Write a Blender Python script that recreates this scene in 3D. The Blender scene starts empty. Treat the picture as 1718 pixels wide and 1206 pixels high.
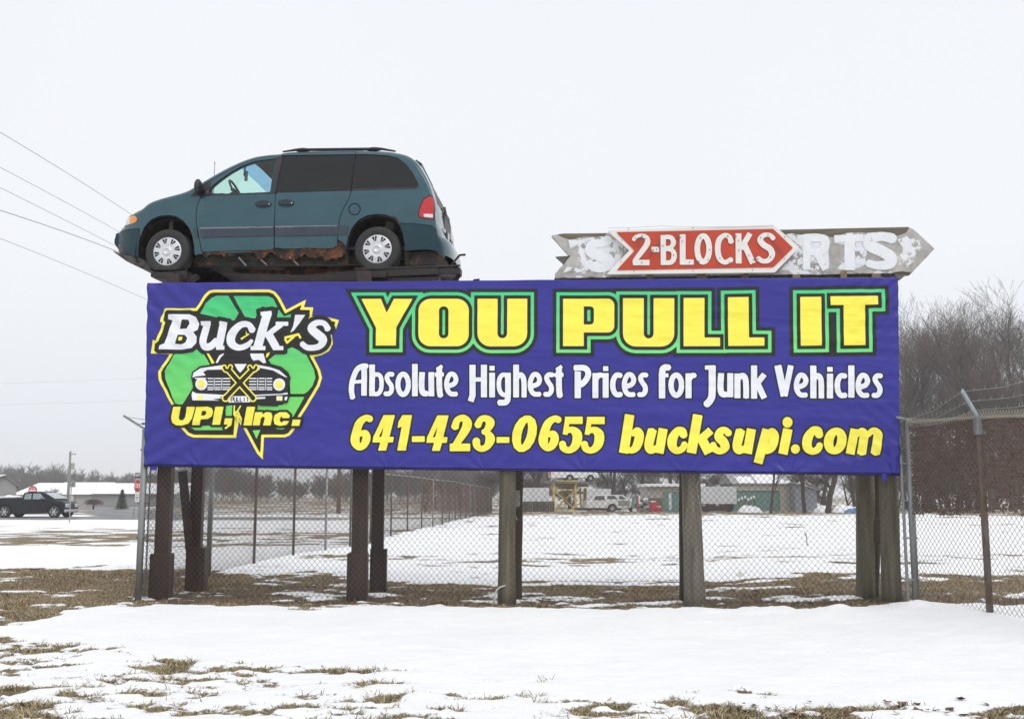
import bpy, math, random
import numpy as np
from mathutils import Vector, Matrix
scene = bpy.context.scene
COL = scene.collection
R_ = math.radians

# ------------------------------------------------------------------ camera
FPX, PCX, PCY, HORIZON, CAMH = 1750.0, 859.0, 603.0, 830.0, 1.45
TILT = math.atan((HORIZON - PCY) / FPX)
cd = bpy.data.cameras.new("camera")
cam = bpy.data.objects.new("camera", cd)
COL.objects.link(cam)
cam.location = (0, 0, CAMH)
cam.rotation_euler = (math.pi / 2 + TILT, 0, 0)
cd.sensor_width = 36.0
cd.lens = 36.0 * FPX / 1718.0
cd.clip_start = 0.05
cd.clip_end = 6000
scene.camera = cam

# ------------------------------------------------------------------ sky, sun, exposure (bright overcast winter day)
SUN_EL, SUN_AZ = 50.0, 150.0
world = bpy.data.worlds.new("World")
scene.world = world
world.use_nodes = True
wn, wl = world.node_tree.nodes, world.node_tree.links
wn.clear()
wo = wn.new("ShaderNodeOutputWorld")
bg = wn.new("ShaderNodeBackground")
sky = wn.new("ShaderNodeTexSky")
sky.sky_type = 'NISHITA'
sky.sun_disc = False
sky.sun_elevation = R_(SUN_EL)
sky.sun_rotation = R_(SUN_AZ)
sky.air_density = 1.0
sky.dust_density = 4.0
hsv = wn.new("ShaderNodeHueSaturation")
hsv.inputs["Saturation"].default_value = 0.10
wl.new(sky.outputs[0], hsv.inputs["Color"])
tc = wn.new("ShaderNodeTexCoord")
sep = wn.new("ShaderNodeSeparateXYZ")
wl.new(tc.outputs["Generated"], sep.inputs[0])
ramp = wn.new("ShaderNodeValToRGB")        # the even cloud deck: a little greyer low down
ramp.color_ramp.elements[0].position = 0.0
ramp.color_ramp.elements[0].color = (8.3, 8.65, 9.3, 1)
ramp.color_ramp.elements[1].position = 0.22
ramp.color_ramp.elements[1].color = (9.45, 9.7, 10.15, 1)
wl.new(sep.outputs["Z"], ramp.inputs[0])
cl = wn.new("ShaderNodeTexNoise")
cl.inputs["Scale"].default_value = 2.2
cl.inputs["Detail"].default_value = 4
wl.new(tc.outputs["Generated"], cl.inputs["Vector"])
clr = wn.new("ShaderNodeMapRange")
clr.inputs["To Min"].default_value = 0.965
clr.inputs["To Max"].default_value = 1.035
wl.new(cl.outputs[0], clr.inputs[0])
mul = wn.new("ShaderNodeVectorMath")
mul.operation = 'SCALE'
wl.new(ramp.outputs[0], mul.inputs[0])
wl.new(clr.outputs[0], mul.inputs["Scale"])
mix = wn.new("ShaderNodeMixRGB")
mix.inputs[0].default_value = 0.93
wl.new(hsv.outputs[0], mix.inputs[1])
wl.new(mul.outputs[0], mix.inputs[2])
wl.new(mix.outputs[0], bg.inputs[0])
bg.inputs[1].default_value = 0.10
wl.new(bg.outputs[0], wo.inputs[0])

sl = bpy.data.lights.new("sun", 'SUN')
sl.energy = 1.2
sl.angle = R_(40)
sl.color = (1.0, 0.97, 0.93)
sun = bpy.data.objects.new("sun", sl)
COL.objects.link(sun)
_az, _el = R_(SUN_AZ), R_(SUN_EL)
_d = Vector((math.sin(_az) * math.cos(_el), math.cos(_az) * math.cos(_el), math.sin(_el)))
sun.rotation_euler = _d.to_track_quat('Z', 'Y').to_euler()

scene.view_settings.view_transform = 'Standard'
scene.view_settings.look = 'None'
scene.view_settings.exposure = 0.0
scene.view_settings.gamma = 1.0
scene.cycles.max_bounces = 8
scene.cycles.volume_bounces = 3
scene.cycles.transparent_max_bounces = 16
scene.cycles.use_denoising = True

# ------------------------------------------------------------------ survey helpers: photograph pixel <-> place
_F = np.array([0, math.cos(TILT), math.sin(TILT)])
_U = np.array([0, -math.sin(TILT), math.cos(TILT)])
_C = np.array([0, 0, CAMH])
def ray(px, py):
    return _F + np.array([1.0, 0, 0]) * ((px - PCX) / FPX) - _U * ((py - PCY) / FPX)
def at(px, py, Y):
    d = ray(px, py)
    return _C + d * (Y / d[1])
def hit(px, py, P0, N):
    d = ray(px, py)
    return _C + d * (np.dot(np.asarray(P0) - _C, N) / np.dot(d, N))

# ------------------------------------------------------------------ noise
def _hash(ix, iy, seed):
    h = (ix.astype(np.int64) * 374761393 + iy.astype(np.int64) * 668265263 + seed * 974711) & 0xFFFFFFFF
    h = ((h ^ (h >> 13)) * 1274126177) & 0xFFFFFFFF
    return ((h ^ (h >> 16)) & 0xFFFF) / 65535.0
def vnoise(x, y, seed=0):
    x, y = np.asarray(x, float), np.asarray(y, float)
    ix, iy = np.floor(x), np.floor(y)
    fx, fy = x - ix, y - iy
    fx, fy = fx * fx * (3 - 2 * fx), fy * fy * (3 - 2 * fy)
    a, b = _hash(ix, iy, seed), _hash(ix + 1, iy, seed)
    c, d = _hash(ix, iy + 1, seed), _hash(ix + 1, iy + 1, seed)
    return (a + (b - a) * fx) * (1 - fy) + (c + (d - c) * fx) * fy - 0.5
def fbm(x, y, seed=0, oct=4):
    s, a, f = 0, 1.0, 1.0
    for o in range(oct):
        s = s + a * vnoise(np.asarray(x) * f + 17.3 * o, np.asarray(y) * f - 9.1 * o, seed + o)
        a *= 0.5
        f *= 2.03
    return s
def sstep(a, b, x):
    t = np.clip((np.asarray(x, float) - a) / (b - a), 0, 1)
    return t * t * (3 - 2 * t)

# ------------------------------------------------------------------ materials
def srgb(r, g, b):
    f = lambda c: (c / 255) / 12.92 if c <= 10 else (((c / 255) + 0.055) / 1.055) ** 2.4
    return (f(r), f(g), f(b), 1)
def c4(c):
    return tuple(c) if len(c) == 4 else tuple(c) + (1,)
def M(name, col, rough=0.6, metal=0.0, var=0.12, vscale=4.0, stretch=(1, 1, 1), bump=0.0, bscale=30.0,
      col2=None, c2scale=3.0, c2lo=0.5, c2hi=0.6, c2stretch=(1, 1, 1), spec=0.5, coat=0.0, alpha=1.0, rough2=None):
    m = bpy.data.materials.new(name)
    m.use_nodes = True
    n, l = m.node_tree.nodes, m.node_tree.links
    b = n["Principled BSDF"]
    b.inputs["Roughness"].default_value = rough
    b.inputs["Metallic"].default_value = metal
    b.inputs["Specular IOR Level"].default_value = spec
    b.inputs["Coat Weight"].default_value = coat
    b.inputs["Coat Roughness"].default_value = 0.05
    t = n.new("ShaderNodeTexCoord")
    mp = n.new("ShaderNodeMapping")
    mp.inputs["Scale"].default_value = stretch
    l.new(t.outputs["Object"], mp.inputs[0])
    nz = n.new("ShaderNodeTexNoise")
    nz.inputs["Scale"].default_value = vscale
    nz.inputs["Detail"].default_value = 6
    nz.inputs["Roughness"].default_value = 0.62
    l.new(mp.outputs[0], nz.inputs["Vector"])
    rp = n.new("ShaderNodeValToRGB")
    col = c4(col)
    rp.color_ramp.elements[0].position = 0.3
    rp.color_ramp.elements[1].position = 0.7
    rp.color_ramp.elements[0].color = tuple(max(0, x * (1 - var)) for x in col[:3]) + (1,)
    rp.color_ramp.elements[1].color = tuple(min(1, x * (1 + var)) for x in col[:3]) + (1,)
    l.new(nz.outputs[0], rp.inputs[0])
    out = rp.outputs[0]
    if col2 is not None:
        mp2 = n.new("ShaderNodeMapping")
        mp2.inputs["Scale"].default_value = c2stretch
        mp2.inputs["Location"].default_value = (3.1, 7.7, 1.3)
        l.new(t.outputs["Object"], mp2.inputs[0])
        n2 = n.new("ShaderNodeTexNoise")
        n2.inputs["Scale"].default_value = c2scale
        n2.inputs["Detail"].default_value = 8
        n2.inputs["Roughness"].default_value = 0.65
        l.new(mp2.outputs[0], n2.inputs["Vector"])
        r2 = n.new("ShaderNodeMapRange")
        r2.inputs["From Min"].default_value = c2lo
        r2.inputs["From Max"].default_value = c2hi
        l.new(n2.outputs[0], r2.inputs[0])
        mx = n.new("ShaderNodeMixRGB")
        l.new(r2.outputs[0], mx.inputs[0])
        l.new(out, mx.inputs[1])
        mx.inputs[2].default_value = c4(col2)
        out = mx.outputs[0]
        if rough2 is not None:
            rr = n.new("ShaderNodeMapRange")
            rr.inputs["To Min"].default_value = rough
            rr.inputs["To Max"].default_value = rough2
            l.new(r2.outputs[0], rr.inputs[0])
            l.new(rr.outputs[0], b.inputs["Roughness"])
    l.new(out, b.inputs["Base Color"])
    if bump:
        nb = n.new("ShaderNodeTexNoise")
        nb.inputs["Scale"].default_value = bscale
        nb.inputs["Detail"].default_value = 5
        l.new(mp.outputs[0], nb.inputs["Vector"])
        bp = n.new("ShaderNodeBump")
        bp.inputs["Strength"].default_value = bump
        bp.inputs["Distance"].default_value = 0.02
        l.new(nb.outputs[0], bp.inputs["Height"])
        l.new(bp.outputs[0], b.inputs["Normal"])
    if alpha < 1:
        b.inputs["Alpha"].default_value = alpha
    return m
def glass(name, tint, rough=0.02, refl=0.5):
    """Thin pane: see-through tint plus a mirror-like sheen at glancing angles."""
    m = bpy.data.materials.new(name)
    m.use_nodes = True
    n, l = m.node_tree.nodes, m.node_tree.links
    n.remove(n["Principled BSDF"])
    o = n["Material Output"]
    tr = n.new("ShaderNodeBsdfTransparent")
    tr.inputs[0].default_value = c4(tint)
    gl = n.new("ShaderNodeBsdfGlossy")
    gl.inputs["Roughness"].default_value = rough
    nz = n.new("ShaderNodeTexNoise")
    nz.inputs["Scale"].default_value = 3
    rp = n.new("ShaderNodeMapRange")
    rp.inputs["To Min"].default_value = 0.8
    rp.inputs["To Max"].default_value = 0.95
    l.new(nz.outputs[0], rp.inputs[0])
    l.new(rp.outputs[0], gl.inputs[0])
    fr = n.new("ShaderNodeLayerWeight")
    fr.inputs[0].default_value = 0.5
    pw = n.new("ShaderNodeMath")
    pw.operation = 'POWER'
    pw.inputs[1].default_value = 4.0
    l.new(fr.outputs["Facing"], pw.inputs[0])
    ml = n.new("ShaderNodeMath")
    ml.operation = 'MULTIPLY_ADD'
    ml.inputs[1].default_value = refl
    ml.inputs[2].default_value = 0.05
    l.new(pw.outputs[0], ml.inputs[0])
    mx = n.new("ShaderNodeMixShader")
    l.new(ml.outputs[0], mx.inputs[0])
    l.new(tr.outputs[0], mx.inputs[1])
    l.new(gl.outputs[0], mx.inputs[2])
    l.new(mx.outputs[0], o.inputs[0])
    return m

# ------------------------------------------------------------------ object helpers
def tag(o, label, cat, group=None):
    o["label"] = label
    o["category"] = cat
    if group:
        o["group"] = group
    return o
def thing(name, label, cat, loc=(0, 0, 0), rotz=0.0, group=None):
    o = bpy.data.objects.new(name, None)
    o.empty_display_size = 0.2
    COL.objects.link(o)
    o.location = loc
    o.rotation_euler = (0, 0, rotz)
    return tag(o, label, cat, group)
def mesh_obj(name, V, faces, mat, parent=None, smooth=False, bevel=0.0, midx=None, solid=0.0):
    V = np.asarray(V, dtype=np.float64).reshape(-1, 3)
    me = bpy.data.meshes.new(name)
    if isinstance(faces, np.ndarray) and faces.ndim == 2:
        nf, k = faces.shape
        me.vertices.add(len(V))
        me.vertices.foreach_set("co", V.astype(np.float32).ravel())
        me.loops.add(nf * k)
        me.loops.foreach_set("vertex_index", faces.astype(np.int32).ravel())
        me.polygons.add(nf)
        me.polygons.foreach_set("loop_start", (np.arange(nf) * k).astype(np.int32))
        me.polygons.foreach_set("loop_total", np.full(nf, k, dtype=np.int32))
        me.update(calc_edges=True)
    else:
        me.from_pydata(V.tolist(), [], [list(map(int, f)) for f in faces])
    for mm in (mat if isinstance(mat, (list, tuple)) else [mat]):
        me.materials.append(mm)
    if midx is not None:
        me.polygons.foreach_set("material_index", np.asarray(midx, dtype=np.int32))
    if smooth:
        me.polygons.foreach_set("use_smooth", np.ones(len(me.polygons), dtype=bool))
    me.validate()
    me.update()
    o = bpy.data.objects.new(name, me)
    COL.objects.link(o)
    if parent is not None:
        o.parent = parent
    if solid:
        s = o.modifiers.new("solid", 'SOLIDIFY')
        s.thickness = solid
        s.offset = -1
    if bevel:
        b = o.modifiers.new("bevel", 'BEVEL')
        b.width = bevel
        b.segments = 2
        b.limit_method = 'ANGLE'
        b.angle_limit = R_(35)
        if hasattr(b, "harden_normals"):
            b.harden_normals = False
    return o
class MB:
    """Collects shapes into one mesh."""
    def __init__(s):
        s.v, s.f, s.m = [], [], []
    def add(s, V, F, mi=0):
        b = len(s.v)
        s.v += [tuple(map(float, p)) for p in V]
        s.f += [tuple(b + int(i) for i in f) for f in F]
        s.m += [mi] * len(F)
        return s
    def box(s, c, size, rotz=0.0, mi=0, tilt=None):
        x, y, z = (d / 2 for d in size)
        P = [(sx * x, sy * y, sz * z) for sz in (-1, 1) for sy in (-1, 1) for sx in (-1, 1)]
        Mx = Matrix.Rotation(rotz, 3, 'Z')
        if tilt:
            Mx = Mx @ Matrix.Rotation(tilt[1], 3, tilt[0])
        P = [tuple(Mx @ Vector(p) + Vector(c)) for p in P]
        return s.add(P, [(0, 2, 3, 1), (4, 5, 7, 6), (0, 1, 5, 4), (2, 6, 7, 3), (0, 4, 6, 2), (1, 3, 7, 5)], mi)
    def bar(s, a, b, w, h, mi=0, up=(0, 0, 1)):
        a, b = Vector(a), Vector(b)
        d = (b - a).normalized()
        u = Vector(up)
        sx = d.cross(u)
        if sx.length < 1e-4:
            sx = d.cross(Vector((0, 1, 0)))
        sx.normalize()
        uy = sx.cross(d).normalized()
        P = [tuple(p + sx * (i * w / 2) + uy * (j * h / 2)) for p in (a, b) for (i, j) in ((-1, -1), (1, -1), (1, 1), (-1, 1))]
        return s.add(P, [(3, 2, 1, 0), (4, 5, 6, 7), (0, 1, 5, 4), (1, 2, 6, 5), (2, 3, 7, 6), (3, 0, 4, 7)], mi)
    def tube(s, pts, r, n=8, mi=0, cap=True):
        pts = [Vector(p) for p in pts]
        k = len(pts)
        rs = list(r) if hasattr(r, '__len__') else [r] * k
        V = []
        ref = None
        for i, p in enumerate(pts):
            d = (pts[min(i + 1, k - 1)] - pts[max(i - 1, 0)]).normalized()
            if ref is None:
                ref = d.cross(Vector((0, 0, 1)))
                if ref.length < 0.05:
                    ref = d.cross(Vector((0, 1, 0)))
            ref = (ref - d * ref.dot(d)).normalized()
            q = d.cross(ref)
            for j in range(n):
                a = 2 * math.pi * j / n
                V.append(p + (ref * math.cos(a) + q * math.sin(a)) * rs[i])
        F = [(i * n + j, i * n + (j + 1) % n, (i + 1) * n + (j + 1) % n, (i + 1) * n + j) for i in range(k - 1) for j in range(n)]
        if cap:
            F += [tuple(reversed(range(n))), tuple(range((k - 1) * n, k * n))]
        return s.add(V, F, mi)
    def lathe(s, prof, n=24, axis='Z', c=(0, 0, 0), mi=0):
        V = []
        for (r, h) in prof:
            for j in range(n):
                a = 2 * math.pi * j / n
                p = (r * math.cos(a), r * math.sin(a), h)
                if axis == 'Y':
                    p = (p[0], h, p[1])
                elif axis == 'X':
                    p = (h, p[0], p[1])
                V.append((p[0] + c[0], p[1] + c[1], p[2] + c[2]))
        k = len(prof)
        F = [(i * n + j, i * n + (j + 1) % n, (i + 1) * n + (j + 1) % n, (i + 1) * n + j) for i in range(k - 1) for j in range(n)]
        return s.add(V, F, mi)
    def prism(s, poly, y0, y1, mi=0):
        """outline in (x, z), extruded along y"""
        n = len(poly)
        V = [(x, y0, z) for x, z in poly] + [(x, y1, z) for x, z in poly]
        F = [tuple(range(n)), tuple(reversed(range(n, 2 * n)))] + [(i, i + n, (i + 1) % n + n, (i + 1) % n) for i in range(n)]
        return s.add(V, F, mi)
    def ball(s, c, r, n=10, mi=0):
        rx, ry, rz = r if hasattr(r, '__len__') else (r, r, r)
        V, F = [], []
        m = n // 2 + 1
        for i in range(m + 1):
            t = math.pi * i / m
            for j in range(n):
                a = 2 * math.pi * j / n
                V.append((c[0] + rx * math.sin(t) * math.cos(a), c[1] + ry * math.sin(t) * math.sin(a), c[2] + rz * math.cos(t)))
        F = [(i * n + j, (i + 1) * n + j, (i + 1) * n + (j + 1) % n, i * n + (j + 1) % n) for i in range(m) for j in range(n)]
        return s.add(V, F, mi)
    def build(s, name, mat, parent=None, smooth=False, bevel=0.0):
        return mesh_obj(name, s.v, s.f, mat, parent, smooth, bevel, s.m if isinstance(mat, (list, tuple)) else None)
def copy_thing(root, loc, rotz=0.0, label=None, scale=None):
    def cp(o, par):
        c = o.copy()
        COL.objects.link(c)
        c.parent = par
        for ch in list(o.children):
            cp(ch, c)
        return c
    r = cp(root, None)
    r.location = loc
    r.rotation_euler = (0, 0, rotz)
    if scale:
        r.scale = scale
    if label:
        r["label"] = label
    return r

# ------------------------------------------------------------------ drawn shapes: signed distance + clipped grids
def smooth_pts(p, closed=False, k=6):
    p = [np.asarray(q, float) for q in p]
    n = len(p)
    if n < 3:
        return p
    out = []
    for i in range(n if closed else n - 1):
        p0 = p[(i - 1) % n] if closed or i > 0 else 2 * p[0] - p[1]
        p1, p2 = p[i], p[(i + 1) % n]
        p3 = p[(i + 2) % n] if closed or i + 2 < n else 2 * p[-1] - p[-2]
        for t in np.arange(k) / k:
            out.append(0.5 * (2 * p1 + (p2 - p0) * t + (2 * p0 - 5 * p1 + 4 * p2 - p3) * t * t + (3 * p1 - p0 - 3 * p2 + p3) * t ** 3))
    if not closed:
        out.append(p[-1])
    return out
def sd_poly(P, X, Y):
    P = np.asarray(P, float)
    d2 = np.full(X.shape, 1e18)
    ins = np.zeros(X.shape, bool)
    n = len(P)
    for i in range(n):
        a, b = P[i], P[(i + 1) % n]
        e = b - a
        L = e @ e
        if L < 1e-18:
            continue
        wx, wy = X - a[0], Y - a[1]
        t = np.clip((wx * e[0] + wy * e[1]) / L, 0, 1)
        d2 = np.minimum(d2, (wx - e[0] * t) ** 2 + (wy - e[1] * t) ** 2)
        if a[1] != b[1]:
            c = ((a[1] <= Y) != (b[1] <= Y)) & (X < a[0] + (Y - a[1]) * e[0] / e[1])
            ins ^= c
    d = np.sqrt(d2)
    return np.where(ins, -d, d)
def sd_stroke(P, X, Y, closed=False):
    """P: points (x, y, w); free ends are cut square."""
    P = np.asarray(P, float)
    n = len(P)
    out = np.full(X.shape, 1e9)
    m = n if closed else n - 1
    for i in range(m):
        a, b = P[i], P[(i + 1) % n]
        e = b[:2] - a[:2]
        L = math.hypot(*e)
        if L < 1e-9:
            continue
        u = e / L
        wx, wy = X - a[0], Y - a[1]
        s = wx * u[0] + wy * u[1]
        t = np.clip(s / L, 0, 1)
        d = np.hypot(wx - e[0] * t, wy - e[1] * t) - 0.5 * (a[2] + (b[2] - a[2]) * t)
        if not closed and i == 0:
            d = np.maximum(d, -s)
        if not closed and i == m - 1:
            d = np.maximum(d, s - L)
        out = np.minimum(out, d)
    return out
def miter(P, d):
    """Offset a closed outline outward by d, keeping its corners sharp."""
    P = [np.asarray(p, float) for p in P]
    n = len(P)
    A = sum(P[i][0] * P[(i + 1) % n][1] - P[(i + 1) % n][0] * P[i][1] for i in range(n))
    sg = 1 if A > 0 else -1
    out = []
    for i in range(n):
        a, b, c = P[i - 1], P[i], P[(i + 1) % n]
        e1 = (b - a) / max(np.linalg.norm(b - a), 1e-9)
        e2 = (c - b) / max(np.linalg.norm(c - b), 1e-9)
        n1 = sg * np.array([e1[1], -e1[0]])
        n2 = sg * np.array([e2[1], -e2[0]])
        h = n1 + n2
        k = 2 / max(h @ h, 0.35)
        out.append(b + h * k * d)
    return out
def clip_grid(P, S, extra=None):
    """Quads of grid P (n x m x 3) where S < 0; border cells are cut along S = 0."""
    n, m = S.shape
    ins = S < 0
    idx = np.arange(n * m).reshape(n, m)
    c = ins[:-1, :-1].astype(int) + ins[1:, :-1] + ins[1:, 1:] + ins[:-1, 1:]
    fi, fj = np.nonzero(c == 4)
    quads = np.stack([idx[fi, fj], idx[fi + 1, fj], idx[fi + 1, fj + 1], idx[fi, fj + 1]], 1)
    faces = [tuple(q) for q in quads.tolist()]
    V = P.reshape(-1, 3)
    Sf = S.ravel()
    newv, cache = [], {}
    base = n * m
    for i, j in zip(*np.nonzero((c > 0) & (c < 4))):
        cor = (idx[i, j], idx[i + 1, j], idx[i + 1, j + 1], idx[i, j + 1])
        poly = []
        for k in range(4):
            a, b = int(cor[k]), int(cor[(k + 1) % 4])
            if Sf[a] < 0:
                poly.append(a)
            if (Sf[a] < 0) != (Sf[b] < 0):
                key = (a, b) if a < b else (b, a)
                if key not in cache:
                    t = Sf[key[0]] / (Sf[key[0]] - Sf[key[1]])
                    cache[key] = base + len(newv)
                    newv.append(V[key[0]] + (V[key[1]] - V[key[0]]) * min(max(t, 0.001), 0.999))
                poly.append(cache[key])
        if len(poly) >= 3:
            faces.append(tuple(poly))
    allv = np.vstack([V, np.array(newv).reshape(-1, 3)])
    used = np.unique(np.array([i for f in faces for i in f], dtype=int)) if faces else np.zeros(0, int)
    mp = np.full(len(allv), -1)
    mp[used] = np.arange(len(used))
    return allv[used], [tuple(int(mp[i]) for i in f) for f in faces]
class Art:
    """A set of strokes and filled outlines in sign coordinates (metres: u right, v down)."""
    def __init__(s):
        s.items = []
    def stroke(s, pts, closed=False):
        s.items.append(('s', np.asarray(pts, float), closed)); return s
    def poly(s, pts, holes=()):
        s.items.append(('p', np.asarray(pts, float), [np.asarray(h, float) for h in holes])); return s
    def bbox(s):
        lo, hi = np.array([1e9, 1e9]), -np.array([1e9, 1e9])
        for k, p, x in s.items:
            pad = p[:, 2].max() / 2 if k == 's' else 0
            lo = np.minimum(lo, p[:, :2].min(0) - pad)
            hi = np.maximum(hi, p[:, :2].max(0) + pad)
        return lo, hi
    def sdf(s, U, V, grow=0.0, sharp=False):
        out = np.full(U.shape, 1e3)
        u0, v0 = U[0, 0], V[0, 0]
        du = U[1, 0] - U[0, 0]
        dv = V[0, 1] - V[0, 0]
        for k, p, x in s.items:
            pad = (p[:, 2].max() / 2 if k == 's' else 0) + max(grow, 0) * 2.4 + 0.03
            lo, hi = p[:, :2].min(0) - pad, p[:, :2].max(0) + pad
            i0, i1 = max(0, int((lo[0] - u0) / du)), min(U.shape[0], int((hi[0] - u0) / du) + 2)
            j0, j1 = max(0, int((lo[1] - v0) / dv)), min(U.shape[1], int((hi[1] - v0) / dv) + 2)
            if i0 >= i1 or j0 >= j1:
                continue
            X, Y = U[i0:i1, j0:j1], V[i0:i1, j0:j1]
            if k == 's':
                d = sd_stroke(p, X, Y, x) - grow
            elif sharp:
                d = sd_poly(miter(p, grow), X, Y)
                for h in x:
                    d = np.maximum(d, -(sd_poly(h, X, Y) + grow))
            else:
                d = sd_poly(p, X, Y)
                for h in x:
                    d = np.maximum(d, -sd_poly(h, X, Y))
                d = d - grow
            out[i0:i1, j0:j1] = np.minimum(out[i0:i1, j0:j1], d)
        return out
    def layer(s, surf, off, grow=0.0, res=0.009, sharp=False, cut=None):
        lo, hi = s.bbox()
        lo = lo - max(grow, 0) * 2.4 - 2 * res
        hi = hi + max(grow, 0) * 2.4 + 2 * res
        nu, nv = int((hi[0] - lo[0]) / res) + 2, int((hi[1] - lo[1]) / res) + 2
        U, V = np.meshgrid(lo[0] + np.arange(nu) * res, lo[1] + np.arange(nv) * res, indexing='ij')
        S = s.sdf(U, V, grow, sharp)
        if cut is not None:
            S = np.maximum(S, cut(U, V))
        return clip_grid(surf(U, V, off), S)
def layers(name, specs, surf, mats, parent, res=0.009):
    """specs: (art, grow, offset, material index, sharp)"""
    mb = MB()
    for (art, grow, off, mi, sharp) in specs:
        V, F = art.layer(surf, off, grow, res, sharp)
        mb.add(V, F, mi)
    return mb.build(name, mats, parent, smooth=True)
# ================================================================== ground
def ybanner(x):
    return 13.345 - 0.1083 * x
def gz_base(x, y):
    x, y = np.asarray(x, float), np.asarray(y, float)
    rise = (0.075 + 0.09 * sstep(2.6, 5.2, x)) * sstep(8.5, 12.6, y) * (1 - sstep(17, 30, y))
    far = -0.35 * sstep(50, 140, y)
    return rise + far + 0.05 * fbm(x * 0.12, y * 0.12, 40, 2) * sstep(16, 30, np.abs(y) + np.abs(x))
def bank_edge(x):
    return ybanner(x) - 0.62 - 0.10 * sstep(2.5, 4.5, x) * 0 + 0.16 * fbm(np.asarray(x) * 1.3, np.asarray(x) * 0 + 3.3, 51, 3)
def snow_field(x, y):
    x, y = np.asarray(x, float), np.asarray(y, float)
    n1 = fbm(x * 1.1, y * 1.9, 11, 4)
    n2 = fbm(x * 3.1, y * 5.3, 12, 3)
    st = fbm(x * 0.30, y * 0.70, 13, 5)
    st2 = fbm(x * 0.95, y * 1.9, 14, 4)
    # foreground: thin snow with turf showing, giving way to a clean bank
    fb = np.interp(x, [-9, -5.2, -3.2, -1.4, 0.2, 1.8, 3.5, 6], [11.6, 10.6, 9.7, 9.0, 8.2, 7.65, 7.2, 6.9])
    zone = sstep(-0.5, 0.45, y - fb + 0.9 * n1)
    dens = np.interp(x, [-6, -3.9, -3.0, -1, 0.5, 2, 3, 5], [0.16, 0.11, 0.07, 0.05, 0.10, 0.05, -0.04, 0.0])
    f = (dens + 0.40 * n1 + 0.45 * fbm(x * 2.0, y * 3.4, 16, 3) + 0.75 * fbm(x * 4.6, y * 8.5, 17, 3) + 0.35 * fbm(x * 14, y * 20, 15, 2)) * (1 - zone) + 1.0 * zone
    # turf strip along the sign and fence
    e0 = bank_edge(x)
    left = sstep(-4.6, -5.6, x)
    e0 = e0 * (1 - left) + (12.1 + 0.5 * n1) * left
    e1 = np.interp(x, [-14, -6, -5, -3, -1.5, 0, 2, 5, 8], [20.5, 20.5, 18.6, 18.9, 16.9, 17.2, 16.9, 17.6, 17.2]) + 2.2 * n1
    strip = sstep(-0.03, 0.03, y - e0) * (1 - sstep(-0.5, 0.5, y - e1))
    fs = np.where(x < -5, -0.42, -0.30) + 0.85 * n1 + 0.75 * n2
    f = f * (1 - strip) + fs * strip
    # frayed edge of the strip on the left where no bank was ploughed
    fr = left * sstep(10.6, 11.3, y) * (1 - sstep(12.3, 12.9, y))
    f = f * (1 - fr) + fr * (0.12 + 1.2 * n1 + 0.8 * n2)
    fg = sstep(-0.75, -0.35, y - e0) * (1 - sstep(-0.02, 0.05, y - e0)) * (1 - sstep(-2.6, -1.6, x)) * (1 - left)
    f = f * (1 - fg) + fg * (0.16 + 0.9 * n1 + 0.9 * n2)
    fringe = sstep(-0.22, -0.02, y - e0) * (1 - sstep(0.0, 0.10, y - e0)) * sstep(-5, -4.6, x) * (1 - sstep(1.6, 3.2, x))
    f = f - fringe * (0.55 + 1.5 * n2)
    # the field beyond
    beyond = sstep(-0.4, 0.4, y - e1)
    inlot = sstep(-0.3, 0.3, x - np.interp(y, [14, 18, 24, 30, 45, 60, 100], [-5, -5.1, -5.05, -4.4, -3.8, -3.1, -1.2]))
    base_l = np.interp(y, [17, 21, 22, 28, 30, 36, 42, 45, 52, 58, 62, 66, 75, 90, 200], [0.1, 0.7, 0.85, 0.8, 0.14, 0.02, 0.04, 0.35, 0.6, 0.45, 0.08, -0.15, 0.2, -0.12, -0.2])
    base_r = np.interp(y, [17, 19, 21, 24, 27, 30, 45, 60, 76, 84, 92, 130], [0.52, 0.46, 0.18, 0.12, 0.42, 0.56, 0.50, 0.38, 0.24, -0.02, -0.32, -0.08])
    fld = base_l * (1 - inlot) + base_r * inlot + 0.6 * st + 0.55 * st2 + 0.55 * fbm(x * 2.2, y * 3.8, 18, 3) + 0.25 * n1 * (1 - sstep(40, 80, y))
    f = f * (1 - beyond) + fld * beyond
    return f
def road_mask(x, y):
    x, y = np.asarray(x, float), np.asarray(y, float)
    c = 67.5 - 0.05 * (x + 30)
    a = 1 - sstep(4.8, 6.0, np.abs(y - c))
    a = a * (1 - sstep(-14, -9, x))
    xc = np.interp(y, [70, 100, 160], [-24, -36, -62])
    b = (1 - sstep(3.4, 4.6, np.abs(x - xc))) * sstep(68, 70, y) * (1 - sstep(150, 170, y))
    return np.maximum(a, b)
def ground_z(x, y):
    """surface height, snow cover included"""
    s = snow_field(x, y)
    x, y = np.asarray(x, float), np.asarray(y, float)
    r = road_mask(x, y)
    z = gz_base(x, y)
    thick = 0.032 * sstep(-0.08, 0.22, s) * (1 - r)
    bank = (1 - sstep(0.0, 0.10, y - bank_edge(x))) * sstep(10.6, 12.6, y) * sstep(-5.4, -4.2, x)
    lump = np.clip(fbm(x * 3.2, y * 3.2, 71, 3) + 0.15, 0, 1)
    z = z + thick + bank * (0.012 + 0.12 * lump * (0.12 + 0.88 * sstep(0.8, 4.4, x)) * sstep(11.5, 12.5, y))
    near = 1 - sstep(18, 40, y)
    z = z + near * (0.022 * fbm(x * 0.9, y * 0.9, 61, 4) + 0.016 * fbm(x * 3.4, y * 4.6, 62, 4) * (1 - sstep(12, 18, y)))
    return z - 0.03 * r
def gz(x, y):
    return float(ground_z(np.array([x]), np.array([y]))[0])
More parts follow.
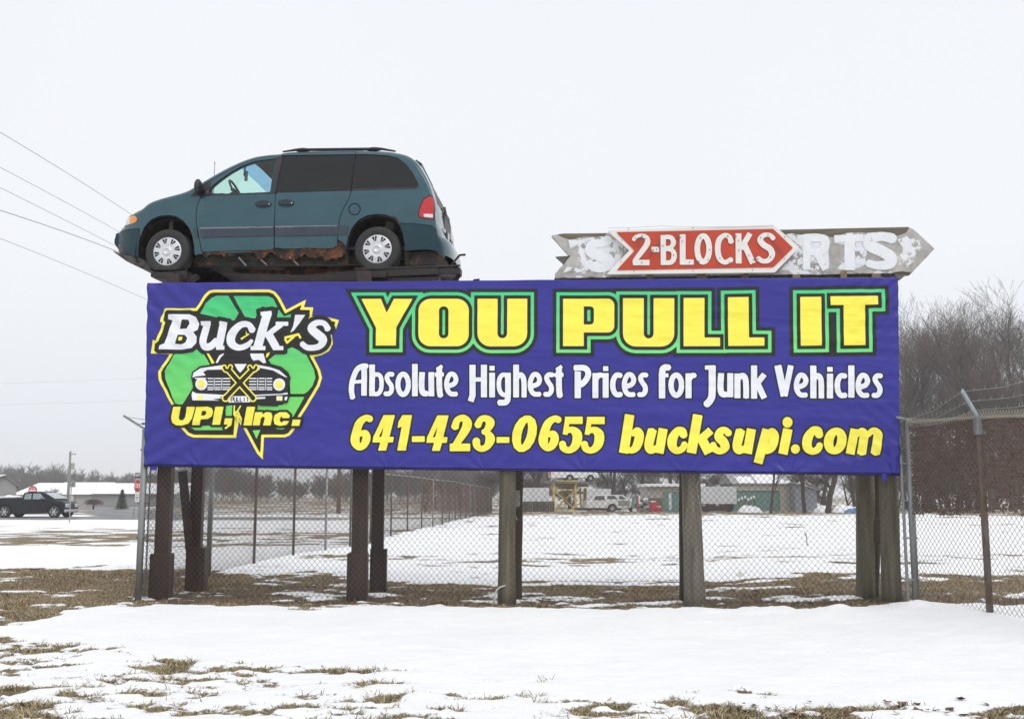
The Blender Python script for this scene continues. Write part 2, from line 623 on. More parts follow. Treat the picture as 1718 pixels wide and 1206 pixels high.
def foot(px, py):
    """the ground point that a photographed foot stands on"""
    Y = 40.0
    d = ray(px, py)
    Y = CAMH * d[1] / -d[2]
    for _ in range(12):
        p = _C + d * (Y / d[1])
        z = float(gz_base(p[0], Y))
        Y = (z - CAMH) * d[1] / d[2]
    p = _C + d * (Y / d[1])
    return np.array([p[0], Y, gz(p[0], Y)])

def graded(lo, hi, d0, d1, step, ratio, far):
    core = list(np.arange(d0, d1 + 1e-9, step))
    up, s, v = [], step, d1
    while v < hi:
        s *= ratio
        v += s
        up.append(v)
    dn, s, v = [], step, d0
    while v > lo:
        s *= ratio
        v -= s
        dn.append(v)
    return np.array(dn[::-1] + core + up)
def mud_mask(x, y):
    x, y = np.asarray(x, float), np.asarray(y, float)
    t = y - bank_edge(x)
    return np.clip(sstep(0.10, 0.45, t) * (1 - sstep(1.5, 2.6, t + 1.2 * fbm(x * 0.8, y * 1.2, 96, 3))) * sstep(-5.6, -4.6, x) * (0.75 + 0.9 * fbm(x * 2.2, y * 3, 95, 3)), 0, 1)
def build_ground():
    xs = graded(-900, 900, -7.5, 7.5, 0.045, 1.055, 0)
    ys = graded(-60, 1500, 6.2, 13.6, 0.045, 1.028, 0)
    X, Y = np.meshgrid(xs, ys, indexing='ij')
    Z = ground_z(X, Y)
    S = snow_field(X, Y)
    n, m = X.shape
    P = np.stack([X, Y, Z], -1).reshape(-1, 3)
    i = np.arange(n * m).reshape(n, m)
    q = np.stack([i[:-1, :-1], i[1:, :-1], i[1:, 1:], i[:-1, 1:]], -1).reshape(-1, 4)
    o = mesh_obj("ground", P, q, ground_material(), smooth=True)
    o["kind"] = "structure"
    for nm, A in (("snow", S), ("road", road_mask(X, Y)), ("mud", mud_mask(X, Y))):
        at_ = o.data.attributes.new(nm, 'FLOAT', 'POINT')
        at_.data.foreach_set("value", A.astype(np.float32).ravel())
    return o
def ground_material():
    m = bpy.data.materials.new("snowy_turf")
    m.use_nodes = True
    n, l = m.node_tree.nodes, m.node_tree.links
    b = n["Principled BSDF"]
    tcn = n.new("ShaderNodeTexCoord")
    def noise(scale, detail=6, rough=0.6, stretch=None):
        t = n.new("ShaderNodeTexNoise")
        t.inputs["Scale"].default_value = scale
        t.inputs["Detail"].default_value = detail
        t.inputs["Roughness"].default_value = rough
        if stretch:
            mp = n.new("ShaderNodeMapping")
            mp.inputs["Scale"].default_value = stretch
            l.new(tcn.outputs["Object"], mp.inputs[0])
            l.new(mp.outputs[0], t.inputs["Vector"])
        else:
            l.new(tcn.outputs["Object"], t.inputs["Vector"])
        return t.outputs[0]
    def mathn(op, a, b_=None, c=None):
        k = n.new("ShaderNodeMath")
        k.operation = op
        for i, v in enumerate((a, b_, c)):
            if v is None:
                continue
            if isinstance(v, (int, float)):
                k.inputs[i].default_value = v
            else:
                l.new(v, k.inputs[i])
        return k.outputs[0]
    def rng(v, a, b_, lo=0.0, hi=1.0):
        k = n.new("ShaderNodeMapRange")
        k.interpolation_type = 'SMOOTHSTEP'
        for nm, x in (("From Min", a), ("From Max", b_), ("To Min", lo), ("To Max", hi)):
            k.inputs[nm].default_value = x
        l.new(v, k.inputs[0])
        return k.outputs[0]
    def mixc(f, a, b_):
        k = n.new("ShaderNodeMixRGB")
        l.new(f, k.inputs[0])
        for i, v in ((1, a), (2, b_)):
            if isinstance(v, tuple):
                k.inputs[i].default_value = v
            else:
                l.new(v, k.inputs[i])
        return k.outputs[0]
    a1 = n.new("ShaderNodeAttribute"); a1.attribute_name = "snow"
    a2 = n.new("ShaderNodeAttribute"); a2.attribute_name = "road"
    a3 = n.new("ShaderNodeAttribute"); a3.attribute_name = "mud"
    fine = noise(9.0, 8, 0.7)
    vfine = noise(45.0, 5, 0.7)
    s = mathn('ADD', a1.outputs["Fac"], mathn('MULTIPLY', mathn('SUBTRACT', fine, 0.5), 0.75))
    s = mathn('ADD', s, mathn('MULTIPLY', mathn('SUBTRACT', vfine, 0.5), 0.45))
    sf = rng(s, -0.05, 0.09)
    g1 = mixc(rng(noise(1.3, 5), 0.38, 0.62), (0.150, 0.122, 0.060, 1), (0.235, 0.165, 0.090, 1))
    g2 = mixc(rng(noise(60, 4, 0.7, (1, 1, 1)), 0.35, 0.65), (0.060, 0.048, 0.028, 1), (0.42, 0.33, 0.20, 1))
    g = mixc(n.new("ShaderNodeValue").outputs[0], g1, g2)
    n[g.node.name].inputs[0].default_value = 0.5
    for lk in list(g.node.inputs[0].links):
        l.remove(lk)
    g.node.inputs[0].default_value = 0.5
    g = mixc(rng(noise(0.7, 4, 0.6), 0.52, 0.66), g, (0.105, 0.080, 0.058, 1))
    g = mixc(mathn('MULTIPLY', a3.outputs["Fac"], 0.85), g, mixc(rng(noise(30, 5, 0.7), 0.4, 0.65), (0.040, 0.028, 0.022, 1), (0.105, 0.068, 0.045, 1)))
    snowc = mixc(rng(noise(0.8, 6, 0.65), 0.35, 0.7), (0.88, 0.885, 0.90, 1), (0.93, 0.933, 0.94, 1))
    snowc = mixc(rng(noise(16, 7, 0.8), 0.62, 0.80), snowc, (0.60, 0.55, 0.47, 1))
    c = mixc(sf, g, snowc)
    asphalt = mixc(rng(noise(2.0, 6, 0.7, (0.25, 1.5, 1)), 0.42, 0.66), (0.13, 0.13, 0.135, 1), (0.42, 0.42, 0.43, 1))
    c = mixc(rng(a2.outputs["Fac"], 0.35, 0.65), c, asphalt)
    l.new(c, b.inputs["Base Color"])
    b.inputs["Roughness"].default_value = 0.75
    b.inputs["Specular IOR Level"].default_value = 0.2
    bp = n.new("ShaderNodeBump")
    bp.inputs["Strength"].default_value = 0.55
    bp.inputs["Distance"].default_value = 0.03
    h = mathn('ADD', mathn('ADD', mathn('MULTIPLY', noise(22, 6, 0.7), 0.9), mathn('MULTIPLY', noise(5, 4, 0.6, (1, 1.6, 1)), 1.4)), mathn('MULTIPLY', sf, 0.7))
    l.new(h, bp.inputs["Height"])
    l.new(bp.outputs[0], b.inputs["Normal"])
    return m
build_ground()

def build_grass():
    rng = np.random.default_rng(5)
    mats = [M("dry_grass_tan", (0.50, 0.40, 0.25), 0.8, var=0.25), M("olive_grass", (0.255, 0.235, 0.125), 0.8, var=0.25),
            M("rust_brown_grass", (0.26, 0.155, 0.08), 0.8, var=0.25), M("dark_dead_grass", (0.15, 0.12, 0.08), 0.8, var=0.25)]
    regions = [(-7.0, 6.0, 6.3, 11.5, 330000, 0.062, (0.40, 0.44, 0.06, 0.10), 0.05),
               (-9.0, 7.5, 11.2, 13.6, 80000, 0.055, (0.30, 0.36, 0.22, 0.12), 0.0),
               (-10.0, 8.0, 13.6, 21.0, 110000, 0.055, (0.24, 0.24, 0.36, 0.16), -0.02)]
    VV, FF, MI, base = [], [], [], 0
    for (x0, x1, y0, y1, N, L, pm, thr) in regions:
        x, y = rng.uniform(x0, x1, N), rng.uniform(y0, y1, N)
        keep = np.abs(x) < y * 0.62 + 1.0
        x, y = x[keep], y[keep]
        s = snow_field(x, y) + 0.42 * fbm(x * 9, y * 9, 91, 2)
        p = np.clip((thr - s) * 4 + 0.06, 0, 1)
        keep = rng.random(len(x)) < p * (1 - 0.6 * mud_mask(x, y))
        x, y = x[keep], y[keep]
        z = ground_z(x, y)
        k = len(x)
        clump = 0.55 + 1.3 * np.clip(fbm(x * 4, y * 4, 92, 2) + 0.4, 0, 1)
        Lb = L * rng.uniform(0.4, 1.25, k) * clump
        az = rng.uniform(0, 2 * np.pi, k)
        lean = rng.uniform(0.7, 1.48, k)
        dx, dy = np.cos(az) * np.sin(lean), np.sin(az) * np.sin(lean)
        dz = np.cos(lean)
        w = rng.uniform(0.0022, 0.0042, k) * (1 + 0.05 * (y - 6))
        ang = rng.uniform(0, np.pi, k)
        wx, wy = np.cos(ang) * w, np.sin(ang) * w
        p0 = np.stack([x - wx, y - wy, z - 0.01], 1)
        p1 = np.stack([x + wx, y + wy, z - 0.01], 1)
        mx_, my_, mz_ = x + dx * Lb * 0.55, y + dy * Lb * 0.55, z + dz * Lb * 0.62
        p2 = np.stack([mx_ - wx * 0.8, my_ - wy * 0.8, mz_], 1)
        p3 = np.stack([mx_ + wx * 0.8, my_ + wy * 0.8, mz_], 1)
        p4 = np.stack([x + dx * Lb * 1.15, y + dy * Lb * 1.15, z + dz * Lb * 0.80], 1)
        V = np.stack([p0, p1, p2, p3, p4], 1).reshape(-1, 3)
        b = base + np.arange(k) * 5
        F = np.concatenate([np.stack([b, b + 1, b + 3], 1), np.stack([b, b + 3, b + 2], 1), np.stack([b + 2, b + 3, b + 4], 1)])
        mi = rng.choice(4, k, p=pm)
        mm_ = mud_mask(x, y)
        mi = np.where(rng.random(k) < mm_ * 0.8, np.where(rng.random(k) < 0.5, 3, 2), mi)
        VV.append(V); FF.append(F); MI.append(np.concatenate([mi, mi, mi]))
        base += len(V)
    o = mesh_obj("grass", np.vstack(VV), np.vstack(FF), mats, midx=np.concatenate(MI))
    o["kind"] = "stuff"
    tag(o, "dry olive and tan grass blades poking through the snow", "grass")
    # fallen leaves in the turf at the lower right and along the strip
    mb = MB()
    for i in range(420):
        if i < 190:
            x, y = rng.normal(2.6, 0.75), rng.normal(7.15, 0.22)
        else:
            x, y = rng.uniform(-4.8, 5), rng.uniform(12.9, 16)
        if snow_field(np.array([x]), np.array([y]))[0] > 0.22 and rng.random() < 0.9:
            continue
        z = gz(x, y) + 0.012
        r, a, t = rng.uniform(0.014, 0.03), rng.uniform(0, 6.28), rng.uniform(-0.5, 0.5)
        P = [(x + r * math.cos(a + q) * (1.5 if j % 2 else 0.75), y + r * math.sin(a + q) * (1.5 if j % 2 else 0.75), z + t * r * math.cos(q) + 0.006 * (j % 2)) for j, q in enumerate(np.arange(6) * math.pi / 3)]
        mb.add(P, [tuple(range(6))])
    lv = mb.build("fallen_leaves", M("dead_leaf", (0.12, 0.055, 0.03), 0.7, var=0.4, vscale=9))
    lv["kind"] = "stuff"
    tag(lv, "small brown dead leaves scattered in the turf", "leaves")
build_grass()
# ================================================================== the banner: 32 ft x 8 ft, hung a touch out of level
BW, BH = 9.75, 2.443
_bl, _br = 13.877, 12.827
B_TL, B_TR, B_BL, B_BR = at(248, 475, _bl), at(1507, 465, _br), at(242, 779, _bl), at(1510, 794, _br)
_e = (B_TR - B_TL)
B_N = np.array([_e[1], -_e[0], 0.0]); B_N /= np.linalg.norm(B_N)      # towards the road
def _homography(src, dst):
    A, b = [], []
    for (x, y), (u, v) in zip(src, dst):
        A += [[x, y, 1, 0, 0, 0, -u * x, -u * y], [0, 0, 0, x, y, 1, -v * x, -v * y]]
        b += [u, v]
    return np.append(np.linalg.solve(np.array(A, float), np.array(b, float)), 1).reshape(3, 3)
B_H = _homography([(248, 475), (1507, 465), (1510, 794), (242, 779)], [(0, 0), (BW, 0), (BW, BH), (0, BH)])
def buv(px, py):
    q = B_H @ np.array([px, py, 1.0])
    return q[:2] / q[2]
def wrinkle(u, v):
    """gentle sag folds: long diagonal creases at the corners, catenary ripples between the ties"""
    w = 0.020 * fbm(u * 0.55, v * 1.3, 201, 3)
    w = w + 0.016 * fbm(u * 1.7 + v * 0.6, v * 6.5 - u * 0.35, 202, 3) + 0.010 * np.abs(fbm(u * 2.1 - v * 2.4, v * 2.6 + u * 0.9, 206, 3)) + 0.009 * np.abs(fbm(u * 1.3 + v * 2.9, v * 2.0 - u * 1.1, 207, 3))
    du, dv = u, BH - v
    c = np.exp(-np.hypot(u, v - BH) / 0.75)
    w = w + 0.018 * c * np.sin(26 * (v + 0.55 * u) + 3 * fbm(u * 2, v * 2, 203, 2))
    c = np.exp(-np.hypot(u, v) / 0.8)
    w = w + 0.017 * c * np.sin(23 * (v - 0.9 * u) + 3 * fbm(u * 2, v * 2, 204, 2))
    for (cx, cy, sg) in ((BW, 0, 1), (BW, BH, -1)):
        c = np.exp(-np.hypot(u - cx, v - cy) / 0.45)
        w = w + 0.012 * c * np.sin(34 * (v + sg * 0.9 * u))
    # folds fanning out of the ties along the lower hem
    for k in range(8):
        cx = 0.8 + k * 1.27
        dx, dy = u - cx, BH - v + 0.05
        rr = np.hypot(dx, dy)
        an = np.arctan2(dx, dy)
        w = w + 0.010 * np.exp(-rr / 0.38) * np.sin(11 * an + k)
        w = w + 0.008 * np.exp(-((BH - v) - 0.23 - 0.12 * np.cos((u - cx) * 4.9)) ** 2 / 0.004) * (np.abs(dx) < 0.66)
    return w
def bsurf(u, v, off=0.0):
    u, v = np.asarray(u, float), np.asarray(v, float)
    s, t = (u / BW)[..., None], (v / BH)[..., None]
    P = (B_TL * (1 - s) + B_TR * s) * (1 - t) + (B_BL * (1 - s) + B_BR * s) * t
    return P + B_N * (wrinkle(u, v) + off)[..., None]

def vinyl(name, col, rough=0.26, col_low=None, v0=0.0, v1=1.0, var=0.02):
    """printed vinyl; col_low = the print's second ink, blending down the sign between heights v0 and v1"""
    m = M(name, col, rough, var=var, vscale=1.2, bump=0.22, bscale=5.0, spec=0.36)
    if col_low is not None:
        n, l = m.node_tree.nodes, m.node_tree.links
        t = n.new("ShaderNodeTexCoord"); sp = n.new("ShaderNodeSeparateXYZ")
        l.new(t.outputs["Object"], sp.inputs[0])
        r = n.new("ShaderNodeMapRange")
        r.inputs["From Min"].default_value = v1; r.inputs["From Max"].default_value = v0
        l.new(sp.outputs["Z"], r.inputs[0])
        mx = n.new("ShaderNodeMixRGB")
        l.new(r.outputs[0], mx.inputs[0])
        mx.inputs[1].default_value = c4(col_low); mx.inputs[2].default_value = c4(col)
        l.new(mx.outputs[0], n["Principled BSDF"].inputs["Base Color"])
    return m
VBLUE = vinyl("banner_blue", srgb(53, 51, 143))
VBLACK = vinyl("banner_black_ink", srgb(38, 37, 38))
VYELLOW = vinyl("banner_yellow", srgb(252, 240, 88))
VWHITE = vinyl("banner_white", (0.84, 0.86, 0.90))
ztop = float(B_TL[2] - (B_BL[2] + B_BR[2]) / 2)      # in the banner's own coordinates
VGREEN = vinyl("banner_green", srgb(68, 205, 138), col_low=srgb(118, 226, 132), v0=ztop - 0.15, v1=ztop - 0.95)
VGREEN2 = vinyl("logo_green", srgb(60, 196, 128), col_low=srgb(126, 222, 100), v0=ztop - 0.1, v1=ztop - 2.0)
VPALE = vinyl("logo_lamp_yellow", srgb(250, 246, 150))

banner = thing("banner", "huge blue vinyl banner reading YOU PULL IT with yellow phone number and round car logo", "banner",
               tuple((B_BL + B_BR) / 2), 0.0)
_inv = Matrix.Translation(-banner.location)
BO = np.array(banner.location)
def bs(u, v, off=0.0):
    return bsurf(u, v, off) - BO
# sheet
nu, nv = 600, 160
U, V = np.meshgrid(np.linspace(0, BW, nu), np.linspace(0, BH, nv), indexing='ij')
P = bs(U, V, 0.0)
i = np.arange(nu * nv).reshape(nu, nv)
q = np.stack([i[:-1, :-1], i[:-1, 1:], i[1:, 1:], i[1:, :-1]], -1).reshape(-1, 4)
mesh_obj("sheet", P.reshape(-1, 3), q, VBLUE, banner, smooth=True, solid=0.002)
# sewn hem along the lower edge, turned under
mb = MB()
hm = [tuple(bs(np.array(u), np.array(BH + 0.012), -0.03)) for u in np.linspace(0.0, BW, 90)]
mb.tube(hm, 0.021, 6)
mb.build("hem", vinyl("banner_hem", srgb(40, 38, 84)), banner, smooth=True)
for (px, py, w, h) in ((257, 785, 12, 7), (1484, 800, 7, 12)):
    u, v = buv(px, py)
    c = bs(np.array(u), np.array(v), -0.01)
    mb = MB()
    mb.box(c, (w / 125, 0.006, h / 125), -0.108)
    mb.build("corner_flap", VBLUE, banner)

# ---- lettering, traced in sign coordinates.  E = the 3.656x survey scale from (570, 460)
ES = 3.6559
def E(p, dx=0.0, dy=0.0, o=(570, 460), s=ES):
    u, v = buv(o[0] + (p[0] + dx) / s, o[1] + (p[1] + dy) / s)
    if len(p) > 2:
        return (u, v, p[2] / s * BW / 1262.0)
    return (u, v)
def Es(ps, **k):
    return [E(p, **k) for p in ps]
def arc_pts(cx, cy, rx, ry, a0, a1, n=7):
    return [(cx + rx * math.cos(R_(a)), cy + ry * math.sin(R_(a))) for a in np.linspace(a0, a1, n)]
def rrect(x0, y0, x1, y1, tl=0, tr=0, br=0, bl=0):
    p = []
    p += arc_pts(x0 + tl, y0 + tl, tl, tl, 180, 270) if tl else [(x0, y0)]
    p += arc_pts(x1 - tr, y0 + tr, tr, tr, 270, 360) if tr else [(x1, y0)]
    p += arc_pts(x1 - br, y1 - br, br, br, 0, 90) if br else [(x1, y1)]
    p += arc_pts(x0 + bl, y1 - bl, bl, bl, 90, 180) if bl else [(x0, y1)]
    return p
C5X = 330 * ES
def c5(ps):
    return [(p[0] + C5X,) + tuple(p[1:]) for p in ps]
K6 = ES / (1172 / 340)
def c6(ps):
    return [((p[0]) * K6 + 630 * ES, p[1] * K6) + tuple(p[2:]) for p in ps]
head = Art()
head.poly(Es([(132, 153), (253, 153), (288, 240), (332, 153), (446, 153), (347, 332), (347, 443), (223, 443), (223, 332)]))
head.poly(Es(rrect(483, 153, 792, 447, 74, 74, 74, 74)), [Es(rrect(609, 200, 667, 398, 28, 28, 28, 28))])
def u_glyph(x0, x1, s0, s1, top, bot, sb):
    p = [(x0, top), (s0, top)] + [(x, y) for x, y in reversed(arc_pts((s0 + s1) / 2, sb - 29, (s1 - s0) / 2, 29, 0, 180, 9))] + [(s1, top), (x1, top)]
    p += arc_pts(x1 - 80, bot - 80, 80, 80, 0, 90) + arc_pts(x0 + 80, bot - 80, 80, 80, 90, 180)
    return p
head.poly(Es(u_glyph(845, 1150, 968, 1027, 153, 448, 398)))
head.poly(Es(c5([(163, 153)] + arc_pts(437, 193, 40, 40, 270, 360) + arc_pts(437, 322, 40, 40, 0, 90) + [(290, 362), (290, 446), (163, 446)])),
          [Es(c5(rrect(290, 200, 352, 313, 0, 22, 22, 0)))])
head.poly(Es(c5(u_glyph(530, 845, 658, 718, 150, 448, 398))))
head.poly(Es(c5([(902, 148), (1030, 148), (1030, 393), (1126, 393), (1126, 446), (902, 446)])))
head.poly(Es(c6([(72, 136), (192, 134), (195, 370), (284, 370), (284, 418), (75, 419)])))
head.poly(Es(c6([(490, 134), (612, 133), (616, 416), (494, 418)])))
head.poly(Es(c6([(665, 130), (940, 128), (941, 178), (865, 180), (868, 414), (744, 416), (741, 181), (666, 182)])))
px2m = BW / 1262.0 / ES
full = Art()            # the same letters with the slots of both Us closed, for the wide outlines
for kind, p, holes in head.items:
    full.items.append((kind, p, holes))
u_full = lambda x0, x1, top, bot: [(x0, top), (x1, top)] + arc_pts(x1 - 80, bot - 80, 80, 80, 0, 90) + arc_pts(x0 + 80, bot - 80, 80, 80, 90, 180)
full.items[2] = ('p', np.array(Es(u_full(845, 1150, 153, 448))), [])
full.items[4] = ('p', np.array(Es(c5(u_full(530, 845, 150, 448)))), [])
layers("headline_lettering", [(full, 63 * px2m, 0.002, 0, True), (full, 41 * px2m, 0.004, 1, True), (head, 21 * px2m, 0.006, 0, True), (head, 0, 0.008, 2, True)],
       bs, [VBLACK, VGREEN, VYELLOW], banner)

# slogan ------------------------------------------------------------
slog = Art()
def sk(pts, w, dx=0, dy=0, smooth=True, closed=False, conv=None):
    pts = [tuple(p) + ((w,) if len(p) == 2 else ()) for p in pts]
    if conv:
        pts = conv(pts)
    if smooth:
        pts = [tuple(p) for p in smooth_pts(pts, closed, 5)]
    return [E(p, dx=dx, dy=dy) for p in pts]
def GL(art, x, y, strokes):
    for st in strokes:
        w, pts = st[0], st[1]
        sm = len(st) < 3 or st[2] != 'L'
        art.stroke(sk(pts, w, x, y, sm and len(pts) > 2, len(st) > 3))
def ell(cx, cy, rx, ry, n=12):
    return [(cx + rx * math.cos(2 * math.pi * k / n), cy + ry * math.sin(2 * math.pi * k / n)) for k in range(n)]
g_b = [(34, [(17, 560), (17, 752)]), (26, [(22, 622), (57, 622), (73, 650), (73, 705), (55, 738), (17, 738)])]
g_s = [(28, [(50, 620), (26, 619), (13, 637), (22, 662), (40, 688), (42, 716), (28, 737), (2, 738)])]
g_o = [(30, ell(47, 680, 32, 62), '', 'c')]
g_l = [(34, [(17, 556), (17, 752)])]
g_u = [(34, [(22, 606), (18, 690), (26, 730), (50, 737)]), (34, [(78, 606), (78, 752)])]
g_t = [(34, [(27, 575), (27, 700), (33, 752)]), (24, [(0, 621), (54, 619)]), (20, [(12, 590), (44, 566)], 'L')]
g_e = [(28, [(18, 692), (60, 676), (72, 648), (58, 620), (34, 620), (16, 660), (17, 705), (38, 736), (76, 738)])]
g_i = [(34, [(17, 608), (17, 757)]), (30, [(17, 566), (17, 594)])]
g_g = [(26, [(68, 622), (34, 622), (16, 655), (18, 710), (38, 740), (68, 742)]), (34, [(70, 608), (70, 740), (60, 785), (12, 790)])]
g_h = [(34, [(17, 558), (17, 757)]), (30, [(24, 632), (46, 620), (62, 640), (66, 690), (66, 757)])]
g_H = [(36, [(18, 560), (18, 745), (6, 782)], 'L'), (36, [(88, 560), (88, 757)]), (24, [(24, 650), (88, 648)])]
g_A = [(32, [(22, 768), (14, 715), (20, 655), (44, 595), (76, 572), (108, 570)]), (34, [(91, 560), (91, 750)]), (20, [(20, 668), (91, 662)])]
g_P = [(36, [(20, 600), (20, 760)]), (34, [(-2, 577), (62, 577), (84, 606), (76, 640), (50, 672), (30, 680)])]
g_r = [(34, [(17, 608), (17, 759)]), (30, [(24, 640), (36, 622), (54, 620)])]
g_c = [(30, [(64, 622), (36, 621), (17, 655), (17, 705), (36, 738), (66, 738)])]
g_f = [(36, [(20, 760), (20, 610), (32, 574), (62, 572)]), (22, [(0, 621), (58, 620)])]
g_J = [(24, [(2, 572), (60, 570)]), (40, [(46, 560), (46, 720), (36, 768), (10, 798)])]
g_n = [(34, [(17, 608), (17, 758)]), (32, [(24, 634), (50, 620), (66, 640), (70, 690), (70, 758)])]
g_k = [(34, [(17, 558), (17, 760)]), (32, [(80, 612), (30, 676)], 'L'), (34, [(34, 660), (80, 758)], 'L')]
g_V = [(40, [(20, 558), (60, 745)], 'L'), (32, [(100, 558), (62, 745)], 'L'), (38, [(40, 700), (78, 700)])]
seq = [(g_A, 60), (g_b, 183), (g_s, 277), (g_o, 343), (g_l, 445), (g_u, 485), (g_t, 585), (g_e, 642),
       (g_H, 797), (g_i, 918), (g_g, 962), (g_h, 1065), (g_e, 1154), (g_s, 1256), (g_t, 1318),
       (g_P, 1440), (g_r, 1551), (g_i, 1614), (g_c, 1660), (g_e, 1731), (g_s, 1832),
       (g_f, 1957), (g_o, 2017), (g_r, 2122), (g_J, 2238), (g_u, 2317), (g_n, 2422), (g_k, 2524),
       (g_V, 2666), (g_e, 2786), (g_h, 2887), (g_i, 2989), (g_c, 3036), (g_l, 3120), (g_e, 3164), (g_s, 3270)]
for g, x in seq:
    GL(slog, x, (x - 60) * 10 / 3200.0 - 1, g)
layers("slogan_lettering", [(slog, 9 * px2m, 0.002, 0, False), (slog, 0.8 * px2m, 0.004, 1, False)], bs, [VBLACK, VWHITE], banner, res=0.007)

# telephone number and web address -----------------------------------
d_6 = [(0, [(190, 892, 40), (162, 884, 36), (122, 915, 46), (98, 985, 54), (96, 1030, 54), (118, 1062, 36), (148, 1048, 44), (164, 1008, 50), (155, 976, 38), (122, 984, 26)])]
d_4p = ([(270, 868), (338, 868), (304, 1000), (331, 1000), (326, 1032), (297, 1032), (284, 1081), (237, 1081), (250, 1032), (203, 1032), (206, 1000)], [(274, 925), (238, 1000), (256, 1000)])
d_1p = [(386, 868), (443, 868), (406, 1081), (354, 1081), (381, 935), (356, 945), (361, 908)]
d_2 = [(0, [(706, 945, 46), (722, 898, 38), (760, 885, 38), (783, 918, 56), (765, 968, 50), (722, 1032, 40), (702, 1062, 40)]), (44, [(676, 1063), (800, 1063)])]
d_3 = [(0, [(845, 932, 42), (866, 892, 36), (898, 886, 38), (924, 912, 52), (904, 955, 36), (880, 968, 26)]), (0, [(880, 968, 26), (905, 975, 36), (924, 1010, 56), (904, 1055, 40), (868, 1070, 34), (842, 1050, 42), (838, 1018, 46)])]
d_5 = [(42, [(176, 899), (283, 899)]), (28, [(192, 885), (176, 985)], 'L'), (0, [(176, 972, 22), (215, 956, 36), (250, 985, 56), (243, 1046, 52), (205, 1080, 36), (168, 1068, 40), (160, 1038, 40)])]
d_0 = [(0, [(1150, 884, 36), (1182, 915, 48), (1180, 975, 56), (1160, 1040, 54), (1122, 1076, 36), (1092, 1046, 48), (1092, 985, 56), (1112, 920, 52)], '', 'c')]
def slant_o(cx, cy, rx, ry, w0, w1, sl, n=14):
    out = []
    for k in range(n):
        a = 2 * math.pi * k / n
        y = ry * math.sin(a)
        out.append((cx + rx * math.cos(a) - sl * y, cy + y, w0 + (w1 - w0) * abs(math.cos(a))))
    return out
phone = Art()
GL(phone, 0, 0, d_6)
phone.poly(Es(d_4p[0]), [Es(d_4p[1])])
phone.poly(Es(d_1p))
phone.stroke(Es([(444, 1013, 33), (520, 1012, 33)]))
phone.poly(Es(d_4p[0], dx=330, dy=2), [Es(d_4p[1], dx=330, dy=2)])
GL(phone, 0, 0, d_2)
GL(phone, 0, 2, d_3)
phone.stroke(Es([(964, 1018, 33), (1040, 1018, 33)]))
phone.stroke(Es(slant_o(1134, 980, 46, 92, 34, 54, 0.20)), True)
GL(phone, 1155, 5, d_6)
GL(phone, C5X, 0, d_5)
GL(phone, C5X + 135, 1, d_5)
layers("phone_lettering", [(phone, 11 * px2m, 0.002, 0, False), (phone, 1 * px2m, 0.004, 1, False)], bs, [VBLACK, VYELLOW], banner, res=0.007)
web = Art()
w_b = [(55, [(572, 866), (536, 1097)]), (0, [(588, 985, 30), (618, 962, 38), (632, 992, 52), (616, 1055, 50), (585, 1082, 34), (560, 1074, 30)])]
w_u = [(0, [(712, 955, 52), (690, 1045, 52), (700, 1080, 42), (740, 1068, 36)]), (52, [(778, 950), (752, 1098)])]
w_c = [(0, [(902, 992, 46), (898, 962, 36), (866, 962, 40), (836, 1008, 54), (834, 1056, 50), (860, 1084, 36), (896, 1070, 38), (910, 1040, 34)])]
w_k = [(55, [(990, 866), (950, 1097)]), (44, [(1070, 960), (1000, 1020)], 'L'), (54, [(1012, 1008), (1058, 1098)], 'L')]
w_s = [(0, [(1180, 980, 42), (1158, 958, 34), (1130, 966, 42), (1118, 1000, 50), (1146, 1030, 52), (1156, 1064, 48), (1124, 1086, 36), (1088, 1068, 40), (1084, 1044, 34)])]
GL(web, C5X, 0, w_b); GL(web, C5X, 0, w_u); GL(web, C5X, 0, w_c); GL(web, C5X, 0, w_k); GL(web, C5X, 0, w_s)
GL(web, 2415 - 668, 2, w_u)
def c6s(strokes):
    for st in strokes:
        pts = [tuple(p) + ((st[0],) if len(p) == 2 else ()) for p in st[1]]
        pts = c6(pts)
        if len(pts) > 2:
            pts = [tuple(p) for p in smooth_pts(pts, len(st) > 3, 5)]
        web.stroke([E((p[0], p[1], p[2] * K6)) for p in pts], len(st) > 3)
c6s([(48, [(298, 900), (247, 1092)]), (0, [(300, 935, 28), (325, 912, 36), (342, 940, 48), (326, 1000, 46), (298, 1022, 34), (278, 1016, 30)])])
c6s([(50, [(420, 898), (391, 1040)])])
web.poly(Es(c6(ell(417, 860, 28, 30, 16))))
web.poly(Es(c6(ell(463, 1012, 25, 26, 16))))
c6s([(0, [(600, 935, 44), (597, 905, 34), (566, 905, 38), (535, 950, 50), (532, 1000, 48), (558, 1026, 34), (592, 1014, 36), (606, 986, 32)])])
c6s([(0, slant_o(694, 966, 38, 57, 32, 50, 0.12), '', 'c')])
c6s([(46, [(808, 898), (780, 1040)]), (0, [(815, 935, 24), (845, 910, 34), (862, 925, 42), (858, 960, 46), (846, 1040, 46)]), (0, [(878, 935, 24), (912, 908, 34), (940, 925, 44), (938, 960, 48), (925, 1040, 48)])])
layers("web_address_lettering", [(web, 11 * px2m, 0.002, 0, False), (web, 1 * px2m, 0.004, 1, False)], bs, [VBLACK, VYELLOW], banner, res=0.007)

